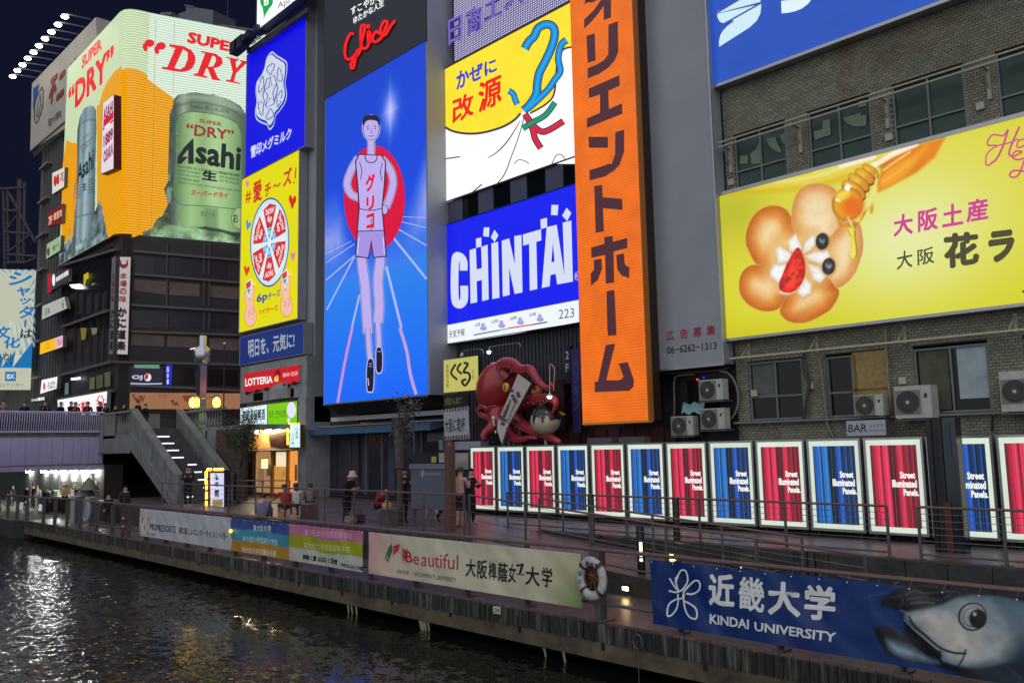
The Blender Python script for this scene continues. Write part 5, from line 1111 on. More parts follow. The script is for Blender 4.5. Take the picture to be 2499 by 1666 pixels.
p = onY(646, 1131, 21.6); tt = thing('paper_lantern', 'square paper lantern glowing by the restaurant door', 'lantern', p); m_ = MB(); m_.box(p.x-.16, 21.5, p.z-.24, p.x+.16, 21.7, p.z+.24, E((255, 225, 150), 2.2)); m_.build('shade', tt); m_ = MB(); m_.box(p.x-.17, 21.49, p.z+.24, p.x+.17, 21.72, p.z+.28, M_wood); m_.box(p.x-.01, 21.485, p.z-.24, p.x+.01, 21.5, p.z+.24, M_wood); m_.build('frame', tt)
for x, y in ((495, 995), (585, 985), (620, 980), (708, 970)):
    p = YP(21.5).at(*src('g', x, y)); tt = thing('spotlight', 'bright spotlight over the restaurant, %s from the left' % ORD[[495,585,620,708].index(x)], 'lamp', p, 'spotlights over the restaurant front')
    m_ = MB(); m_.tube([p+Vector((0, .1, .25)), p+Vector((0, 0, .08))], .02, M_black, 6); m_.build('arm', tt); m_ = MB(); m_.ball(p, .085, E((255, 236, 190), 220.0), 8, 6); m_.build('bulb', tt)
small_sign('wooden_plaque', 'tilted brown wooden plaque with carved characters above the restaurant awning', YP(21.6), 'g', [605,1025,790,985,820,1150,630,1140], 0, .08, (88, 44, 28), M_wood, [('t', '麺', [690,1120,750,1110,690,1050,750,1045], (130,80,45), 0)], lit=False)
def bulbs(t, pts, r=.05, s=5.0, col=(255, 196, 60)):
    for p in pts:
        m_ = MB(); m_.ball(p, r, E(col, s), 6, 4); m_.build('bulb', t)
tn = small_sign('noodle_bulb_sign', 'small vertical white sign with a row of yellow bulbs beside the green sign', S, 'g', [815,925,910,925,910,1140,808,1140], .5, .25, (210, 240, 240), M_wood, [('v', 'つけ麺', [825,1120,855,1120,825,1010], (60,90,100), 0), ('v', 'らぁ麺', [865,1060,895,1060,865,945], (60,90,100), 0)], k=1.1)
bulbs(tn, [YP(21.0).at(*src('g', 792, 960+i*21)) for i in range(8)]+[YP(21.0).at(*src('g', 808+i*30, 916)) for i in range(4)])
# ---- shop below the blue billboard ----
t = thing('dark_glass_shop', 'closed dark glass shop front beneath the blue billboard', 'shop', (-33, 22.9, 0))
m_ = MB(); m_.box(-38.0, 22.95, 0, -27.3, 23.1, 3.6, bsdf('dark_shop_glass', (.028, .034, .05), .15, spec=.7, noise=.5, nscale=.7)); m_.build('glass', t)
m_ = MB(); m_.box(-38.0, 22.88, 0, -27.3, 23.0, .16, M_black); m_.box(-30.4, 22.9, .16, -27.3, 23.0, 3.2, D((22, 22, 28))); m_.build('plinth', t)
for x in (-37.3, -36.0, -34.8, -33.5, -32.2, -31.0, -30.45): m_ = MB(); m_.box(x, 22.9, .16, x+.05, 22.96, 3.0, M_alu); m_.build('mullion', t)
for x in (-36.3, -35.1, -33.0): m_ = MB(); m_.box(x, 22.94, .2, x+.5, 22.949, 2.9, D((62, 66, 84))); m_.build('curtain', t)
m_ = MB(); m_.box(-29.9, 22.82, 2.55, -28.2, 22.9, 2.95, M_steel); [m_.box(-29.85, 22.79, 2.6+i*.055, -28.25, 22.82, 2.62+i*.055, M_alu) for i in range(6)]; m_.build('louvre', t)
m_ = MB(); m_.box(-38.5, 22.9, 1.2, -38.05, 23, 2.9, M_black); [m_.box(-38.9+i*.15, 22.6, 2.35-i*.35, -38.3+i*.15, 22.65, 2.38-i*.35, M_alu) for i in range(6)]; m_.build('side_shelf', t)
t = thing('blue_awning', 'long folded blue awning over the dark shop front', 'awning', (-34, 22, 3.1)); m_ = MB(); m_.obox(Vector((-39.3, 21.7, 3.02)), Vector((11.1, 0, 0)), Vector((0, .9, .15)), Vector((0, -.05, .24)), bsdf('blue_canvas', (.06, .16, .28), .7, noise=.2)); m_.build('canvas', t); m_ = MB(); m_.tube([(-39.4, 21.68, 3.3), (-28.1, 21.68, 3.3)], .03, M_alu, 6); m_.build('bar', t)
small_sign('small_white_notice', 'small pale notice box hanging left of the blue awning', YP(22), 'g', [940,1045,1045,1045,1045,1100,935,1100], 0, .1, (150,165,170), M_steel, lit=False)
# ---- octopus restaurant wall ----
t = thing('octopus_restaurant', 'dark corrugated restaurant front behind the red octopus', 'shop', (-22, 22.3, 0))
m_ = MB(); m_.box(-27.35, 22.45, 0, -16.3, 24, 34, M_dkwall); m_.build('wall', t)
for k in range(52): m_ = MB(); x = -26.6+k*.19; m_.box(x, 22.40, 2.4, x+.09, 22.45, 6.5, M_dkwall); m_.build('rib', t)
m_ = MB(); m_.box(-24.6, 22.3, 2.2, -23.3, 22.39, 4.3, M_glassd); m_.build('window', t)
m_ = MB(); [m_.box(-24.5+i*.3, 22.25, 2.3, -24.3+i*.3, 22.3, 4.2, D((96, 104, 110))) for i in range(4)]; m_.build('curtain', t)
m_ = MB(); m_.box(-21.6, 22.2, 1.9, -16.4, 22.39, 2.9, D((58, 26, 24))); [m_.box(-21.4+i*.6, 22.15, 1.95, -20.95+i*.6, 22.2, 2.8, D((74, 34, 28))) for i in range(8)]; m_.build('brown_tiles', t)
m_ = MB(); m_.box(-22.6, 22.0, 2.8, -20.9, 22.38, 4.6, D((48, 22, 20), .5)); m_.build('brown_panel', t)
S2 = YP(20.8)
small_sign('yellow_octopus_sign', 'yellow sign with big black brush strokes above two smaller plates', S2, 'k', [325,310,652,265,657,590,325,620], 0, .15, (214, 208, 110), M_black,
  [('l', [440,345,395,430,455,495], (25,25,20), 20), ('l', [490,335,455,395,500,440], (25,25,20), 20), ('l', [515,335,555,345,515,420,560,430,575,480,530,550,500,510,540,490], (25,25,20), 22), ('v', '道頓堀名物', [348,578,372,575,345,345,372,342], (60,55,20), 0), ('v', '本家', [595,495,622,490,590,395,612,390], (180,60,30), 0)], k=.75)
small_sign('black_plate_sign', 'small black plate with pale characters below the yellow brush sign', S2, 'k', [325,635,560,620,562,742,325,770], 0, .06, (26,24,26), M_black, [('t', '大阪たんまげ', [330,742,490,725,330,672,490,655], (150,145,80), .01)], lit=False)
small_sign('striped_cheers_sign', 'white sign with dark red tassel stripes and black characters above the information pillar', S2, 'k', [322,778,560,748,572,1060,332,1072], 0, .06, (168,170,178), M_alu,
  [('t', '大阪に乾杯', [335,1005,530,990,335,870,530,850], (35,32,40), .02)]+[('p', [326+i*26,778-i*3.2,338+i*26,776-i*3.2,338+i*26,806-i*3,326+i*26,808-i*3], (110,40,50)) for i in range(9)]+[('p', [334+i*26,1034-i*2,346+i*26,1034-i*2,347+i*26,1066-i*1,335+i*26,1068-i*1], (110,40,50)) for i in range(9)], lit=False)
small_sign('floor_sign', 'narrow dark sign reading 2F left of the orange board', YP(21.9), 'k', [1475,180,1535,170,1540,530,1478,530], .05, .1, (24,22,40), M_black, [('t', '2', [1488,302,1522,300,1488,222], (170,170,185), .03), ('t', 'F', [1490,425,1520,423,1490,342], (170,170,185), .03)], lit=False)
small_sign('violet_vertical_sign', 'violet vertical sign with faint katakana beside the orange board', YP(21.6), 'k', [1540,205,1632,190,1640,1000,1560,1000], 0, .1, (52,40,100), M_black, [('v', 'ペンギン', [1572,800,1620,800,1565,270], (96,84,150), 0)], lit=False)
# gooseneck lamps over the octopus
for P_, hd, s_ in (([1060,185,1050,150,990,148,760,182], (760, 225), 9.0), ([705,250,700,220,660,200,510,222], (500, 258), 0), ([1375,600,1385,420,1375,365,1340,345], (1340, 650), 16.0)):
    yl = 20.0 if s_ > 10 else 21.3; pts = [YP(yl).at(*src('k', P_[i], P_[i+1])) for i in range(0, 8, 2)]; h = YP(yl).at(*src('k', *hd)); tt = thing('gooseneck_lamp', 'thin bent lamp arm with %s over the red octopus' % ('a glaring white head' if s_ > 10 else 'a lit head' if s_ else 'an unlit pale head'), 'lamp', h, 'bent lamps over the octopus')
    m_ = MB(); m_.tube(catmull([tuple(p) for p in pts], False, 4)+[tuple(h+Vector((0, 0, .08)))], .015, M_alu, 5); m_.build('arm', tt)
    m_ = MB(); m_.lathe([(.03, .1), (.1, 0), (.1, -.01)], h, M_alu, 10); m_.build('hood', tt); m_ = MB(); m_.ball(h+Vector((0, -.02, -.02)), .075, E((255, 255, 250), s_) if s_ else D((190, 190, 200)), 8, 6); m_.build('bulb', tt)
# ---- brick building on the right ----
BY = 22.05; M_wfr = bsdf('dull_window_frame', (.17, .18, .17), .5, .2)
tb = thing('brick_building', 'old grey brick building with sliding windows behind the billboards on the right', 'building', (-6, 22.1, 0))
WU = [(-13.60, -11.91), (-11.22, -9.44), (-8.87, -7.10), (-6.38, -4.6)]; WL = [(-13.53, -11.85, 2.88, 4.54), (-11.15, -9.48, 2.88, 4.50), (-8.83, -7.11, 2.88, 4.49), (-6.35, -4.6, 2.9, 4.5)]
m_ = MB(); m_.box(-13.95, BY+.25, 0, 1.5, 34, 27, M_dark)
mor = bsdf('dark_mortar', (.06, .057, .045), .9)
def wallpanel(x0, x1, z0, z1): m_.box(x0, BY, z0, x1, BY+.25, z1, mor)
wallpanel(-13.95, 1.5, 11.42, 27); wallpanel(-13.95, 1.5, 4.56, 9.0); wallpanel(-13.95, 1.5, 0, 2.86)
prev = -13.95
for a_, b_ in WU: wallpanel(prev, a_, 9.0, 11.42); prev = b_
wallpanel(prev, 1.5, 9.0, 11.42); prev = -13.95
for a_, b_, _, _ in WL: wallpanel(prev, a_, 2.86, 4.56); prev = b_
wallpanel(prev, 1.5, 2.86, 4.56); m_.build('wall', tb)
rs = random.Random(5); BR = []
def open_(x0, x1, z0, z1):
    for a_, b_ in WU:
        if x1 > a_-.01 and x0 < b_+.01 and z1 > 9.0 and z0 < 11.43: return True
    for a_, b_, c_, d_ in WL:
        if x1 > a_-.01 and x0 < b_+.01 and z1 > 2.86 and z0 < 4.57: return True
    return False
BW, BH = .150, .0745; r_ = 0; z = .05
while z < 13.2:
    if not (5.2 < z < 9.45):
        x = -13.93+(BW/2 if r_ % 2 else 0)-BW
        while x < -2.2:
            x0, x1 = max(x+.006, -13.94), x+BW-.006; ops = WU if (z+BH > 9.0 and z < 11.43) else [w[:2] for w in WL] if (z+BH > 2.86 and z < 4.57) else []
            for a_, b_ in ops:
                if x0 < a_ < x1: x1 = a_-.004
                elif x0 < b_ < x1: x0 = b_+.004
                elif a_ <= x0 and x1 <= b_: x1 = x0
            if x1-x0 > .03:
                st_ = fbm(x*.55+4, z*1.4); rust = max(0, fbm(x*.8+11, z*.9)-.58)*2.2 if z > 11.3 else 0
                b_ = .8+.35*rs.random(); c = mixc((.30, .285, .215), (.15, .14, .10), st_*.95); c = mixc(c, (.17, .10, .05), rust); BR.append((x0, z, x1, z+BH-.012, tuple(v*b_ for v in c)))
            x += BW
    z += BH; r_ += 1
def nearness(b): 
    return (b[2]**2+22*22+(b[1]-2)**2)
vis = [b for b in BR if (11.5 < b[1] < 13 or (4.6 < b[1] < 5.2) or 2.3 < b[1] < 4.6) and b[2] < -4.1]
vis.sort(key=nearness); near = set(vis[:300]); shared = {}
def brick_mesh(b, m_, y=BY-.018): m_.box(b[0], y, b[1], b[2], BY+.004, b[3], VC(False, .75, 1, 'brick_tints')); m_.tint += [b[4]]*8
big = MB(); big.tint = []
for b in BR:
    if b not in near: brick_mesh(b, big, BY-.014-.008*rs.random())
o = big.build('brick_course', tb); o['kind'] = 'stuff'
TB = [(.24, .23, .175), (.27, .26, .20), (.20, .19, .145), (.30, .285, .225), (.22, .195, .135)]
bms = []
for i, c in enumerate(TB):
    q = MB(); q.tint = []; q.box(-.069, -.018, 0, .069, .004, .0625, VC(False, .75, 1, 'brick_tints')); q.tint += [c]*8; bms.append(q)
bobs = []
for i, b in enumerate(vis[:300]):
    k = rs.randrange(5)
    if len(bobs) < 5 and i < 5: o = bms[i].build('brick', tb); bobs.append(o)
    else: o = bobs[k].copy(); COL.objects.link(o)
    o.location = ((b[0]+b[2])/2, BY-.004*rs.random(), b[1]); o.scale = ((b[2]-b[0])/.138, 1, 1)
# windows
def window(x0, x1, z0, z1, name, glass, mull=(.5,), trans=None, lab=None, curtain=None):
    m_ = MB(); y = BY+.06
    for q in ((x0, z0, x1, z0+.05), (x0, z1-.05, x1, z1), (x0, z0+.05, x0+.05, z1-.05), (x1-.05, z0+.05, x1, z1-.05)): m_.box(q[0], y-.05, q[1], q[2], y+.04, q[3], M_wfr)
    f = m_.build('window', tb, lab)
    for u in mull: m_ = MB(); xx = x0+(x1-x0)*u; m_.box(xx-.025, y-.04, z0+.05, xx+.025, y+.02, z1-.05, M_wfr); m_.build('mullion', f)
    if trans: m_ = MB(); zz = z0+(z1-z0)*trans; m_.box(x0+.05, y-.045, zz-.025, x1-.05, y+.015, zz+.025, M_wfr); m_.build('transom', f)
    m_ = MB(); m_.box(x0+.05, y+.02, z0+.05, x1-.05, y+.03, z1-.05, glass); m_.build('pane', f)
    for c0, c1, c2, c3, col in curtain or (): 
        m_ = MB(); n = 10
        for i in range(n): m_.box(x0+(x1-x0)*(c0+(c1-c0)*i/n), y+.005-.004*(i % 2), z0+(z1-z0)*c2, x0+(x1-x0)*(c0+(c1-c0)*(i+1)/n), y+.018, z0+(z1-z0)*c3, col)
        m_.build('curtain', f)
    return f
for i, (a_, b_) in enumerate(WU): window(a_, b_, 9.0, 11.38, 'window', M_glassg, (.5,), .54)
# painted shop logo shapes behind the green glass
a = Art(YP(BY+.05), .0, .001, False); cg = (120, 132, 112)
for fr, L in (('m', [1200,1490,1275,1490,1275,1568,1200,1568]), ('m', [1300,1470,1350,1430,1390,1340,1390,1470,1390,1568,1310,1568]), ('m', [1450,1330,1540,1310,1555,1370,1595,1440,1590,1465,1530,1440,1480,1400]), ('m', [1580,1290,1640,1275,1640,1400,1600,1350]), ('m', [1900,1260,1990,1235,1990,1160,2060,1140,2070,1290,1920,1340]), ('m', [2185,1130,2352,1080,2352,1200,2290,1210,2220,1180]), ('q', [625,1125,845,1100,845,1200,760,1215,680,1190]), ('q', [770,970,848,955,848,1010,770,1030])): a.poly(fr, L, cg)
a.build('window_logo', tb)
dkc = bsdf('dim_curtain', (.13, .14, .135), .9, noise=.3, nscale=4); olc = bsdf('olive_curtain', (.10, .11, .07), .9, noise=.3, nscale=3); wtc = bsdf('pale_blue_curtain', (.42, .49, .52), .9, noise=.25, nscale=2)
window(*WL[0], 'window', M_glassd, (.5,), .4, None, [(.05, .47, .4, .96, dkc)])
window(WL[1][0], -10.42, 2.88, 4.50, 'window', M_glassd, (), .4)
m_ = MB(); m_.box(-10.40, BY-.03, 2.9, -9.48, BY+.05, 4.55, M_ply); m_.box(-10.44, BY-.05, 3.55, -9.45, BY-.03, 3.6, D((130, 88, 40))); m_.box(-10.37, BY-.05, 2.9, -10.32, BY-.03, 4.5, D((130, 88, 40))); m_.build('plywood', tb, 'yellowed plywood sheet closing half of a window')
window(*WL[2], 'window', M_glassd, (.5,), None, None, [(.06, .46, .05, .95, olc), (.58, .97, .2, .97, wtc)])
window(*WL[3], 'window', M_glassd, (.5,), None)
m_ = MB(); m_.box(-14.0, 21.85, 2.80, -4, BY, 2.86, D((120, 122, 118))); m_.build('sill_ledge', tb)
# steel rails and brackets on the facade
t = thing('facade_rail', 'pair of thin pale steel rails running above the upper windows', 'rail', (-9, 21.6, 11.1))
for z_ in (11.16, 11.02): m_ = MB(); m_.tube([(-13.85, 21.58, z_), (-3, 21.58, z_)], .028, D((176, 172, 152)), 6); m_.build('rail', t)
for x in (-13.72, -11.45, -9.0, -6.55, -4.2):
    m_ = MB(); m_.box(x-.04, 21.95, 10.3, x+.04, BY, 11.1, D((170, 166, 146))); m_.bar((x, 22.0, 10.5), (x, 21.6, 11.05), .04, .03, D((150, 146, 128))); m_.box(x-.03, 21.56, 11.0, x+.03, 22.0, 11.04, D((150, 146, 128))); m_.build('bracket', t)
t = thing('lower_facade_rail', 'single pale steel rail below the honey billboard', 'rail', (-9, 21.65, 4.7))
m_ = MB(); m_.tube([(-13.9, 21.66, 4.68), (-3, 21.66, 4.66)], .035, D((182, 178, 150)), 6); m_.build('rail', t)
for x in (-13.45, -11.35, -8.98, -6.45): m_ = MB(); m_.box(x-.04, 21.98, 4.65, x+.04, BY, 5.1, D((170, 166, 140))); m_.bar((x, 22.0, 5.05), (x-.05, 21.66, 4.7), .035, .03, D((160, 156, 130))); m_.build('bracket', t)
for x, z_ in ((-9.0, 10.05), (-6.78, 10.2), (-13.75, 10.0), (-13.35, 3.65), (-11.62, 3.75), (-9.12, 3.72)):
    m_ = MB(); m_.box(x-.09, BY-.09, z_-.08, x+.09, BY, z_+.1, D((178, 176, 160))); tag(m_.build('junction_box'), 'small cream junction box %s' % {-9.0:'below the third bracket of the upper windows',-6.78:'below the fourth bracket of the upper windows',-13.75:'beside the upper window nearest the grey board',-13.35:'left of the dark curtained lower window',-11.62:'right of the thick cable bundle',-9.12:'above the large air conditioner with a white hub'}[x], 'junction box', 'cream junction boxes on the bricks')
# pipes and cables
def pipe(fr, L, r, col, label, Y=21.9, name='pipe', cat='pipe'):
    pts = catmull([tuple(YP(Y).at(*src(fr, L[i], L[i+1]))) for i in range(0, len(L), 2)], False, 4); m_ = MB(); m_.tube(pts, r, D(col, .6), 6); tag(m_.build(name), label, cat)
pipe('o', [1010,415,1080,430,1140,500,1175,600,1180,720,1150,820,1100,880], .035, (120, 118, 108), 'bent grey pipe curving right of the stacked air conditioners')
pipe('o', [570,840,572,700,570,520,600,460,760,445], .03, (118, 114, 104), 'pale pipe rising beside the left air conditioner')
pipe('s', [430,245,400,320,420,450,445,700,460,850,480,950,530,1050], .03, (130, 126, 108), 'bent pipe left of the narrow dark window')
pipe('s', [1028,0,1030,200,1045,340,1050,500,1075,700,1070,830], .03, (140, 132, 104), 'long pipe beside the plywood sheet')
pipe('s', [250,240,245,380,290,520,275,700,240,880], .05, (62, 58, 50), 'thick dark bundle of cables beside the curtained window', name='cable_bundle', cat='cables')
pipe('s', [275,100,255,240,262,400,290,560,280,800], .02, (90, 86, 74), 'thin cable hanging along the dark cable bundle', name='cable', cat='cable')
pipe('o', [480,435,700,425,1000,405,1100,375], .03, (82, 80, 76), 'grey pipe running under the phone number board')
pipe('o', [1375,960,1400,915,1480,915,1540,980,1555,1060], .02, (110, 106, 96), 'small hooked cable under the window ledge', name='cable', cat='cable')
pipe('s', [2050,840,2050,1000], .025, (24, 24, 26), 'short black pipe right of the blue curtained window')
pipe('o', [1170,940,1200,990,1225,1060], .02, (60, 58, 54), 'dark cable hanging below the stacked air conditioners', name='cable', cat='cable')
# air conditioners
def ac(fr, Q, dep, label, fan=(.30, .55), kind='flat', Y=21.45, side=None):
    F = [YP(Y).at(*src(fr, Q[i], Q[i+1])) for i in range(0, 8, 2)]; x0 = (F[0].x+F[3].x)/2; x1 = (F[1].x+F[2].x)/2; z1 = (F[0].z+F[1].z)/2; z0 = (F[2].z+F[3].z)/2
    t = thing('air_conditioner', label, 'air conditioner', (x0, Y, z0), 'air conditioner units on the brick facade'); cr = bsdf('cream_metal', (.50, .50, .43), .5, noise=.15, nscale=4)
    m_ = MB(); m_.box(x0, Y, z0+.03, x1, Y+dep, z1, cr); m_.build('body', t); w_ = x1-x0; h = z1-z0; cx_ = x0+w_*.37; cz_ = (z0+z1)/2+.01; r = min(w_*.32, h*.44)
    m_ = MB(); m_.box(cx_-r*1.08, Y-.012, cz_-r*1.05, cx_+r*1.08, Y, cz_+r*1.05, D((120, 122, 112))); m_.build('grille_plate', t)
    m_ = MB(); m_.lathe([(.001, .004), (r, .004)], (cx_, Y-.01, cz_), D((44, 46, 44)), 24, 'y'); [m_.lathe([(r*f, .012), (r*f+.008, .012)], (cx_, Y-.01, cz_), D((96, 98, 90)), 24, 'y') for f in (.3, .5, .7, .9)]
    for k in range(24): an = k*math.pi/12; m_.bar((cx_+.1*r*math.cos(an), Y-.026, cz_+.1*r*math.sin(an)), (cx_+r*math.cos(an+.3), Y-.026, cz_+r*math.sin(an+.3)), .006, .006, D((112, 114, 104)))
    m_.lathe([(.001, .02), (r*.16, .02)], (cx_, Y-.01, cz_), D((190, 190, 180)), 10, 'y'); m_.build('fan_grille', t)
    m_ = MB(); m_.box(x0+w_*.74, Y-.004, z0+.1*h, x0+w_*.745, Y, z1-.02, D((90, 90, 84))); m_.box(x0+w_*.82, Y-.006, z0+h*.62, x0+w_*.90, Y, z0+h*.76, D((60, 60, 58))); m_.box(x0+w_*.80, Y-.006, z0+h*.2, x0+w_*.90, Y, z0+h*.4, D((190, 190, 184))); m_.build('cover_panel', t)
    m_ = MB(); m_.box(x0+.05, Y+.02, z0-.03, x0+.12, Y+dep+.3, z0+.03, M_steel); m_.box(x1-.12, Y+.02, z0-.03, x1-.05, Y+dep+.3, z0+.03, M_steel); m_.box(x0-.03, Y-.02, z0-.03, x1+.05, Y+.02, z0, M_steel); m_.build('bracket', t)
ac('o', [800,500,1030,485,1035,690,815,705], .3, 'cream air conditioner, topmost of the three under the phone board')
ac('o', [815,772,1040,765,1060,975,825,978], .3, 'cream air conditioner, lower right of the three under the phone board')
ac('o', [535,850,740,836,758,1032,545,1038], .3, 'cream air conditioner, lower left of the three under the phone board')
ac('s', [720,645,1000,630,1010,850,735,850], .3, 'small cream air conditioner directly above the bar sign')
ac('s', [1100,560,1450,545,1480,872,1130,875], .45, 'large cream air conditioner with a white hub right of the bar sign')
ac('s', [2105,415,2500,400,2520,805,2145,812], .45, 'large cream air conditioner cut by the right edge of the view')
for x, z_, c in ((792, 493, (255, 40, 60)), (852, 475, (20, 20, 255))):
    p = YP(21.6).at(*src('o', x, z_)); m_ = MB(); m_.ball(p, .028, E(c, 4.0), 6, 4); tag(m_.build('indicator_light'), ('tiny red' if c[0] > 200 else 'tiny blue')+' indicator light above the top air conditioner', 'light')
m_ = MB(); p = YP(21.7).at(*src('o', 740, 770)); m_.grid([[p+Vector((-.4+.1*i, .12*j, .16+.05*math.sin(i*1.7+j)-.3*(j == 0))) for i in range(9)] for j in range(3)], D((120, 165, 170)), True); tag(m_.build('plastic_sheet'), 'crumpled pale blue plastic sheet between the stacked air conditioners', 'sheet')
m_ = MB(); m_.box(-16.2, 22.1, 0, -13.95, 24, 4.6, D((30, 20, 24))); m_.box(-15.7, 22.05, 2.9, -14.6, 22.1, 4.2, M_glassd); m_.box(-16.25, 21.9, 0, -16.1, 22.1, 3.2, D((58, 26, 22))); tag(m_.build('recess_wall'), 'dark recessed wall behind the stacked air conditioners', 'wall')
small_sign('bar_sign', 'white bar sign with black serif style letters above the lit panels', YP(21.0), 's', [650,890,1025,875,1035,1025,660,1032], 0, .18, (176,180,188), M_steel, [('t', 'BAR', [672,998,850,992,672,925,848,915], (24,22,28), .012), ('t', 'ふたごや', [868,948,1010,942,868,918,1010,912], (60,60,66), .01), ('t', '(FUTAGOYA)', [872,992,1015,988,872,972,1015,968], (90,90,96), 0)], lit=False)
# black pillar in front of the panels
t = thing('black_pillar', 'black steel double pillar standing in front of the lit panels', 'pillar', (-6.9, 18.3, 0))
m_ = MB(); m_.box(-7.20, 18.3, -.2, -7.1, 18.6, 2.68, M_black); m_.box(-7.1, 18.34, -.2, -6.98, 18.56, 2.68, D((40, 38, 38))); m_.box(-6.98, 18.3, -.2, -6.9, 18.6, 2.68, M_black); m_.build('web', t)
m_ = MB(); m_.box(-6.88, 18.3, -.2, -6.62, 18.6, 2.68, bsdf('dark_glossy_glass', (.01, .016, .026), .12)); m_.box(-6.83, 18.28, 1.9, -6.73, 18.3, 2.55, D((60, 70, 82))); m_.build('glass_face', t)
m_ = MB(); m_.box(-6.95, 18.26, -.2, -6.82, 18.3, 1.0, D((96, 46, 28))); m_.build('rusty_plate', t)
# =============== beer corner building ===============
LA = YP(21.7); RA = Pl((-66.4, 23.5, 0), (.28, .96, 0)); ZB_, ZT_ = 18.95, 37.0
t = thing('beer_billboard', 'huge wrap-around lit billboard of beer cans, amber beer and red lettering', 'billboard', (-66, 24, 19))
pale = E((214, 234, 188), 1.05, (2, 5.0, .42)); amb = E((252, 172, 0), 1.05, (2, 5.0, .46)); wht = E((222, 242, 222), 1.1, (2, 5.0, .40))
arc = [Vector((-67.8, 21.7, 0)), Vector((-67.2, 21.82, 0)), Vector((-66.8, 22.15, 0)), Vector((-66.58, 22.6, 0)), Vector((-66.45, 23.1, 0)), Vector((-66.4, 23.5, 0))]
zc = LA.at(*src('a', 1165, 640)).z
m_ = MB()
def strip(p, q, z0, z1, mat): m_.face([p+Vector((0, 0, z0)), q+Vector((0, 0, z0)), q+Vector((0, 0, z1)), p+Vector((0, 0, z1))], mat)
zz = [zc-.55, zc-.1, zc, zc-.02, zc-.15, zc-.35]
for i in range(5):
    p, q = arc[i], arc[i+1]
    m_.face([p+Vector((0, 0, ZB_)), q+Vector((0, 0, ZB_)), q+Vector((0, 0, zz[i+1])), p+Vector((0, 0, zz[i]))], amb); m_.face([p+Vector((0, 0, zz[i])), q+Vector((0, 0, zz[i+1])), q+Vector((0, 0, ZT_)), p+Vector((0, 0, ZT_))], pale)
m_.build('lit_corner', t)
m_ = MB(); m_.box(-81.3, 21.75, ZB_-.05, -67.7, 23, ZT_, M_steel); E_ = Vector((-66.4, 23.5, 0))+RA.u*10; m_.obox(Vector((-66.6, 23.45, ZB_-.05))-RA.n*.1, RA.u*10, -RA.n*1.5, Vector((0, 0, ZT_-ZB_)), M_steel); m_.build('casing', t)
a = Art(LA, .0, .01); a.mb.face([(-81.3, 21.7, ZB_), (-67.8, 21.7, ZB_), (-67.8, 21.7, ZT_), (-81.3, 21.7, ZT_)], pale)
a.off = .01
a.poly('a', [1165,632,1165,2192,1045,2270,1000,2290,930,2290,925,1010,950,1000,985,870,1030,780,1090,690], amb); 
a.poly('a', [635,1338,680,1365,740,1372,735,1870,700,2260,640,2310,585,2350,600,1568], amb)
RC = Raster(LA, -81.3, -67.7, ZB_, 33.5, .075); nn = RC.noise(1.2, 3)+.5
P_ = RC.uv('a', [742,1568,926,1568]); xa, xb = P_[0][0], P_[1][0]
def metalf(X, Z):
    u = np.clip((X-xa)/(xb-xa), 0, 1); return np.stack([np.interp(u, [0, .15, .32, .5, .72, .9, 1], q) for q in ([60, 140, 108, 158, 112, 84, 56], [78, 164, 132, 182, 138, 108, 74], [84, 170, 142, 190, 146, 116, 82])], -1)
RC.shape('a', [705,1868,735,1568,742,1250,765,1120,805,1040,860,1005,905,1015,925,1060,928,1200,918,1568,912,2038,880,2140,860,2330,700,2330], metalf, soft=.08)
RC.shape('a', [770,1180,775,1110,815,1050,860,1025,900,1035,905,1150,840,1140], (112, 130, 136), soft=.4, alpha=.5)
RC.blur_line('a', [752,1210,800,1170,850,1150,922,1150], .12, (70, 86, 92), .7, .1); RC.blur_line('a', [716,2085,800,2062,905,2040], .12, (70, 86, 92), .7, .1)
RC.shape('b', [540,985,560,900,600,790,640,745,670,600,700,690,800,735,860,650,880,560,905,470,960,330,985,420,1010,560,1040,705,1045,760,555,1090], (100, 118, 120), soft=.1, mottle=.9, mf=1.1, seed=4)
RC.shape('b', [560,990,600,860,700,780,860,760,1000,640,1040,720,560,1080], (92, 110, 114), soft=.3, mottle=1.3, mf=1.6, seed=9, alpha=.8)
RC.build('printed_can', t, .03, True, 1.0, masked=True); a.off = .05
rd = (232, 18, 24); a.text('a', 'SUPER', [780,670,972,470,785,545,968,358], rd, .05); a.text('a', '“DRY”', [650,1100,1090,700,655,850,1088,420], rd, .04)
bk = (22, 30, 36); a.text('b', 'Asahi', [738,185,895,45,742,20,895,-165], bk, .03, dep=.0); a.text('a', '“DRY”', [765,1490,888,1360,765,1400,888,1300], (110, 60, 66), .0); a.text('a', 'SUPER', [795,1345,858,1290,795,1310,858,1262], (120, 70, 76), .0)
a.text('b', '生', [785,265,830,245,785,190,830,170], bk, .02); a.text('b', 'スーパードライ', [757,445,855,385,757,395,855,345], (190, 40, 50), .0)
for i in range(6): a.poly('b', [725,190+i*28,775,165+i*28,775,172+i*28,725,198+i*28], (60, 74, 80)); a.poly('b', [840,150+i*26,895,130+i*26,895,138+i*26,840,158+i*26], (60, 74, 80))
rs = random.Random(2)
a.build('left_face', t)
m_ = pbox(LA, 'a', [982,985,1088,905,1090,1612,962,1668], .7, .55, D((110, 22, 20))); m_.build('badge_box', t)
a = Art(Pl(LA.P+LA.n*.7, LA.u, LA.n), .01, .01)
a.poly('a', [985,985,1088,908,1085,1612,965,1664], (225, 215, 225)); a.poly('a', [990,1150,1085,1065,1084,1130,988,1225], (205, 30, 50)); a.poly('a', [984,1230,1084,1140,1084,1160,984,1252], (205, 30, 50)); a.poly('a', [1000,1210,1050,1170,1050,1200,1000,1245], (240, 230, 230))
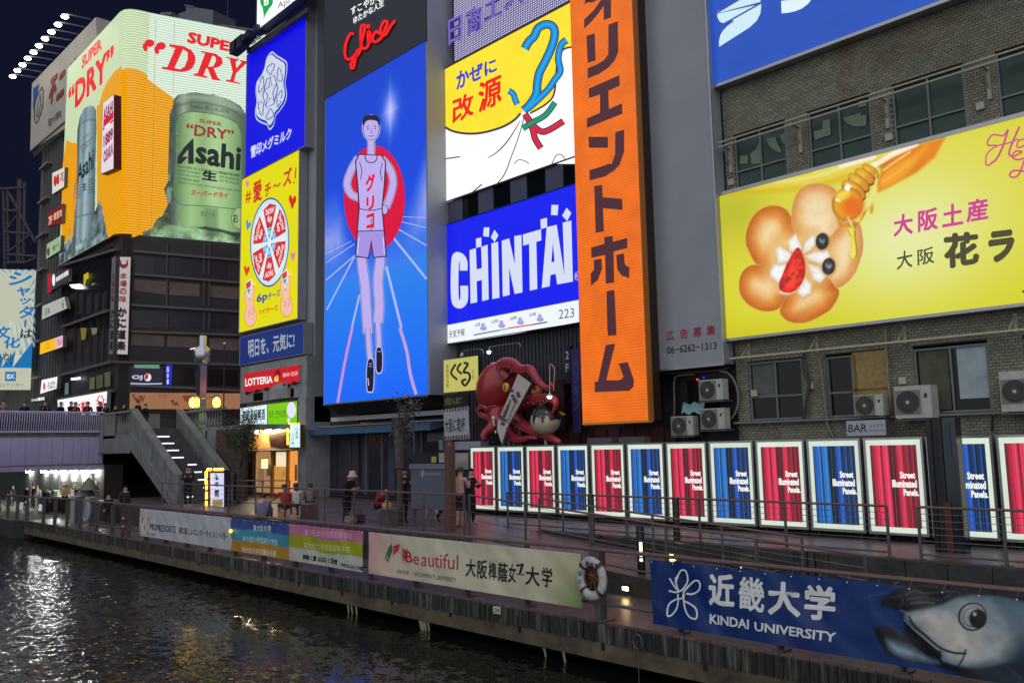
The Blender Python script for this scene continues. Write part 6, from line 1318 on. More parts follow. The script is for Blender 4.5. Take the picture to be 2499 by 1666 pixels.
for s_, y0, y1 in (('ASAHI', 1165, 1050), ('1889', 1420, 1290), ('OSAKA', 1568, 1460)): a.text('a', s_, [990,y0,1080,y0-90,990,y0-120,1080,y0-205], (150, 30, 84), .05)
a.build('badge_face', t)
a = Art(RA, .0, .01); Pz = lambda s_, z_: RA.P+RA.u*s_+Vector((0, 0, z_)); a.mb.face([Pz(0, ZB_), Pz(10, ZB_), Pz(10, ZT_), Pz(0, ZT_)], wht); a.off = .01
a.poly('a', [1305,672,1400,745,1480,810,1580,880,1665,945,1740,1000,1700,1100,1700,1300,1700,1568,1700,1750,1665,1800,1695,1960,1690,2040,1590,2040,1500,2090,1480,2160,1450,2180,1380,2210,1330,2250,1262,2274,1275,1400], amb)
for x in (1300, 1485, 1665): a.line('a', [x+5,100 if x == 1300 else 190,x-40,2240] if x < 1500 else [x+5,200,x-8,900], 4, (150, 150, 90) if x > 1500 else (170, 130, 30), smooth=False)
sn = E((236, 10, 24), 1.0, (2, 9.0, .15)); a.text('a', 'SUPER', [1785,410,2300,520,1805,300,2310,425], sn, .055)
for L, hs in (([1620,425,1760,445,1835,485,1868,540,1868,600,1840,655,1795,682,1735,692,1650,682,1545,660,1550,642,1600,645,1678,462,1620,448], [1752,472,1668,652,1718,668,1766,640,1795,570,1796,505]),
    ([1925,488,2060,515,2120,555,2132,605,2100,640,2045,655,2085,750,2112,765,2105,775,2030,765,1985,655,1972,655,1948,722,1985,735,1980,748,1850,722,1855,706,1890,702,1962,512,1922,503], [2032,532,1992,640,2040,636,2066,585,2062,550])): a.poly('a', L, sn, holes=[hs])
a.poly('e', [205,545,325,568,322,582,296,588,300,655,352,598,335,588,338,575,420,592,418,608,395,610,300,700,278,780,338,795,335,808,200,778,205,765,242,768,266,690,236,562,205,558], sn)
for x, y in ((1430, 415), (1540, 442)): a.ell('a', x, y, 47, 36, sn); a.line('a', [x-45,y+5,x-52,y+40,x-30,y+75], 26, sn); a.poly('a', [x-58,y+10,x-20,y+20,x-18,y+70,x-48,y+72], sn)
# big can
lg = (150, 186, 124)
RC = Raster(RA, .0, 10, ZB_, 33, .06); us = RC.uv('a', [1640,1568,2400,1568])[:, 0]
def bodyf(X, Z):
    u = np.clip((X-us[0])/(us[1]-us[0]), 0, 1); K = [0, .05, .13, .22, .42, .58, .72, .9, 1]; return np.stack([np.interp(u, K, q) for q in ([52, 84, 148, 98, 112, 158, 116, 78, 52], [68, 102, 166, 118, 134, 178, 138, 96, 70], [58, 88, 140, 98, 110, 150, 114, 82, 62])], -1)
def labf(X, Z):
    u = np.clip((X-us[0]-.4)/(us[1]-us[0]-1), 0, 1); K = [0, .1, .22, .38, .55, .75, .9, 1]; return np.stack([np.interp(u, K, q) for q in ([92, 128, 156, 138, 170, 152, 122, 90], [124, 164, 192, 174, 206, 190, 160, 124], [82, 108, 130, 114, 144, 128, 104, 84])], -1)
RC.shape('a', [1610,1568,1620,1180,1640,1050,1660,950,1700,905,1850,882,2050,905,2200,955,2300,1010,2342,1070,2400,1200,2440,2400,1640,2300,1600,2160,1560,2040,1600,1960,1565,1810,1600,1740], bodyf, soft=.08)
RC.shape('a', [1655,1568,1655,1180,1665,1000,1620,1060,1610,1200,1600,1568,1600,2100,1660,2200], (74, 90, 80), soft=.3, mottle=.5, mf=1.5, alpha=.8)
RC.shape('a', [1680,980,1720,930,1850,908,2050,930,2240,995,2330,1080,2200,1030,2050,975,1850,950], (150, 168, 148), soft=.25, alpha=.7); RC.blur_line('a', [1668,1040,1720,1010,1850,985,2050,1005,2220,1060,2335,1150], .12, (66, 82, 70), .6, .15)
RC.shape('a', [1668,1700,1678,1568,1680,1180,1735,1095,1830,1070,2000,1085,2150,1120,2270,1185,2310,1280,2312,2045,2000,2000,1725,1955,1660,1870], labf, soft=.06)
RC.shape('b', [1725,392,2000,410,2300,446,2310,720,2000,660,1740,600,1690,520], labf, soft=.06); RC.shape('b', [1950,412,2085,425,2085,660,1950,640], (98, 130, 90), soft=.35, alpha=.7)
for x, y, rx, ry in ((1615,130,16,40),(1612,300,26,80),(1640,240,10,20),(1690,1280,8,10),(1705,1340,6,8),(1690,1440,7,9),(1730,1250,6,8)): RC.ell('b' if y < 400 else 'a', x, y, rx, ry, (132, 156, 136), soft=.1, alpha=.8)
RC.shape('b', [1225,720,1262,702,1380,640,1450,610,1500,520,1590,470,1640,560,1750,600,1900,600,2050,630,2200,640,2260,700,2300,650,2500,640,2500,900,1225,790], (104, 132, 98), soft=.08, wob=.06, wf=2, mottle=.8, mf=1.1, seed=6)
RC.shape('b', [1300,730,1500,600,1700,640,2000,680,2300,720,2400,860,1300,800], (120, 150, 116), soft=.5, mottle=1.2, mf=2.0, seed=3, alpha=.7)
RC.shape('b', [1880,610,1960,600,2080,620,2200,650,2300,655,2400,660,2290,700,2262,740,2240,692,2150,660,2000,640], (42, 56, 48), soft=.12, wob=.05, wf=2)
RC.build('printed_can', t, .03, True, 1.0, masked=True); a.off = .05; lg = (150, 186, 124)
a.line('a', [1680,1568,1680,1180,1735,1095,1830,1070,2000,1085,2150,1120,2270,1185,2310,1280], 7, (70, 92, 66)); a.line('b', [1660,300,1725,385,2000,405,2300,440], 7, (70, 92, 66))
a.text('a', 'KARA 辛口 KUCHI', [1830,1035,2190,1088,1830,992,2190,1045], (48, 62, 50), .01)
dr = (150, 44, 50); a.text('a', 'SUPER', [1905,1172,2120,1210,1910,1135,2125,1175], dr, .03); a.text('a', '“DRY”', [1775,1290,2240,1345,1785,1180,2240,1250], dr, .03)
for L in ([1695,1568,1700,1500,1760,1410,1850,1320,1855,1568,1800,1568,1800,1500,1735,1568],): a.poly('a', L, bk)
a.poly('a', [1800,1500,1800,1430,1745,1500], (140, 172, 116)); a.text('a', 'sahi', [1865,1560,2300,1640,1880,1330,2310,1400], bk, .035, slant=.0)
for i in range(5):
    y = 5+i*38; a.text('b', ['ASAHI SUPER DRY IS BREWED WITH PRECISION TO HIGH', 'QUALITY STANDARDS', 'VISION OF JAPANESE', 'ADVANCED BREW', 'DELIVER A DRY CRISP TASTE AND QUICK CLEAN FINISH'][i], [1705,y+30,2295 if i in (0, 4) else 1910,y+(118 if i in (0, 4) else 62),1705,y+8,2295 if i in (0, 4) else 1910,y+(92 if i in (0, 4) else 38)], (50, 72, 48), .012)
for i in range(3): a.text('b', ['UNDER THE SUPER', 'MASTER BREWERS', 'ING TECHNIQUES'][i], [2100,95+i*38,2290,130+i*38,2100,70+i*38,2290,105+i*38], (50, 72, 48), .012)
a.text('b', '生', [1930,150,2078,172,1935,55,2078,75], bk, .05); a.text('b', 'スーパードライ', [1825,298,2180,332,1828,245,2185,278], (176, 42, 46), .045); a.text('b', '生ビール', [1918,495,2060,508,1918,450,2060,465], (40, 56, 40), .01)
a.ell('b', 2290, 520, 78, 104, (60, 84, 56), n=28); a.ell('b', 2290, 520, 73, 98, (146, 182, 120), n=28); a.text('b', 'お', [2230,560,2278,566,2230,475], bk, .02)
a.build('right_face', t)
# building under it
t = thing('beer_corner_building', 'dark brown corner building with ledges and windows under the beer billboard', 'building', (-66, 24, 3.4))
BM = bsdf('dark_mauve_wall', (.042, .033, .040), .6, noise=.25, nscale=.8); LM = bsdf('brown_ledge', (.15, .12, .12), .5); PM = bsdf('brown_panel', (.19, .13, .115), .55, noise=.3, nscale=1.2)
m_ = MB(); m_.box(-81.3, 22.2, 0, -66.8, 60, 19.3, BM); m_.obox(Vector((-66.9, 22.6, 0)), RA.u*22, -RA.n*14, Vector((0, 0, 19.3)), BM); m_.build('wall', t)
RB = Pl((-66.9, 22.6, 0), (.28, .96, 0))
for L in ([1275,835,2330,925],[1285,1055,2330,1140],[1255,1350,2330,1415]): p = RB.at(*src('b', L[0], L[1]), .1); q = RB.at(*src('b', L[2], L[3]), .1); m_ = MB(); m_.bar(p, q, .25, .18, LM); m_.build('ledge', t)
for L in ([1255,35,2330,70],[1080,325,2330,352],[1240,548,2330,600]): p = RB.at(*src('c', L[0], L[1]), .1); q = RB.at(*src('c', L[2], L[3]), .1); m_ = MB(); m_.bar(p, q, .25, .18, LM); m_.build('ledge', t)
for x in (1600, 1955, 2005): 
    for y0, y1 in ((740, 1040), (1080, 1340), (1400, 1568)): m_ = MB(); m_.bar(RB.at(*src('b', x, y0+20), .12), RB.at(*src('b', x-6, y1+20), .12), .1, .1, LM); m_.build('mullion', t)
for Q in ([1288,1100,1590,1125,1590,1252,1282,1215],[1620,1128,1910,1150,1910,1268,1615,1255],[2010,1165,2290,1185,2285,1300,2010,1272]): pbox(RB, 'b', Q, .05, .06, PM).build('panel', t)
for Q in ([1290,880,1480,895,1478,1055,1290,1040],[1620,890,1745,900,1740,1065,1618,1055],[1760,905,1920,920,1918,1085,1758,1070],[2025,935,2180,945,2175,1110,2022,1100],[1260,1400,1590,1415,1590,1568,1265,1568],[1625,1420,1910,1435,1908,1568,1622,1568],[2020,1440,2180,1450,2180,1568,2018,1568]): pbox(RB, 'b', Q, .03, .04, D((50, 44, 56), .35)).build('window', t)
for Q in ([1265,55,1570,72,1565,180,1250,165],[1605,75,1890,90,1888,190,1600,182],[2005,95,2285,110,2282,220,2005,205]): pbox(RB, 'c', Q, .05, .06, PM).build('panel', t)
for Q in ([1250,365,1560,375,1560,545,1248,540],[1660,378,1860,385,1858,548,1655,545],[1990,390,2280,400,2280,560,1990,552]): pbox(RB, 'c', Q, .03, .04, D((38, 26, 32), .2)).build('window', t)
pbox(RB, 'c', [1225,620,2300,640,2300,860,1225,860], .02, .03, D((44, 24, 22))).build('lower_panel', t)
small_sign('cola_sign', 'reversed white letters and a red, white and blue ball behind an upper window', RB, 'c', [1250,365,1560,375,1560,545,1248,540], .06, .03, (34, 24, 44), M_black, [('t', 'OJ', [1262,500,1362,500,1262,450,1362,450], (210,220,250), .03), ('e', (1413, 472, 34, 38), (235, 235, 245)), ('p', [1382,470,1395,442,1420,434,1418,470,1405,492,1388,495], (200, 30, 45)), ('l', [1250,530,1400,535,1550,532], (190, 200, 235), 12), ('p', [1282,350,1525,352,1525,388,1285,382], (100, 150, 120))], k=.9)
small_sign('blue_strip_sign', 'narrow blue vertical sign with white characters in the brown facade', RB, 'c', [1590,350,1648,352,1640,548,1585,545], .1, .1, (22, 40, 190), M_black, [('v', '日本庭', [1595,540,1615,540,1595,370], (220,230,255), .03)])
small_sign('food_photo_banner', 'long orange banner printed with food pictures on the brown facade', RB, 'c', [1242,618,2300,625,2295,775,1238,775], .08, .05, (176, 122, 86), M_wood,
  [('p', [1258+i*14,640+((i*37) % 60),1290+i*14,632+((i*23) % 50),1284+i*14,680+((i*23) % 50)], [(120,60,40),(150,80,50),(96,50,40)][i % 3]) for i in range(8)]+[('t', '菜さいの香', [1405,755,1590,750,1405,705,1590,700], (150,130,70), .02), ('t', '春香', [1515,670,1600,668,1515,635], (190,80,70), .03)]+[('p', [1630+i*10,700+((i*31) % 50),1660+i*10,680+((i*19) % 50),1665+i*10,730+((i*11) % 30)], [(110,46,40),(150,70,50)][i % 2]) for i in range(6)]+[('p', [1740+i*12,650+((i*31) % 60),1775+i*12,640,1765+i*12,690+((i*13) % 40)], (140,66,46)) for i in range(7)], k=.7)
t = thing('crab_house_column', 'tall white corner sign with a red crab mark and brush characters', 'sign', (-66.7, 22, 9.6))
CP = Pl((-66.4, 22.2, 0), (.28, .96, 0)); CF = CP; m_ = px_box(CF, 'b', [1112,885,1252,888,1222,1825,1082,1818], .5, D((150, 140, 140))); m_.build('column', t)
a = Art(CF, .01, .004, True); a.k = .62; a.poly('b', [1115,890,1250,892,1220,1820,1088,1815], (220, 208, 208)); rr_ = (150, 34, 44)
a.ell('b', 1184, 958, 42, 42, rr_, n=20); a.ell('b', 1184, 938, 26, 24, (220, 208, 208), n=16); a.line('b', [1150,945,1148,915], 8, rr_); a.line('b', [1220,945,1222,915], 8, rr_)
a.vtext('b', '本場の味', [1140,1330,1210,1330,1148,1035,1215,1035], rr_, .035); a.vtext('b', 'かに道楽', [1115,1790,1200,1792,1125,1365,1215,1365], (20, 16, 22), .06); a.build('front_face', t)
small_sign('crab_column_side', 'slim side face of the crab house corner sign', LA, 'b', [1070,898,1108,882,1080,1815,1042,1822], .35, .3, (136, 126, 128), M_steel, [('v', '本場の味', [1062,1330,1088,1325,1072,1040], (110,40,46), .02), ('v', 'かに道楽', [1048,1790,1076,1785,1062,1380], (30,24,30), .04)], lit=False)
# canal side windows of the corner building
LB = YP(22.1)
t = thing('canal_side_front', 'dark canal side front with vertical mullions left of the corner sign', 'facade', (-70, 22, 4))
m_ = MB()
pbox(LB, 'b', [590,1010,1070,790,1050,1568,600,1568], .0, .1, M_black).build('dark_glazing', t)
for x in (640, 730, 800, 880, 950, 1010): m_ = MB(); m_.bar(LB.at(*src('b', x, 1220), .06), LB.at(*src('b', x-22, 1900), .06), .12, .12, D((52, 46, 52))); m_.build('mullion', t)
for x in (670, 755, 830, 905, 975): pbox(LB, 'b', [x,1245,x+50,1225,x+40,1420,x-8,1450], .03, .05, D((46, 44, 50))).build('panel', t)
for L in ([560,985,1120,818],[600,1560,1050,1400],): m_ = MB(); m_.bar(LB.at(*src('b', L[0], L[1]), .2), LB.at(*src('b', L[2], L[3]), .2), .3, .2, LM); m_.build('ledge', t)
for L in ([560,460,1080,322],[560,680,1080,600]): m_ = MB(); m_.bar(LB.at(*src('c', L[0], L[1]), .2), LB.at(*src('c', L[2], L[3]), .2), .3, .2, LM); m_.build('ledge', t)
a = Art(LB, .12, .01); a.k = 1.0; a.poly('b', [665,1155,770,1150,800,1190,740,1195,690,1185], E((250, 255, 240), 4.0)); a.poly('b', [800,1060,845,1035,850,1090,825,1110,815,1160,800,1150], (190, 170, 20)); a.text('b', 'ビル', [878,1165,910,1150,878,1140,910,1130], (200,200,190), 0)
a.poly('c', [860,480,905,465,905,580,855,590], (88, 86, 62)); a.poly('c', [920,460,985,440,985,570,920,580], (70, 70, 52)); a.poly('c', [1000,430,1055,415,1055,555,1000,565], (80, 78, 58)); a.poly('c', [680,480,770,470,770,490,680,500], E((240, 250, 255), 3.0)); a.poly('c', [622,530,655,520,655,635,618,640], (90, 110, 110)); a.poly('c', [770,0,830,0,815,110,780,115], (120, 100, 30)); a.poly('c', [870,0,930,0,925,50,885,70], (110, 112, 92)); a.build('lit_windows', t)
small_sign('crab_house_sign', 'long white lit sign with red characters and a red crab', YP(21.6), 'c', [550,690,1025,605,1012,845,560,835], 0, .3, (232, 236, 236), M_alu,
  [('t', 'かに道楽', [695,830,855,820,695,715,852,690], (220, 30, 60), .05)]+[('l', [965,740,935,700+i*26,915,690+i*30], (214, 30, 66), 8) for i in range(4)]+[('l', [965,740,990,695+i*28,1008,690+i*30], (214, 30, 66), 8) for i in range(4)]+[('e', (965, 750, 22, 34), (214, 30, 66)), ('l', [960,730,935,680,960,645], (214, 30, 66), 11), ('l', [972,730,990,690,970,645], (214, 30, 66), 11)]+[('l', [590,790,570+i*12,740,580+i*10,715], (225, 110, 130), 7) for i in range(4)]+[('e', (600, 790, 16, 24), (225, 90, 110)), ('l', [610,780,635,800,630,830], (225, 110, 130), 7)], k=1.15)
# ---- tall building left with roof sign ----
t = thing('window_sign_tower', 'tall grey building carrying the big cream roof sign behind the beer billboard', 'building', (-85, 23, 0))
FB = YP(22.4); gw = bsdf('grey_ribbed_wall', (.10, .10, .10), .8, noise=.3, nscale=.6)
xl = FB.at(92, 600).x; m_ = MB(); m_.box(xl, 22.4, 0, -66.9, 50, 34, gw); m_.build('wall', t)
for i in range(9): xx = xl+1.4+i*.9; m_ = MB(); m_.box(xx, 22.3, 3, xx+.14, 22.4, 33.5, D((96, 92, 88))); m_.build('rib', t)
for i in range(8): m_ = MB(); m_.box(xl+1.2, 21.9, 6+i*3.4, xl+4.0, 22.3, 6.2+i*3.4, D((128, 124, 112))); m_.build('balcony_slab', t)
t = thing('roof_window_sign', 'large cream roof sign with red characters and an oval mark', 'signboard', (-85, 21.9, 30))
pbox(YP(21.9), 'a', [305,800,918,165,950,1010,288,1450], 0, 1.2, bsdf('cream_board', (.50, .45, .38), .7, noise=.12, nscale=.4)).build('board', t)
a = Art(YP(21.9), .01, .01, False); a.poly('a', [318,850,378,800,345,960,315,1060], (20, 90, 160)); a.line('a', [405,830,340,960,330,1120,345,1180,400,1050,412,900,405,830], 8, (60,58,60)); a.line('a', [385,900,360,1000,350,1120,370,1080,388,980,385,900], 5, (80,78,80))
a.text('a', '不', [455,1035,525,960,485,760,552,690], (150,40,44), .06); a.text('a', '二', [532,975,605,905,565,720,625,650], (150,40,44), .06); a.text('a', 'サ', [640,880,740,800,650,640,750,520], (150,60,60), .03); a.text('a', '窓から夢を', [458,1215,585,1110,458,1140,585,1040], (90,84,78), .02); a.build('lettering', t)
m_ = MB(); 
for i in range(22):
    p = YP(21.95).at(*src('a', 310+i*15, 1462-i*13.6)); q = YP(21.95).at(*src('a', 318+i*15, 1500-i*13.6)); m_.bar(p, q+Vector((.5, 0, 0)), .06, .06, M_steel)
m_.bar(YP(21.9).at(*src('a', 290,1455)), YP(21.9).at(*src('a', 630,1165)), .15, .15, M_steel); m_.bar(YP(21.9).at(*src('a', 330,1500)), YP(21.9).at(*src('a', 630,1230)), .12, .12, M_steel); o = m_.build('support_truss', t); o['kind'] = 'stuff'
for (x, y, bx_, by_) in ((633,155,870,188),(568,232,808,260),(505,302,740,328),(443,368,680,386),(385,436,620,455),(333,498,556,515),(278,557,500,573),(228,619,445,632),(178,674,395,690),(133,731,345,745)):
    bse = YP(21.9).at(*src('a', bx_, by_)); end = XP(bse.x).at(*src('a', x, y-22)); tt = thing('roof_sign_lamp', 'glowing lamp above the cream roof sign, %s from the top' % ORD[[155,232,302,368,436,498,557,619,674,731].index(y)], 'lamp', end, 'lamps on long arms above the cream roof sign')
    m_ = MB(); m_.tube([bse, end], .06, D((110, 110, 130)), 5); m_.build('arm', tt); hd = end+Vector((0, -.1, -.3)); m_ = MB(); m_.ball(hd, .30, E((255, 250, 240), 14.0), 10, 6, (1, 1, .55)); m_.build('lamp_head', tt)
for nm, lb, fr, Q, fc, tx, kk in (
  ('restaurant_sign', 'white lit sign with two red circles high on the left tower', 'b', [500,90,618,30,612,218,500,290], (226,222,216), [('e', (527, 165, 15, 52), (200,50,40)), ('e', (553, 150, 15, 52), (200,50,40)), ('t', '花', [575,180,612,160,575,90,612,70], (160,40,40), .02)], .9),
  ('meat_sign', 'dark red lit sign reading 7F on the left tower', 'b', [462,468,598,380,590,565,456,600], (120,24,30), [('t', '7F', [462,590,500,575,465,510,500,490], (250,190,150), .04), ('t', '個室肉', [512,545,592,500,512,475,592,425], (245,200,160), .02)], .9),
  ('green_leaf_sign', 'pale green lit sign with grey lettering on the left tower', 'b', [448,770,586,682,575,828,442,910], (172,196,150), [('t', '食べ', [500,840,565,800,500,790,565,740], (70,90,70), .02), ('e', (462, 840, 14, 40), (70,90,70))], .8),
  ('wave_sign', 'black sign with a red tab and white lettering on the left tower', 'b', [455,1060,655,998,650,1110,455,1240], (52,54,62), [('p', [455,1055,490,1045,488,1225,455,1240], (170,30,44)), ('e', (513, 1110, 15, 58), (240,240,240)), ('t', '個室居酒屋', [535,1130,655,1060,535,1085,655,1010], (240,240,240), .03)], 1),
  ('grey_letter_sign', 'whitish lit sign with grey boxes on the left tower', 'b', [405,1360,615,1270,640,1380,400,1490], (178,182,176), [('t', '日本', [430,1450,480,1430,430,1385,480,1365], (90,94,90), .02), ('t', '6', [592,1385,612,1380,592,1300,612,1295], (70,74,70), .0)], .9),
  ('orange_menu_sign', 'orange and pink lit sign low on the left tower', 'c', [385,145,602,70,600,180,380,255], (250,186,20), [('p', [533,94,602,70,600,180,530,198], (226,180,200)), ('t', '三三', [440,200,470,190,440,150,470,140], (200,110,20), .02), ('t', 'ろい', [548,170,595,158,548,115,595,100], (120,60,80), .02)], 1),
  ('sushi_sign', 'white lit sign with a red disc and brush letters near the bridge', 'c', [398,498,550,465,540,580,385,630], (236,236,240), [('e', (422, 558, 10, 38), (210,40,60)), ('t', 'ろばた', [450,590,530,575,455,520,530,495], (60,60,66), .02)], 1.1),
  ('awning_letter_sign', 'small dark sign with glowing white letters by the bridge end', 'c', [300,675,428,648,428,700,300,712], (30,26,30), [('t', 'じゃんぼ総本店', [303,705,425,690,303,675,425,655], (250,250,250), .03)], 1.2)):
    small_sign(nm, lb, YP(21.6), fr, Q, .4, .3, fc, M_steel, tx, k=kk)
# shutter sign at the far left
t = small_sign('blue_shutter_sign', 'cream and blue sign with a sunburst and brush lettering at the left edge', YP(21.8), 'b', [-120,1000,347,1020,290,1990,-120,1990], 0, .5, (206,210,186), M_steel, [], k=.8)
a = Art(YP(21.8), .05, .01); a.k = .8; bl = (20, 122, 192); lb_ = (150, 176, 190)
for i in range(34):
    an = R(i*360/34+3); a.poly('b', [v for r1, da in ((300, -.05), (640, -.055), (640, .055), (300, .04)) for v in (110+r1*.62*math.cos(an+da), 1260+r1*math.sin(an+da))] if False else [110+170*math.cos(an), 1280+230*math.sin(an), max(-120, min(335, 110+420*math.cos(an-.05))), max(1008, 1280+560*math.sin(an-.05)), max(-120, min(335, 110+420*math.cos(an+.05))), max(1008, 1280+560*math.sin(an+.05))], lb_)
a.poly('c', [-120,-20,60,-60,130,60,232,195,130,215,128,300,60,390,20,330,60,250,0,235,-60,180,-120,120], (206,210,186)); a.poly('c', [-120,230,0,235,30,300,10,380,300,384,312,130,240,195,150,215,120,380,-120,384], bl)
a.poly('c', [-120,592,292,592,300,386,-120,386], (206,210,186)); a.poly('c', [50,418,155,418,150,508,48,508], bl); a.text('c', 'BX', [65,488,138,488,65,440], (226,230,220), .04); a.text('c', '文化シヤッター', [-60,560,228,560,-60,528], (110,112,104), .01)
for ch, Q in (('シ', [70,1160,290,1160,95,1035]), ('ャ', [155,1265,285,1265,165,1180]), ('ッ', [190,1345,295,1340,190,1285]), ('タ', [170,1480,315,1470,190,1365])): a.text('b', ch, Q, bl, .03)
a.line('b', [245,1490,240,1560], 20, bl); a.text('c', '文', [-40,110,95,100,-30,-10], bl, .03); a.text('c', '化', [30,200,190,190,40,95], bl, .03); a.text('c', 'は', [190,100,305,95,200,15], (30,30,30), .02); a.text('c', 'や!', [25,355,110,350,20,230], (30,30,30), .01); a.build('print', t)
m_ = MB(); TW = YP(26)
for L in ([30,230,45,1000],[70,240,80,960],[175,150,165,940],[195,150,185,940],[235,180,225,930],[0,235,240,225],[30,450,190,440],[190,460,60,640],[70,250,190,460],[60,650,300,665],[190,470,340,750],[60,860,300,670],[60,860,340,880],[70,940,250,940],[250,940,340,900]): m_.bar(TW.at(*src('b', L[0], L[1])), TW.at(*src('b', L[2], L[3])), .22, .22, M_steel)
for i in range(14): m_.bar(TW.at(*src('b', 40, 430+i*36)), TW.at(*src('b', 78, 432+i*36)), .08, .08, M_steel)
tag(m_.build('lattice_tower'), 'steel lattice tower rising behind the sunburst sign at the left edge', 'tower')
m_ = MB(); m_.box(-140, 23, 0, FB.at(92, 600).x, 50, 9.8, gw); tag(m_.build('left_block'), 'dark low building behind the sunburst sign', 'building')
# rooftop machine boxes behind the beer sign
t = thing('roof_machinery', 'grey roof machinery boxes above the beer billboard', 'roof machinery', (-70, 34, 37)); RP = Pl((-66.4, 34, 0), (1, .2, 0))
for Q in ([1780,60,2040,100,2035,260,1775,200],[1710,130,1780,110,1780,200,1710,185],[1535,120,1640,115,1640,150,1535,140],[2095,245,2180,250,2180,280,2095,270]): pbox(RP, 'a', Q, 0, 2.5, D((96, 96, 108))).build('machine_box', t)
m_ = MB(); m_.bar(RP.at(*src('a', 2178, 0)), RP.at(*src('a', 2178, 245)), .05, .05, M_steel); m_.bar(RP.at(*src('a', 1770, 55)), RP.at(*src('a', 1862, 70)), .15, .15, M_steel); m_.build('mast', t)
m_ = pbox(RP, 'a', [1500,140,2500,290,2500,900,1500,900], -.5, 4, M_steel); m_.build('roof_block', t)
for i in range(5):
    p = YP(20.9).at(*src('e', [345, 395, 440, 480, 560][i], [470, 430, 390, 350, 300][i])); tt = thing('floodlight', 'dark square floodlight above the snowflake sign, %s from the left' % ORD[i], 'floodlight', p, 'floodlights above the snowflake sign')
    m_ = MB(); s_ = .42 if i < 2 else .22; m_.box(p.x-s_, p.y-.5, p.z-s_*.8, p.x+s_, p.y, p.z+s_*.8, D((34, 36, 58))); m_.build('housing', tt); m_ = MB(); m_.bar(p, p+Vector((.6, .6, .4)), .05, .05, M_steel); m_.build('arm', tt)
m_ = MB(); m_.bar(YP(21.2).at(*src('e', 420, 500)), YP(21.2).at(*src('e', 1000, 100)), .25, .25, M_steel); m_.bar(YP(21.2).at(*src('e', 500, 330)), YP(21.2).at(*src('e', 960, 10)), .18, .18, M_steel); tag(m_.build('roof_gantry'), 'dark steel gantry along the top of the snowflake sign', 'gantry')
# =============== octopus sculpture ===============
OR = bsdf('painted_red_fibreglass', (.38, .028, .036), .34, noise=.3, nscale=2.5, bump=.25, bscale=14, coat=.15); OP = bsdf('pink_sucker_side', (.34, .12, .13), .5)
t = thing('octopus_sculpture', 'giant glossy red octopus sculpture with a white sash sitting on the restaurant roof edge', 'sculpture', (-23.5, 21, 2.3))
OY = 21.2
def oc(x, y, Y=OY): return YP(Y).at(*src('k', x, y))
m_ = MB(); hc = oc(830, 560); k_ = (oc(900, 560)-oc(800, 560)).length/100
rows = []
for i in range(17):
    ph = math.pi*i/16; r_ = math.sin(ph); h = -math.cos(ph); row = []
    for q in range(24):
        an = 2*math.pi*q/24; w_ = 1+.10*math.sin(an*2+1)*r_
        row.append(hc+Vector((math.cos(an)*r_*.80*w_+h*.10, math.sin(an)*r_*.72, h*.92+.08*math.cos(an)*r_)))
    rows.append(row)
m_.grid(rows, OR, True, True); m_.ball(oc(820, 740), .50, OR, 16, 10, (.9, .9, .8)); m_.ball(oc(850, 860), .55, OR, 16, 10, (.8, .8, 1.1)); m_.build('head', t)
def tent(L, Ys, r0, r1, n=7, suck=True):
    P = [tuple(oc(L[2*i], L[2*i+1], Ys[i] if hasattr(Ys, '__len__') else Ys)) for i in range(len(L)//2)]; P = catmull(P, False, n)
    rad = [r0+(r1-r0)*(i/(len(P)-1)) for i in range(len(P))]; m_ = MB(); m_.tube(P, rad, OR, 12); o = m_.build('tentacle', t)
    if suck:
        m_ = MB()
        for i in range(3, len(P)-1, 2):
            p = Vector(P[i]); m_.ball(p+Vector((0, -rad[i]*.85, -rad[i]*.45)), rad[i]*.20, OP, 7, 5)
        m_.build('suckers', o)
tent([960,480,900,420,900,350,980,345,1060,400,1150,400,1210,480,1260,540,1320,575,1360,560,1350,520], [21.1,21,20.9,20.7,20.5,20.4,20.3,20.3,20.3,20.2,20.2], .30, .04)
tent([900,820,1000,760,1150,700,1280,680,1370,680,1400,720,1385,770,1360,820], [21.2,21,20.8,20.6,20.5,20.5,20.5,20.5], .30, .04)
tent([900,850,1000,860,1080,930,1180,980,1300,1030,1400,1075,1445,1095], [21.1,20.9,20.8,20.7,20.6,20.5,20.5], .30, .07)
tent([860,880,930,960,980,1040,1060,1070,1150,1050,1220,1055], [21,20.9,20.7,20.6,20.5,20.5], .28, .05)
tent([820,900,780,960,740,990,710,1030,715,1070], [21,20.8,20.7,20.6,20.6], .26, .10)
tent([800,860,740,840,690,820,665,780,690,750,730,755,735,790], [21.2,21.1,21,20.9,20.8,20.8,20.8], .20, .07)
m_ = MB(); ep = oc(920, 568, 20.45); m_.ball(ep, .17, D((214, 170, 40), .3), 14, 10, (1, .4, 1)); m_.build('eye', t); m_ = MB(); m_.ball(ep+Vector((.02, -.07, 0)), .05, D((10, 10, 10), .2), 8, 6, (.5, .5, 1.8)); m_.build('pupil', t)
for x, y, r in ((798, 862, .09), (803, 900, .06), (808, 928, .05), (820, 995, .06)):
    m_ = MB(); m_.ball(oc(x, y, 20.55), r, D((214, 208, 200), .4), 8, 6, (1, .4, 1)); m_.build('sucker_dot', t)
for x, y, x2, y2 in ((1060,305,1085,360),(985,290,975,335),(880,300,900,345),(1195,350,1200,400)): m_ = MB(); m_.tube([oc(x, y, 21.4), oc((x+x2)/2-8, (y+y2)/2, 21.4), oc(x2, y2, 21.4)], [.02, .06, .07], D((60, 24, 30)), 6); m_.build('spike', t)
sp = YP(20.25); q = [sp.at(*src('k', x, y)) for x, y in ((1035,440),(1158,530),(925,960),(880,1110),(835,975),(840,900))]
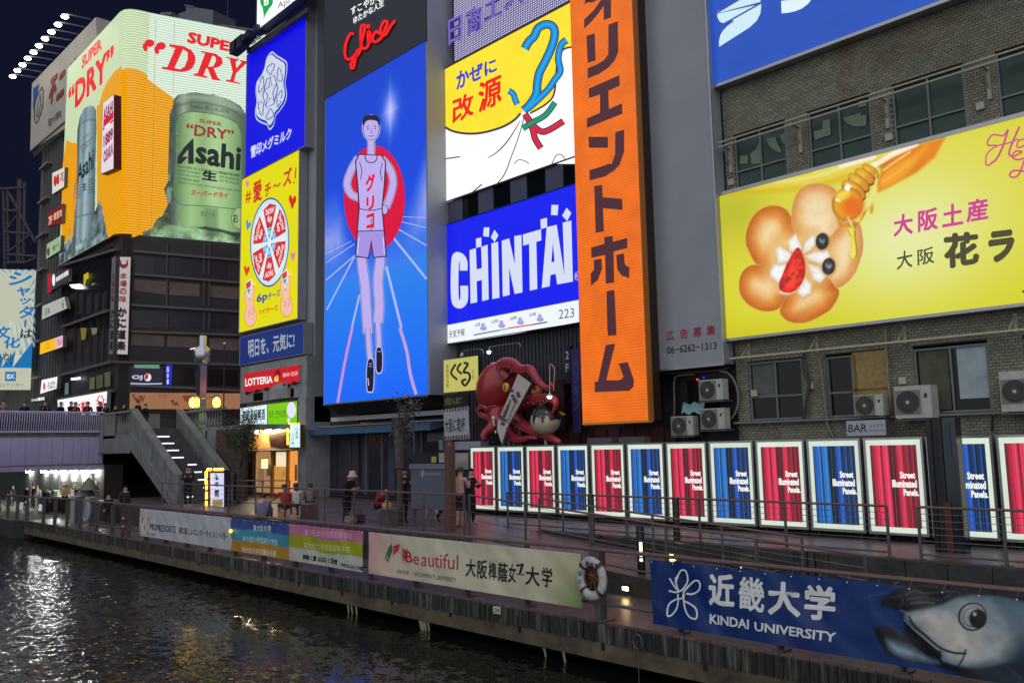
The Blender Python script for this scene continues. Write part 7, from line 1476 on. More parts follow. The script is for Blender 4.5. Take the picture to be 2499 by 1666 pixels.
m_ = MB(); m_.tess([q], D((196, 186, 178), .7)); m_.tess([[p+Vector((0, .05, 0)) for p in q]], D((170, 160, 150), .7)); m_.build('sash', t)
a = Art(sp, .012, .002, False)
for i, (x, y) in enumerate(((975,600),(1035,625),(985,650),(1040,650),(1000,680),(880,870),(905,880),(890,915),(870,850),(1010,700))): a.ell('k', x, y, 20, 16, [(60,70,140),(150,60,80),(90,90,120),(110,50,60)][i % 4], n=9)
for i in range(3): a.line('k', [960-i*28+0,680+i*50,940-i*26,760+i*46,905-i*18,850+i*20], 9, [(60,60,66),(90,60,70),(110,104,110)][i])
for i in range(14): a.poly('k', [1008-i*7,690+i*16,1030-i*7,695+i*16,1026-i*7,702+i*16,1004-i*7,697+i*16], (80, 80, 90))
a.build('sash_print', t)
t2 = thing('dumpling_sculpture', 'round dumpling sculpture with dark sauce held in front of the octopus', 'sculpture', oc(1300, 870)); bc = oc(1298, 878, 20.6); m_ = MB(); m_.ball(bc, .52, bsdf('dough', (.52, .46, .34), .6, noise=.25, nscale=5), 22, 14); m_.build('ball', t2)
m_ = MB(); rows = []
for i in range(9):
    rows.append([bc+Vector((math.cos(2*math.pi*q/26)*math.sin(ph), math.sin(2*math.pi*q/26)*math.sin(ph), math.cos(ph)))*.535 for q in range(26) for ph in [(i/8)*(1.55+.28*math.sin(q*2.4)+.16*math.sin(q*4.1))]])
m_.grid(rows, D((34, 26, 24), .25), True, True); m_.build('sauce', t2)
rs = random.Random(4); m_ = MB()
for i in range(26):
    an = rs.uniform(0, 6.28); r_ = rs.uniform(0, .4); p = bc+Vector((r_*math.cos(an), r_*math.sin(an)-.12, .52+rs.uniform(-.02, .05))); m_.bar(p, p+Vector((rs.uniform(-.16, .16), rs.uniform(-.1, .1), rs.uniform(-.03, .07))), .03, .008, D((120, 112, 108)))
m_.build('flakes', t2); m_ = MB(); m_.bar(bc-Vector((0, 0, .5)), bc-Vector((0, 0, .9)), .07, .07, D((190, 190, 190))); m_.build('stand', t2)
m_ = MB(); m_.tube(catmull([tuple(oc(*p, 20.9)) for p in ((1410,820),(1440,805),(1480,830),(1450,825),(1420,825))], False, 3), .03, D((220, 150, 60)), 5); tag(m_.build('orange_ornament'), 'small orange wavy ornament right of the dumpling sculpture', 'ornament')
m_ = MB(); m_.ball(oc(1215, 610, 21.9), .22, D((210, 120, 60)), 10, 8); m_.ball(oc(1200, 590, 21.8), .12, D((60, 30, 24)), 8, 6); tag(m_.build('mask_ornament'), 'orange and dark round ornament behind the octopus arm', 'ornament')
m_ = MB(); m_.box(-26.3, 20.6, 1.9, -16.6, 22.3, 2.32, D((40, 38, 44))); m_.box(-25.2, 20.5, 2.2, -23.7, 20.9, 2.5, D((150, 150, 165))); tag(m_.build('roof_ledge'), 'dark ledge carrying the octopus above the lit panels', 'ledge')
# =============== information board, posts, notices ===============
IY = onZ(1022, 1286, 0).y
t = thing('information_board', 'grey steel information board with an i emblem on two posts', 'information board', (-20.5, IY, 0))
IB = YP(IY); m_ = MB(); f = lambda x, y, Y=None: YP(IY).at(*src('g', x, y))
p0, p1 = f(1970, 1300), f(2305, 1300); zt_, zb_ = p0.z, YP(IY).at(1010, 1240).z
m_.box(p0.x, IY, zb_, p1.x, IY+.12, zt_-.14, D((98, 106, 120), .5, .2)); m_.box(p0.x-.03, IY-.04, zt_-.14, p1.x+.03, IY+.16, zt_, D((126, 132, 146), .4, .3)); m_.build('panel', t)
for x in (p0.x+.03, p1.x-.1): m_ = MB(); m_.box(x, IY+.01, 0, x+.08, IY+.11, zt_, M_steel); m_.build('post', t)
a = Art(IB, .01, .002, False); a.ell('g', 2083, 1392, 20, 36, (170, 174, 184), n=20); a.ell('g', 2083, 1392, 16, 30, (98, 106, 120), n=20); a.text('g', 'i', [2078,1408,2088,1408,2078,1374], (190,194,204), .02); a.text('g', 'information', [2108,1410,2258,1408,2108,1376], (160,166,176), .01); a.build('lettering', t)
p = onZ(1093, 1296, 0); PY = p.y; m_ = MB(); m_.box(p.x-.11, PY, 0, p.x+.11, PY+.2, 2.45, D((98, 70, 62), .6)); o = m_.build('brown_post'); tag(o, 'tall brown square post with a small round i mark beside the information board', 'post')
a = Art(YP(PY), .01, .002, False); a.ell('k', 376, 1110, 24, 30, (150, 112, 92), n=18, hole=.82); a.text('k', 'i', [371,1124,380,1124,371,1096], (190, 170, 160), .02); a.build('mark', o)
for nm, lb, Q, c, tx in (('rules_notice', 'white notice with three round prohibition marks beside the leftmost panel', [435,1195,560,1193,560,1350,437,1352], (150,150,148), [('e', (466, 1243, 20, 28), (190,150,150)), ('e', (498, 1243, 20, 28), (190,150,150)), ('e', (534, 1243, 20, 28), (190,150,150))]+[('p', [447,1290+i*14,550,1290+i*14,550,1296+i*14,447,1296+i*14], (120,120,120)) for i in range(4)]),
    ('paper_notice', 'pale paper notice left of the tall brown post', [278,1195,330,1195,330,1285,280,1287], (160,162,160), [('p', [284,1240,326,1240,326,1246,284,1246], (110,110,110))]), ('yellow_notice', 'small yellow notice on the dark shop wall', [208,1230,252,1230,252,1285,208,1287], (190,180,50), [('t', '注', [220,1275,240,1275,220,1245], (60,60,30), 0)]),
    ('white_wall_box', 'slim white box on the dark wall left of the brown post', [276,1075,314,1075,316,1165,280,1165], (110,116,130), [])):
    small_sign(nm, lb, YP(19.9), 'k', Q, 0, .06, c, M_steel, tx, lit=False)
m_ = MB(); m_.box(-27.2, 20.0, 0, -23.3, 20.2, 2.1, D((34, 34, 40))); tag(m_.build('low_wall'), 'low dark wall behind the information board', 'wall')
# wall strip behind the lit panels, steel angle seats
m_ = MB(); m_.box(-23.3, 20.1, 0, -3.5, 20.3, 2.2, D((26, 24, 24))); tag(m_.build('panel_back_wall'), 'dark wall behind the row of lit panels', 'wall')
for x in (-18.6, -17.3): m_ = MB(); m_.box(x, 20.6, 2.2, x+1.0, 20.9, 2.5, D((86, 84, 86))); tag(m_.build('vent_box'), 'grey flat vent box above the %s lit panel' % ('fourth' if x < -18 else 'fifth'), 'vent')
# stone seats, bags
for p, s_, h, c, lb in ((onZ(742, 1266, 0), .36, .48, (98, 70, 70), 'brown cube seat behind the seated women'), (onZ(938, 1284, 0), .36, .50, (86, 80, 80), 'grey cube seat with a white and orange bag on it')):
    m_ = MB(); m_.box(p.x-s_/2-.06, p.y, p.z, p.x+s_/2+.06, p.y+s_, h, bsdf('seat_stone', lin(c), .7, noise=.2)); m_.box(p.x-s_/2-.07, p.y-.01, h, p.x+s_/2+.07, p.y+s_+.01, h+.02, M_conc); tag(m_.build('cube_seat'), lb, 'seat')
def bag(p, w_, d_, h, c, label, hc=None):
    t = thing('bag', label, 'bag', p); m_ = MB(); i = 0; z = p.z
    rows = [[Vector((p.x+sx*w_/2*f, p.y+sy*d_/2*f, z+hh)) for sx, sy in ((-1,-1),(1,-1),(1,1),(-1,1))] for hh, f in ((0, .8), (h*.4, 1.05), (h, .9))]; m_.grid(rows, D(c, .8), False, True); m_.face(rows[-1], D([v*.6 for v in c], .8)); m_.face(rows[0][::-1], D(c, .8)); m_.build('body', t)
    m_ = MB(); m_.tube([(p.x-w_*.25, p.y, z+h), (p.x-w_*.2, p.y, z+h*1.5), (p.x+w_*.2, p.y, z+h*1.5), (p.x+w_*.25, p.y, z+h)], .012, D(hc or c, .6), 5); m_.build('handle', t)
bag(onZ(855, 1279, 0), .34, .22, .26, (150, 128, 108), 'beige bag on the paving beside the woman in the hat')
bag(onZ(878, 1276, 0), .30, .2, .28, (66, 44, 40), 'dark brown bag on the paving under the red plaid person')
bag(onZ(936, 1283, 0)+Vector((-.05, .15, .52)), .26, .16, .16, (222, 150, 96), 'orange and white shopping bag on the grey cube seat', (220, 210, 205))
bag(onZ(745, 1238, 0)+Vector((0, .1, .35)), .3, .16, .2, (38, 34, 36), 'black bag with a white handle on the brown cube seat', (210, 205, 200))
bag(onZ(687, 1272, 0), .22, .14, .3, (176, 128, 88), 'tan paper bag between the seated people')
bag(onZ(706, 1270, 0), .18, .12, .2, (200, 170, 170), 'small pink and white bag beside the seated women')
# =============== street lamp with globe lanterns ===============
lp_ = onY(491, 1040, 19.6); t = thing('street_lamp', 'tall stainless street lamp column with two amber lanterns', 'street lamp', (lp_.x, 19.6, 3.5))
def cz(y): return onY(491, y, 19.6).z
m_ = MB(); m_.box(lp_.x-.26, 19.4, 3.5, lp_.x+.2, 19.75, cz(893), M_stain); m_.build('column', t)
m_ = MB(); m_.lathe([(.20, cz(893)), (.42, cz(886)), (.50, cz(868)), (.48, cz(852)), (.25, cz(845)), (.24, cz(822)), (.2, cz(820)), (.0, cz(819))], (lp_.x, 19.6, 0), M_stain, 20); m_.build('capsule', t)
m_ = MB(); m_.box(lp_.x-.30, 19.0, cz(854), lp_.x+.34, 19.06, cz(852), E((240, 240, 245), 1.2)); m_.build('light_strip', t)
for x in (470.5, 528.5):
    p = onY(x, 982, 19.3); l_ = thing('amber_lantern', 'glowing amber basket lantern %s the stainless lamp column' % ('left of' if x < 500 else 'right of'), 'lantern', p, 'amber lanterns on the lamp column')
    m_ = MB(); m_.ball(p, .19, E((255, 205, 70), 9.0), 10, 8, (1, 1, 1.5)); m_.build('glass', l_)
    m_ = MB(); 
    for k in range(8): an = k*math.pi/4; m_.tube([p+Vector((.08*math.cos(an), .08*math.sin(an), .42)), p+Vector((.25*math.cos(an), .25*math.sin(an), .1)), p+Vector((.2*math.cos(an), .2*math.sin(an), -.22)), p+Vector((0, 0, -.36))], .014, D((90, 66, 20)), 4)
    m_.bar(p+Vector((0, 0, .3)), (lp_.x, 19.5, p.z+.35), .04, .04, M_stain); m_.build('cage', l_)
p = onY(546, 1005, 19); m_ = MB(); m_.tube([(p.x, 19, 3.4), onY(548, 838, 19)], .035, D((60, 30, 30)), 6); m_.ball(onY(548, 838, 19), .07, D((220, 220, 220)), 6, 4); tag(m_.build('flag_pole'), 'thin dark pole with a white ball tip beside the lamp column', 'pole')
# bulb-edged sign at stair foot
bp_ = onZ(509, 1232, 0); BYY = bp_.y
t = thing('bulb_standing_sign', 'white standing sign edged with yellow bulbs at the foot of the stairs', 'sign', bp_)
SB = YP(BYY); m_ = pbox(SB, 'c', [1985,1365,2145,1358,2145,1720,1985,1728], 0, .3, D((52, 14, 14))); m_.build('casing', t)
a = Art(SB, .01, .003, True); a.k = 1.0; a.poly('c', [2012,1388,2142,1385,2142,1705,2015,1712], (206, 214, 250)); a.poly('c', [2030,1640,2130,1640,2130,1700,2030,1700], (150, 120, 70))
a.line('c', [2060,1400,2075,1420,2072,1455], 12, (30,30,50)); a.line('c', [2045,1430,2090,1440,2060,1450], 10, (30,30,50)); a.text('c', '寿', [2052,1520,2095,1518,2052,1470], (40,40,60), .03); a.text('c', '司', [2050,1620,2092,1618,2052,1550], (24,24,40), .06); a.build('sign_face', t)
bulbs(t, [SB.at(*src('c', x, 1352), ) for x in (1990,2014,2055,2080,2105,2128)]+[Pl(SB.P-Vector((0,.12,0)), SB.u, SB.n).at(*src('c', 1973, 1380+i*22)) for i in range(16) if i not in (3, 8, 12)], .07, 4.0)
# =============== trees ===============
def tree(name, label, base, h, crown, cr, n, leafc, seed, lean=0, trunk_r=.09, crz=1.0):
    rs = random.Random(seed); t = thing(name, label, 'tree', base); b = Vector(base); M_bk = bsdf('bark', (.09, .07, .055), .9, noise=.4, nscale=6, bump=.6)
    m_ = MB(); top = b+Vector((lean, 0, h)); pts = [b, b+Vector((.03, 0, h*.3)), b+Vector((-.04+lean*.5, .03, h*.65)), top]; m_.tube(catmull([tuple(p) for p in pts], False, 3), [trunk_r*(1.15-.07*i) for i in range(10)], M_bk, 9); cl = []
    for k in range(11):
        an = rs.uniform(0, 6.28); st_ = b.lerp(top, rs.uniform(.5, 1)); e = Vector(crown)+Vector((math.cos(an)*cr*rs.uniform(.4, .95), math.sin(an)*cr*rs.uniform(.4, .95), crz*cr*rs.uniform(-.8, .9))); m_.tube([st_, st_.lerp(e, .55)+Vector((0, 0, .08)), e], [trunk_r*.4, trunk_r*.22, .008], M_bk, 5); cl.append(e); cl.append(st_.lerp(e, .6))
    m_.build('trunk', t); m_ = MB(); mats = [bsdf('leaf', tuple(v*f for v in leafc), .55) for f in (.6, 1, 1.5)]
    for i in range(n):
        c = rs.choice(cl)+Vector((rs.gauss(0, .17), rs.gauss(0, .17), rs.gauss(0, .15)))*cr*1.4; L = rs.uniform(.05, .11); d = Vector((rs.uniform(-1, 1), rs.uniform(-1, 1), rs.uniform(-.8, .5))).normalized(); s_ = d.cross(Vector((rs.uniform(-1, 1), rs.uniform(-1, 1), 1))).normalized()*L*.38
        m_.face([c, c+d*L*.5+s_, c+d*L, c+d*L*.5-s_], rs.choice(mats))
    m_.build('crown', t)
b_ = onZ(583, 1250, 0); b_ = onY(583, 1160, 17.6); b_.z = 0
tree('small_street_tree', 'small dark green street tree in front of the warm restaurant', b_, 2.4, (b_.x-.2, 17.6, 3.0), .95, 3200, (.024, .06, .022), 11, crz=1.25)
q = onZ(975, 1280, 0); tree('pruned_tree', 'pruned slim tree with sparse leaves before the dark glass shop', q, 3.1, (q.x+.15, q.y, 3.35), .62, 900, (.11, .11, .09), 12, .05, .10, 1.0)
m_ = MB(); m_.lathe([(.12, 1.7), (.15, 2.3), (.17, 2.8), (.10, 3.2)], (q.x, q.y, 0), bsdf('trunk_wrap', (.11, .095, .085), .95, noise=.5, nscale=9, bump=1), 12); tag(m_.build('ivy_wrap'), 'rough wrapping of dry leaves round the pruned tree trunk', 'wrapping')
# =============== under the bridge: stall, bicycles, crates ===============
sp_ = onY(165, 1215, 14.6); t = thing('food_stall', 'low white food counter with crates standing under the bridge', 'stall', (sp_.x, 14.6, -.8))
x_ = sp_.x; m_ = MB(); m_.box(x_-4.2, 14.5, -.8, x_+1.8, 15.2, .0, D((50, 34, 28))); m_.build('cabinet', t); m_ = MB(); m_.box(x_-4.3, 14.4, .0, x_+1.9, 15.3, .06, D((150, 150, 150))); m_.build('counter', t)
for i, (dx, w_, h, c) in enumerate(((-3.9, .5, .25, (200,205,205)), (-3.2, .7, .3, (110,130,120)), (-1.0, .7, .34, (225,225,225)), (1.1, .5, .2, (120,60,50)), (-2.3, .4, .2, (190,190,170)))): m_ = MB(); m_.box(x_+dx, 14.6, .06, x_+dx+w_, 15.0, .06+h, D(c)); tag(m_.build('food_box'), ['white food box at the left end of the stall', 'green plastic crate on the stall', 'bright white box beside the cook', 'small red brown box at the right end of the stall', 'cream box in the middle of the stall'][i], 'box')
for x, z_ in ((208, 1205), (216, 1190)):
    p = onY(x, z_, 15.0); m_ = MB(); m_.lathe([(.02, .55), (.5, -.05), (.5, -.1)], p, D((120, 120, 105)), 10); m_.tube([p+Vector((0, 0, .5)), p+Vector((0, 0, -1.2))], .03, M_steel, 6); tag(m_.build('folded_parasol'), 'grey half folded parasol %s' % ('beside the food stall' if x < 210 else 'behind the food stall'), 'parasol')
def bicycle(p, label, rz=0.0, s_=1.0):
    t = thing('bicycle', label, 'bicycle', p, 'bicycles under the bridge'); blk = D((20, 20, 22), .4, .4); P = lambda x, z: Vector((p.x+x*math.cos(rz)*s_, p.y+x*math.sin(rz)*s_, p.z+z*s_))
    for cx in (-.52, .52):
        m_ = MB(); pts = [P(cx+.33*math.cos(k*math.pi/9), .34+.33*math.sin(k*math.pi/9)) for k in range(19)]; m_.tube(pts, .02, blk, 6, False); [m_.tube([P(cx, .34), P(cx+.32*math.cos(k*.785), .34+.32*math.sin(k*.785))], .004, M_wire, 3) for k in range(8)]; m_.build('wheel', t)
    m_ = MB(); [m_.tube([P(*u), P(*v)], .018, M_alu, 6) for u, v in (((-.52, .34), (-.1, .3)), ((-.1, .3), (-.22, .85)), ((-.52, .34), (-.2, .72)), ((-.2, .72), (.38, .78)), ((-.1, .3), (.38, .72)), ((.52, .34), (.36, .95)))]; m_.build('frame', t)
    m_ = MB(); m_.tube([P(.36, .95), P(.22, 1.0)], .016, M_alu, 6); m_.build('handlebar', t); m_ = MB(); m_.ball(P(-.24, .88), .09, blk, 8, 5, (1.4, .8, .4)); m_.build('saddle', t)
bicycle(onY(75, 1245, 13.6)+Vector((0, 0, -.0)), 'dark bicycle leaning by the wall, second from the view edge', .2); bicycle(onY(20, 1240, 14.2), 'dark bicycle at the very left under the bridge', .1)
for o_ in [o for o in C.objects if o.name.startswith('bicycle') and o.type == 'EMPTY']:
    dz = -.8-o_.location.z; o_.location.z = -.8
m_ = MB(); pz = onY(95, 1215, 13.4); m_.tube([(pz.x-1.6, 13.4, -.8), (pz.x-1.6, 13.4, .9)], .02, D((190, 185, 170)), 5); m_.tube([(pz.x+.35, 13.2, .75), (pz.x+.32, 13.2, .3), (pz.x+.25, 13.2, .0)], [.03, .06, .05], D((205, 200, 185)), 6); m_.box(pz.x+.25, 13.15, -.8, pz.x+.37, 13.25, .1, D((200, 195, 180))); tag(m_.build('white_pole'), 'thin white pole with a wrapped top on the lower walkway', 'pole')
for xs_, lb, ring in ((175, 'pale grey meter box behind the canal railing', 0), (210, 'white life ring cabinet behind the canal railing', 1)):
    p = onY(xs_, 1270, 12.6); t = thing('walkway_box', lb, 'box', (p.x, 12.6, -.8)); m_ = MB(); m_.box(p.x-.3, 12.6, -.8, p.x+.3, 12.9, .42, D((150, 156, 156))); m_.build('body', t); m_ = MB(); m_.box(p.x+.3, 12.62, -.8, p.x+.36, 12.9, .4, M_steel); m_.build('side_panel', t)
    if ring: m_ = MB(); c = Vector((p.x+.75, 12.35, -.12)); m_.tube([c+Vector((.17*math.cos(k*.35), .1*math.cos(k*.35), .42*math.sin(k*.35))) for k in range(19)], .08, D((150, 150, 156)), 8, False); tag(m_.build('small_life_ring'), 'white life ring hanging beside the cabinet on the canal railing', 'life ring')
m_ = MB(); p = onZ(318, 1292, -.8); m_.ball(p+Vector((0, 0, .08)), .13, D((190, 60, 80)), 8, 6, (1.4, 1, .6)); tag(m_.build('red_bundle'), 'small red and white bundle lying on the lower walkway', 'bundle')
p = onZ(293, 1310, -.8); m_ = MB(); m_.box(p.x-.02, 11.7, -.8, p.x+.1, 11.78, .15, D((96, 56, 56))); m_.box(p.x+.18, 11.7, -.7, p.x+.3, 11.76, .3, D((96, 56, 56))); m_.box(p.x+.17, 11.68, -.12, p.x+.31, 11.7, -.06, D((215, 205, 210))); m_.box(p.x+.17, 11.68, -.42, p.x+.31, 11.7, -.36, D((215, 205, 210))); tag(m_.build('mooring_post'), 'brown mooring posts with white bands at the end of the banners', 'post')
m_ = MB(); p = onY(563, 1295, 11.6); m_.ball(p, .06, E((255, 225, 90), 1.6), 8, 6); tag(m_.build('marker_lamp'), 'small yellow marker lamp between the white and striped banners', 'lamp')
# quay plate with number, ring hooks and chain, floating leaves
a = Art(YP(11.585), .0, .001, False); a.poly('l', [795,1090,868,1095,868,1168,800,1160], (190, 190, 180)); a.text('l', '24', [812,1148,855,1152,812,1108], (70, 70, 64), .02); a.text('b' if False else 'l', '24', [812,1148,855,1152,812,1108], (70, 70, 64), .02); tag(a.mb.build('number_plate'), 'small worn white number plate on the quay boards', 'plate')
p = onY(1556, 1565, 11.55); m_ = MB(); m_.tube([p+Vector((.1*math.cos(k*.52), 0, .12*math.sin(k*.52))) for k in range(13)], .012, M_steel, 5, False); m_.tube([p+Vector((0, 0, -.12)), p+Vector((.0, 0, -.9))], .008, M_steel, 5); tag(m_.build('mooring_ring'), 'rusty mooring ring and chain on the quay beam', 'mooring ring')
rs = random.Random(21); m_ = MB()
for i in range(80):
    x, y = (rs.gauss(262, 60), rs.gauss(1580, 28)) if i < 50 else (rs.uniform(200, 640), rs.uniform(1530, 1660))
    p = onZ(x, y, -1.613); L = rs.uniform(.03, .07); an = rs.uniform(0, 3); m_.face([p+Vector((L*math.cos(an+q), L*math.sin(an+q)*.7, 0)) for q in (0, 1.6, 3.1, 4.7)], D(rs.choice([(170, 120, 60), (190, 170, 110), (120, 70, 40)]), .7))
o = m_.build('floating_leaves'); tag(o, 'scattered brown and yellow leaves floating on the canal', 'leaves'); o['kind'] = 'stuff'
# =============== people ===============
SK = (196, 150, 126)
def person(label, loc, head=0, H=1.66, pose='stand', top=(24,24,28), legs=(20,20,24), shoes=(30,30,32), hair=(18,14,14), skin=SK, bare_arms=False, bare_shins=False, hat=None, lean=0.0, look=0.0, bulk=1.0, long_hair=False, arms=None, stride=.12, bag=None, name='person', group=None):
    s = H/1.72; fw = Vector((-math.sin(head), math.cos(head), 0)); rt_ = Vector((math.cos(head), math.sin(head), 0)); loc = Vector(loc)
    J = dict(pel=(0,0,.93), sp=(0,-.01,1.08), ch=(0,0,1.28), nk=(0,.0,1.46), hd=(0,.025,1.575), ht=(0,.02,1.66),
      hl=(-.095,0,.90), kl=(-.10,.04,.50), al=(-.10,-.02,.09), tl=(-.11,.15,.035), hr=(.095,0,.90), kr=(.10,.04,.50), ar=(.10,-.02,.09), tr=(.11,.15,.035),
      sl=(-.185,0,1.39), el=(-.235,-.03,1.10), wl=(-.235,.06,.86), gl=(-.235,.09,.78), sr=(.185,0,1.39), er=(.235,-.03,1.10), wr=(.235,.06,.86), gr=(.235,.09,.78))
    J = {k: Vector(v) for k, v in J.items()}
    if pose == 'walk':
        J['kl'] += Vector((0, stride, .02)); J['al'] += Vector((0, stride*2.1, 0)); J['tl'] += Vector((0, stride*2.1, .02)); J['kr'] += Vector((0, -stride*.3, 0)); J['ar'] += Vector((0, -stride*2.0, .05)); J['tr'] += Vector((0, -stride*1.9, .0))
        J['wl'] += Vector((0, -.14, 0)); J['gl'] += Vector((0, -.2, .02)); J['wr'] += Vector((0, .14, .03)); J['gr'] += Vector((0, .18, .04))
    if pose in ('sit', 'ground'):
        dz = -.46 if pose == 'sit' else -.80
        for k in ('pel','sp','ch','nk','hd','ht','hl','hr','sl','sr','el','er','wl','wr','gl','gr'): J[k].z += dz
        if pose == 'sit':
            for a_, b_, c_, x in (('kl','al','tl',-1), ('kr','ar','tr',1)): J[a_] = Vector((x*.12, .42, .50)); J[b_] = Vector((x*.12, .38, .09)); J[c_] = Vector((x*.13, .54, .035))
        else:
            for a_, b_, c_, x in (('kl','al','tl',-1), ('kr','ar','tr',1)): J[a_] = Vector((x*.20, .34, .42)); J[b_] = Vector((x*.16, .60, .08)); J[c_] = Vector((x*.17, .74, .06))
        for x, a_, b_, c_ in ((-1,'el','wl','gl'), (1,'er','wr','gr')): J[a_] = J['sl' if x < 0 else 'sr']+Vector((x*.04, .12, -.26)); J[b_] = J[a_]+Vector((-x*.06, .22, .02)); J[c_] = J[b_]+Vector((-x*.02, .08, .0))
    if arms == 'front':
        for x, a_, b_, c_, q in ((-1,'el','wl','gl','sl'), (1,'er','wr','gr','sr')): J[a_] = J[q]+Vector((x*.04, .10, -.27)); J[b_] = J[a_]+Vector((-x*.10, .20, .10)); J[c_] = J[b_]+Vector((-x*.03, .06, .06))
    if arms == 'out': J['el'] = J['sl']+Vector((-.10, .2, -.12)); J['wl'] = J['el']+Vector((-.08, .24, -.04)); J['gl'] = J['wl']+Vector((-.02, .08, 0))
    up = ('sp','ch','nk','hd','ht','sl','sr','el','er','wl','wr','gl','gr')
    if lean:
        c, sn = math.cos(lean), math.sin(lean); P0_ = J['pel'].copy()
        for k in up: d = J[k]-P0_; J[k] = P0_+Vector((d.x, d.y*c+d.z*sn, d.z*c-d.y*sn))
    if look: J['hd'] += Vector((0, .05, -.02)); J['ht'] += Vector((0, .09, -.04))
    b = bulk; RAD = dict(pel=(.15*b,.115*b), sp=(.135*b,.105*b), ch=(.165*b,.12*b), nk=(.055,.055), hd=(.083,.10), ht=(.06,.07), hl=(.10*b,.10*b), kl=(.066,.066), al=(.045,.045), tl=(.045,.032), sl=(.07*b,.07*b), el=(.05*b,.05*b), wl=(.036,.036), gl=(.036,.022))
    for k in ('hl','kl','al','tl','sl','el','wl','gl'): RAD[k[0]+'r'] = RAD[k]
    names = list(J); ED = [('pel','sp'),('sp','ch'),('ch','nk'),('nk','hd'),('hd','ht'),('pel','hl'),('hl','kl'),('kl','al'),('al','tl'),('pel','hr'),('hr','kr'),('kr','ar'),('ar','tr'),('ch','sl'),('sl','el'),('el','wl'),('wl','gl'),('ch','sr'),('sr','er'),('er','wr'),('wr','gr')]
    me = bpy.data.meshes.new('body'); W = {k: loc+(rt_*v.x+fw*v.y+Vector((0, 0, v.z)))*s for k, v in J.items()}
    me.from_pydata([W[k] for k in names], [(names.index(a_), names.index(b_)) for a_, b_ in ED], [])
    o = bpy.data.objects.new('body', me); COL.objects.link(o); mod = o.modifiers.new('skin', 'SKIN'); sv = me.skin_vertices[0].data if me.skin_vertices else None
    if sv is None:
        me.skin_vertices.new() if hasattr(me.skin_vertices, 'new') else None; sv = me.skin_vertices[0].data
    for i, k in enumerate(names): sv[i].radius = (RAD[k][0]*s, RAD[k][1]*s); sv[i].use_root = (k == 'pel')
    mod.use_smooth_shade = True; sb = o.modifiers.new('sub', 'SUBSURF'); sb.levels = 1; sb.render_levels = 1
    t = thing(name, label, 'person', loc, group)
    PEOPLE.append((o, t, W, J, s, rt_, fw, dict(top=top, legs=legs, shoes=shoes, hair=hair, skin=skin, bare_arms=bare_arms, bare_shins=bare_shins, hat=hat, long_hair=long_hair)))
    return t
PEOPLE = []
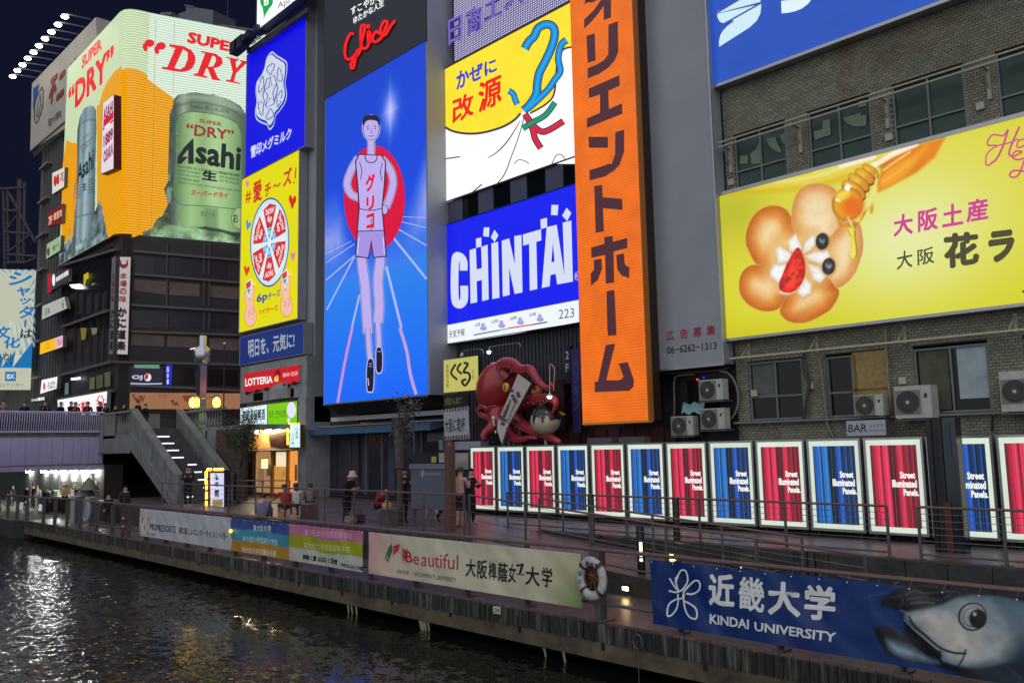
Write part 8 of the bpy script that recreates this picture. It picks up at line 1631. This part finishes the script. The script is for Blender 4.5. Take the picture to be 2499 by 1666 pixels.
def finish_people():
    bpy.context.view_layer.update(); dg = bpy.context.evaluated_depsgraph_get()
    for o, t, W, J, s, rt_, fw, k in PEOPLE:
        me = bpy.data.meshes.new_from_object(o.evaluated_get(dg)); raw = o.data
        mats = [D(k['top'], .8), D(k['legs'], .8), D(k['skin'], .6), D(k['shoes'], .6)]
        me.materials.clear()
        for m_ in mats: me.materials.append(m_)
        segs = [('pel','sp',0),('sp','ch',0),('ch','nk',0),('nk','hd',2),('hd','ht',2),('pel','hl',1),('hl','kl',1),('kl','al',2 if k['bare_shins'] else 1),('al','tl',3),('pel','hr',1),('hr','kr',1),('kr','ar',2 if k['bare_shins'] else 1),('ar','tr',3),
            ('ch','sl',0),('sl','el',0),('el','wl',2 if k['bare_arms'] else 0),('wl','gl',2),('ch','sr',0),('sr','er',0),('er','wr',2 if k['bare_arms'] else 0),('wr','gr',2)]
        for p in me.polygons:
            c = p.center; best = 9; bi = 0
            for a_, b_, mi in segs:
                A, B = W[a_], W[b_]; d = B-A; u = max(0, min(1, (c-A).dot(d)/d.dot(d))); q = (c-(A+d*u)).length
                if (a_, b_) == ('ch', 'nk') and u > .8: mi = 2
                if q < best: best = q; bi = mi
            p.material_index = bi; p.use_smooth = True
        vs = [v.co.copy() for v in me.vertices]; fs = [tuple(p.vertices) for p in me.polygons]; mi = [p.material_index for p in me.polygons]
        mb = MB(); mb.v = [tuple(v) for v in vs]; mb.f = fs; mb.m = mi; mb.mats = mats; mb.sm = [True]*len(fs)
        for g_, w_ in (('gl','wl'), ('gr','wr')):       # five fingers on each hand
            d = (W[g_]-W[w_]).normalized(); sd = d.cross(fw).normalized() if abs(d.dot(fw)) < .9 else Vector((0, 0, 1)).cross(d).normalized()
            for q in range(4):
                p0 = W[g_]+sd*(q-1.5)*.019*s; L = (.055, .064, .060, .046)[q]*s; p1 = p0+d*L*.6; mb.tube([p0-d*.02, p1, p1+(d+fw*.8).normalized()*L*.45], [.010*s, .009*s, .006*s], mats[2], 5)
            p0 = W[g_]-d*.03*s+sd*.03*s; mb.tube([p0, p0+(sd+d).normalized()*.035*s, p0+(sd*.5+d).normalized()*.06*s], [.011*s, .010*s, .007*s], mats[2], 5)
        n = W['hd']+fw*.095*s; mb.tube([n+Vector((0, 0, .03*s)), n+fw*.022*s-Vector((0, 0, .008*s)), n-Vector((0, 0, .02*s))], [.008*s, .015*s, .008*s], mats[2], 5)
        for x in (-1, 1): mb.ball(W['hd']+rt_*x*.085*s, .022*s, mats[2], 6, 5, (.5, 1, 1.3))
        body = mb.build('body', t)
        f_ = MB(); 
        for x in (-1, 1): f_.ball(W['hd']+fw*.088*s+rt_*x*.032*s+Vector((0, 0, .018*s)), .010*s, D((20, 14, 12)), 6, 4)
        f_.tube([W['hd']+fw*.094*s-rt_*.022*s-Vector((0, 0, .045*s)), W['hd']+fw*.098*s-Vector((0, 0, .047*s)), W['hd']+fw*.094*s+rt_*.022*s-Vector((0, 0, .045*s))], .005*s, D((130, 60, 60)), 4); f_.build('face_features', t)
        h_ = MB(); c = W['hd']+Vector((0, 0, .035*s))-fw*.014*s; rows = []
        for i in range(7):
            ph = .05+i/6*1.75; rows.append([c+Vector((0, 0, 1))*math.cos(ph)*.112*s+(rt_*math.cos(a_)*.100+fw*math.sin(a_)*(.108 if math.sin(a_) < 0 else .100))*math.sin(ph)*s - (Vector((0, 0, 0)) if math.sin(a_) < .3 or i < 5 else -Vector((0, 0, .05*s*(i-4)))) for a_ in [2*math.pi*q/14 for q in range(14)]])
        h_.grid(rows, D(k['hair'], .5), True, True); h_.face(rows[0], D(k['hair'], .5), True)
        if k['long_hair']: h_.ball(W['hd']-fw*.06*s-Vector((0, 0, .10*s)), .12*s, D(k['hair'], .5), 10, 8, (.85, .7, 1.6))
        h_.build('hair', t)
        if k['hat']:
            c = W['hd']+Vector((0, 0, .07*s)); m_ = MB(); m_.lathe([(.0, .15*s), (.09*s, .14*s), (.115*s, .06*s), (.125*s, .0), (.19*s, -.05*s), (.185*s, -.06*s)], c, D(k['hat'], .8), 16); m_.build('hat', t)
        bpy.data.objects.remove(o); bpy.data.meshes.remove(me)
def at0(x, y, z=0): return onZ(x, y, z)
toC = lambda p: math.atan2(p[0], -p[1])      # heading that faces the camera
p = at0(845, 1277); person('woman in a pink bucket hat and black clothes leaning forward', p, R(-75), 1.62, 'stand', (20,20,26), (16,16,20), hat=(206,160,150), lean=.30, arms='front', look=1, bulk=1.15)
p = at0(983, 1277); person('man in black standing behind the pruned tree trunk', p, toC(p)+.4, 1.72, 'stand', (14,14,18), (16,16,22), arms='front', look=1, bulk=1.1)
p = at0(1070, 1284); p.y += .9; p.x -= .8; person('person in black walking behind the information board', p, R(-90), 1.7, 'walk', (20,20,24), (14,14,20), stride=.14)
p = at0(1036, 1270); p.y += .3; person('person with bare legs and white shoes half hidden by the information board', p, R(90), 1.6, 'walk', (60,60,66), (70,60,60), shoes=(220,220,220), bare_shins=True, stride=.1)
p = at0(1124, 1289); person('man in a pale t-shirt and dark shorts at the left end of the lit panels', p, toC(p)+2.6, 1.74, 'stand', (186,152,140), (70,30,34), shoes=(120,90,80), hair=(70,34,34), bare_arms=True, bare_shins=True, arms='front')
p = at0(1150, 1282); person('person in black with a white bag beside the man in the pale t-shirt', p, toC(p)+.9, 1.68, 'stand', (20,16,22), (16,14,20), shoes=(150,120,110), arms='front')
p = at0(905, 1268); p.y += .25; person('seated person in a red plaid jacket bending over a bag', p+Vector((0, 0, .0)), R(-80), 1.62, 'sit', (150,26,40), (16,16,22), lean=.55, hair=(24,16,16), look=1, arms='front', bulk=1.15)
p = at0(640, 1272); person('man in a grey hoodie sitting with his back to the canal', p, toC(p)+2.9, 1.74, 'ground', (108,106,128), (60,60,72), hair=(16,14,18), lean=.12, bulk=1.3)
p = at0(672, 1270); p.y += .35; person('young woman in white and red seated facing left with bare arms', p, R(75), 1.66, 'sit', (180,40,44), (22,20,26), bare_arms=True, bare_shins=True, lean=.25, arms='out', long_hair=False, hair=(20,14,14))
p = at0(700, 1262); p.y += .35; person('woman in a white top with a dark backpack seated beside the red one', p, R(70), 1.62, 'sit', (206,196,190), (90,74,60), lean=.15, long_hair=True)
p = at0(732, 1256); p.y += .4; person('woman in a dark top with long brown hair and a pale fur sleeve', p, R(60), 1.6, 'sit', (120,96,100), (50,56,80), long_hair=True, hair=(44,24,22), lean=.3, look=1)
p = at0(458, 1237); person('man in dark clothes standing at the foot of the lit stairs', p, toC(p)-.1, 1.78, 'stand', (18,16,18), (16,16,18), shoes=(170,170,175), arms='front', look=1, bulk=1.2)
# below the bridge
for x, y, Y, lb, kw in ((66, 1186, 14.0, 'person in dark clothes standing left of the wheel of the bicycle', {}), (82, 1182, 14.4, 'person with a pale face beside the bicycle under the bridge', {}), (114, 1190, 13.6, 'thin person in black standing by the white pole', dict(top=(14,14,18))),
    (160, 1175, 14.2, 'cook in a white cap and a yellow apron bending over the stall', dict(top=(214,190,130), hat=(226,222,200), legs=(30,26,26), lean=.35, arms='front')), (265, 1206, 13.4, 'broad dark figure standing between the stall and the stairs', dict(bulk=1.35)), (306, 1186, 14.2, 'person in a dark blue grey jacket near the stair foot', dict(top=(40,42,54), bulk=1.15)), (31, 1200, 14.6, 'small dark figure sitting at the far left under the bridge', {}), (92, 1190, 15.0, 'person in a pale grey top behind the bicycle', dict(top=(130,130,130)))):
    h = onY(x, y, Y); person(lb, (h.x, Y, -.8), R(random.uniform(-160, -60)), max(1.3, min(1.8, h.z+.8+.03)), 'stand', **kw)
# on the bridge and landing
for i, (x, y, tp) in enumerate(((9, 996, (150,110,110)), (173, 1000, (20,18,24)), (184, 998, (16,16,20)), (214, 1003, (20,20,26)), (148, 1002, (24,20,24)), (110, 1003, (20,20,24)), (60, 1003, (26,24,30)), (243, 1003, (16,16,20)), (256, 1005, (22,20,24)))):
    d_ = ray(x, y); tt = (BX-1.0)/d_.x; q_ = CAM+d_*tt; person(['person with a pale pink top at the far left of the bridge', 'dark figure leaning on the bridge before the crab sign', 'round dark head before the red characters of the crab sign', 'dark figure before the right end of the crab sign', 'dark figure among the crowd before the white sign', 'dark figure in the middle of the crowded bridge', 'dark figure near the left of the crowded bridge', 'dark figure at the corner of the bridge', 'smaller dark figure at the bridge corner'][i], (BX-1.0, q_.y, 3.6), R(-90)+.5*math.sin(i*2), 1.66+.05*math.sin(i*3), 'stand', tp, arms='front' if i % 2 else None, group='people crossing the bridge')
for x, y, Y, lb, kw in ((281, 1000, 16.9, 'person in black leaning on the stone landing', dict(bulk=1.25)), (302, 1000, 16.9, 'dark haired person beside the balusters of the landing', dict(top=(30,24,30))), (337, 993, 16.6, 'tall man in black standing at the top of the stairs', dict(top=(14,14,20), H=1.84)), (355, 1006, 16.8, 'person in blue jeans walking down from the top step', dict(top=(16,14,20), legs=(44,52,74)))):
    h = onY(x, y, Y); H_ = kw.pop('H', 1.72); person(lb, (h.x, Y, 3.6 if x < 350 else 3.42), R(-60), max(1.5, min(1.9, h.z-3.6+.03)), 'stand', **kw)
finish_people()
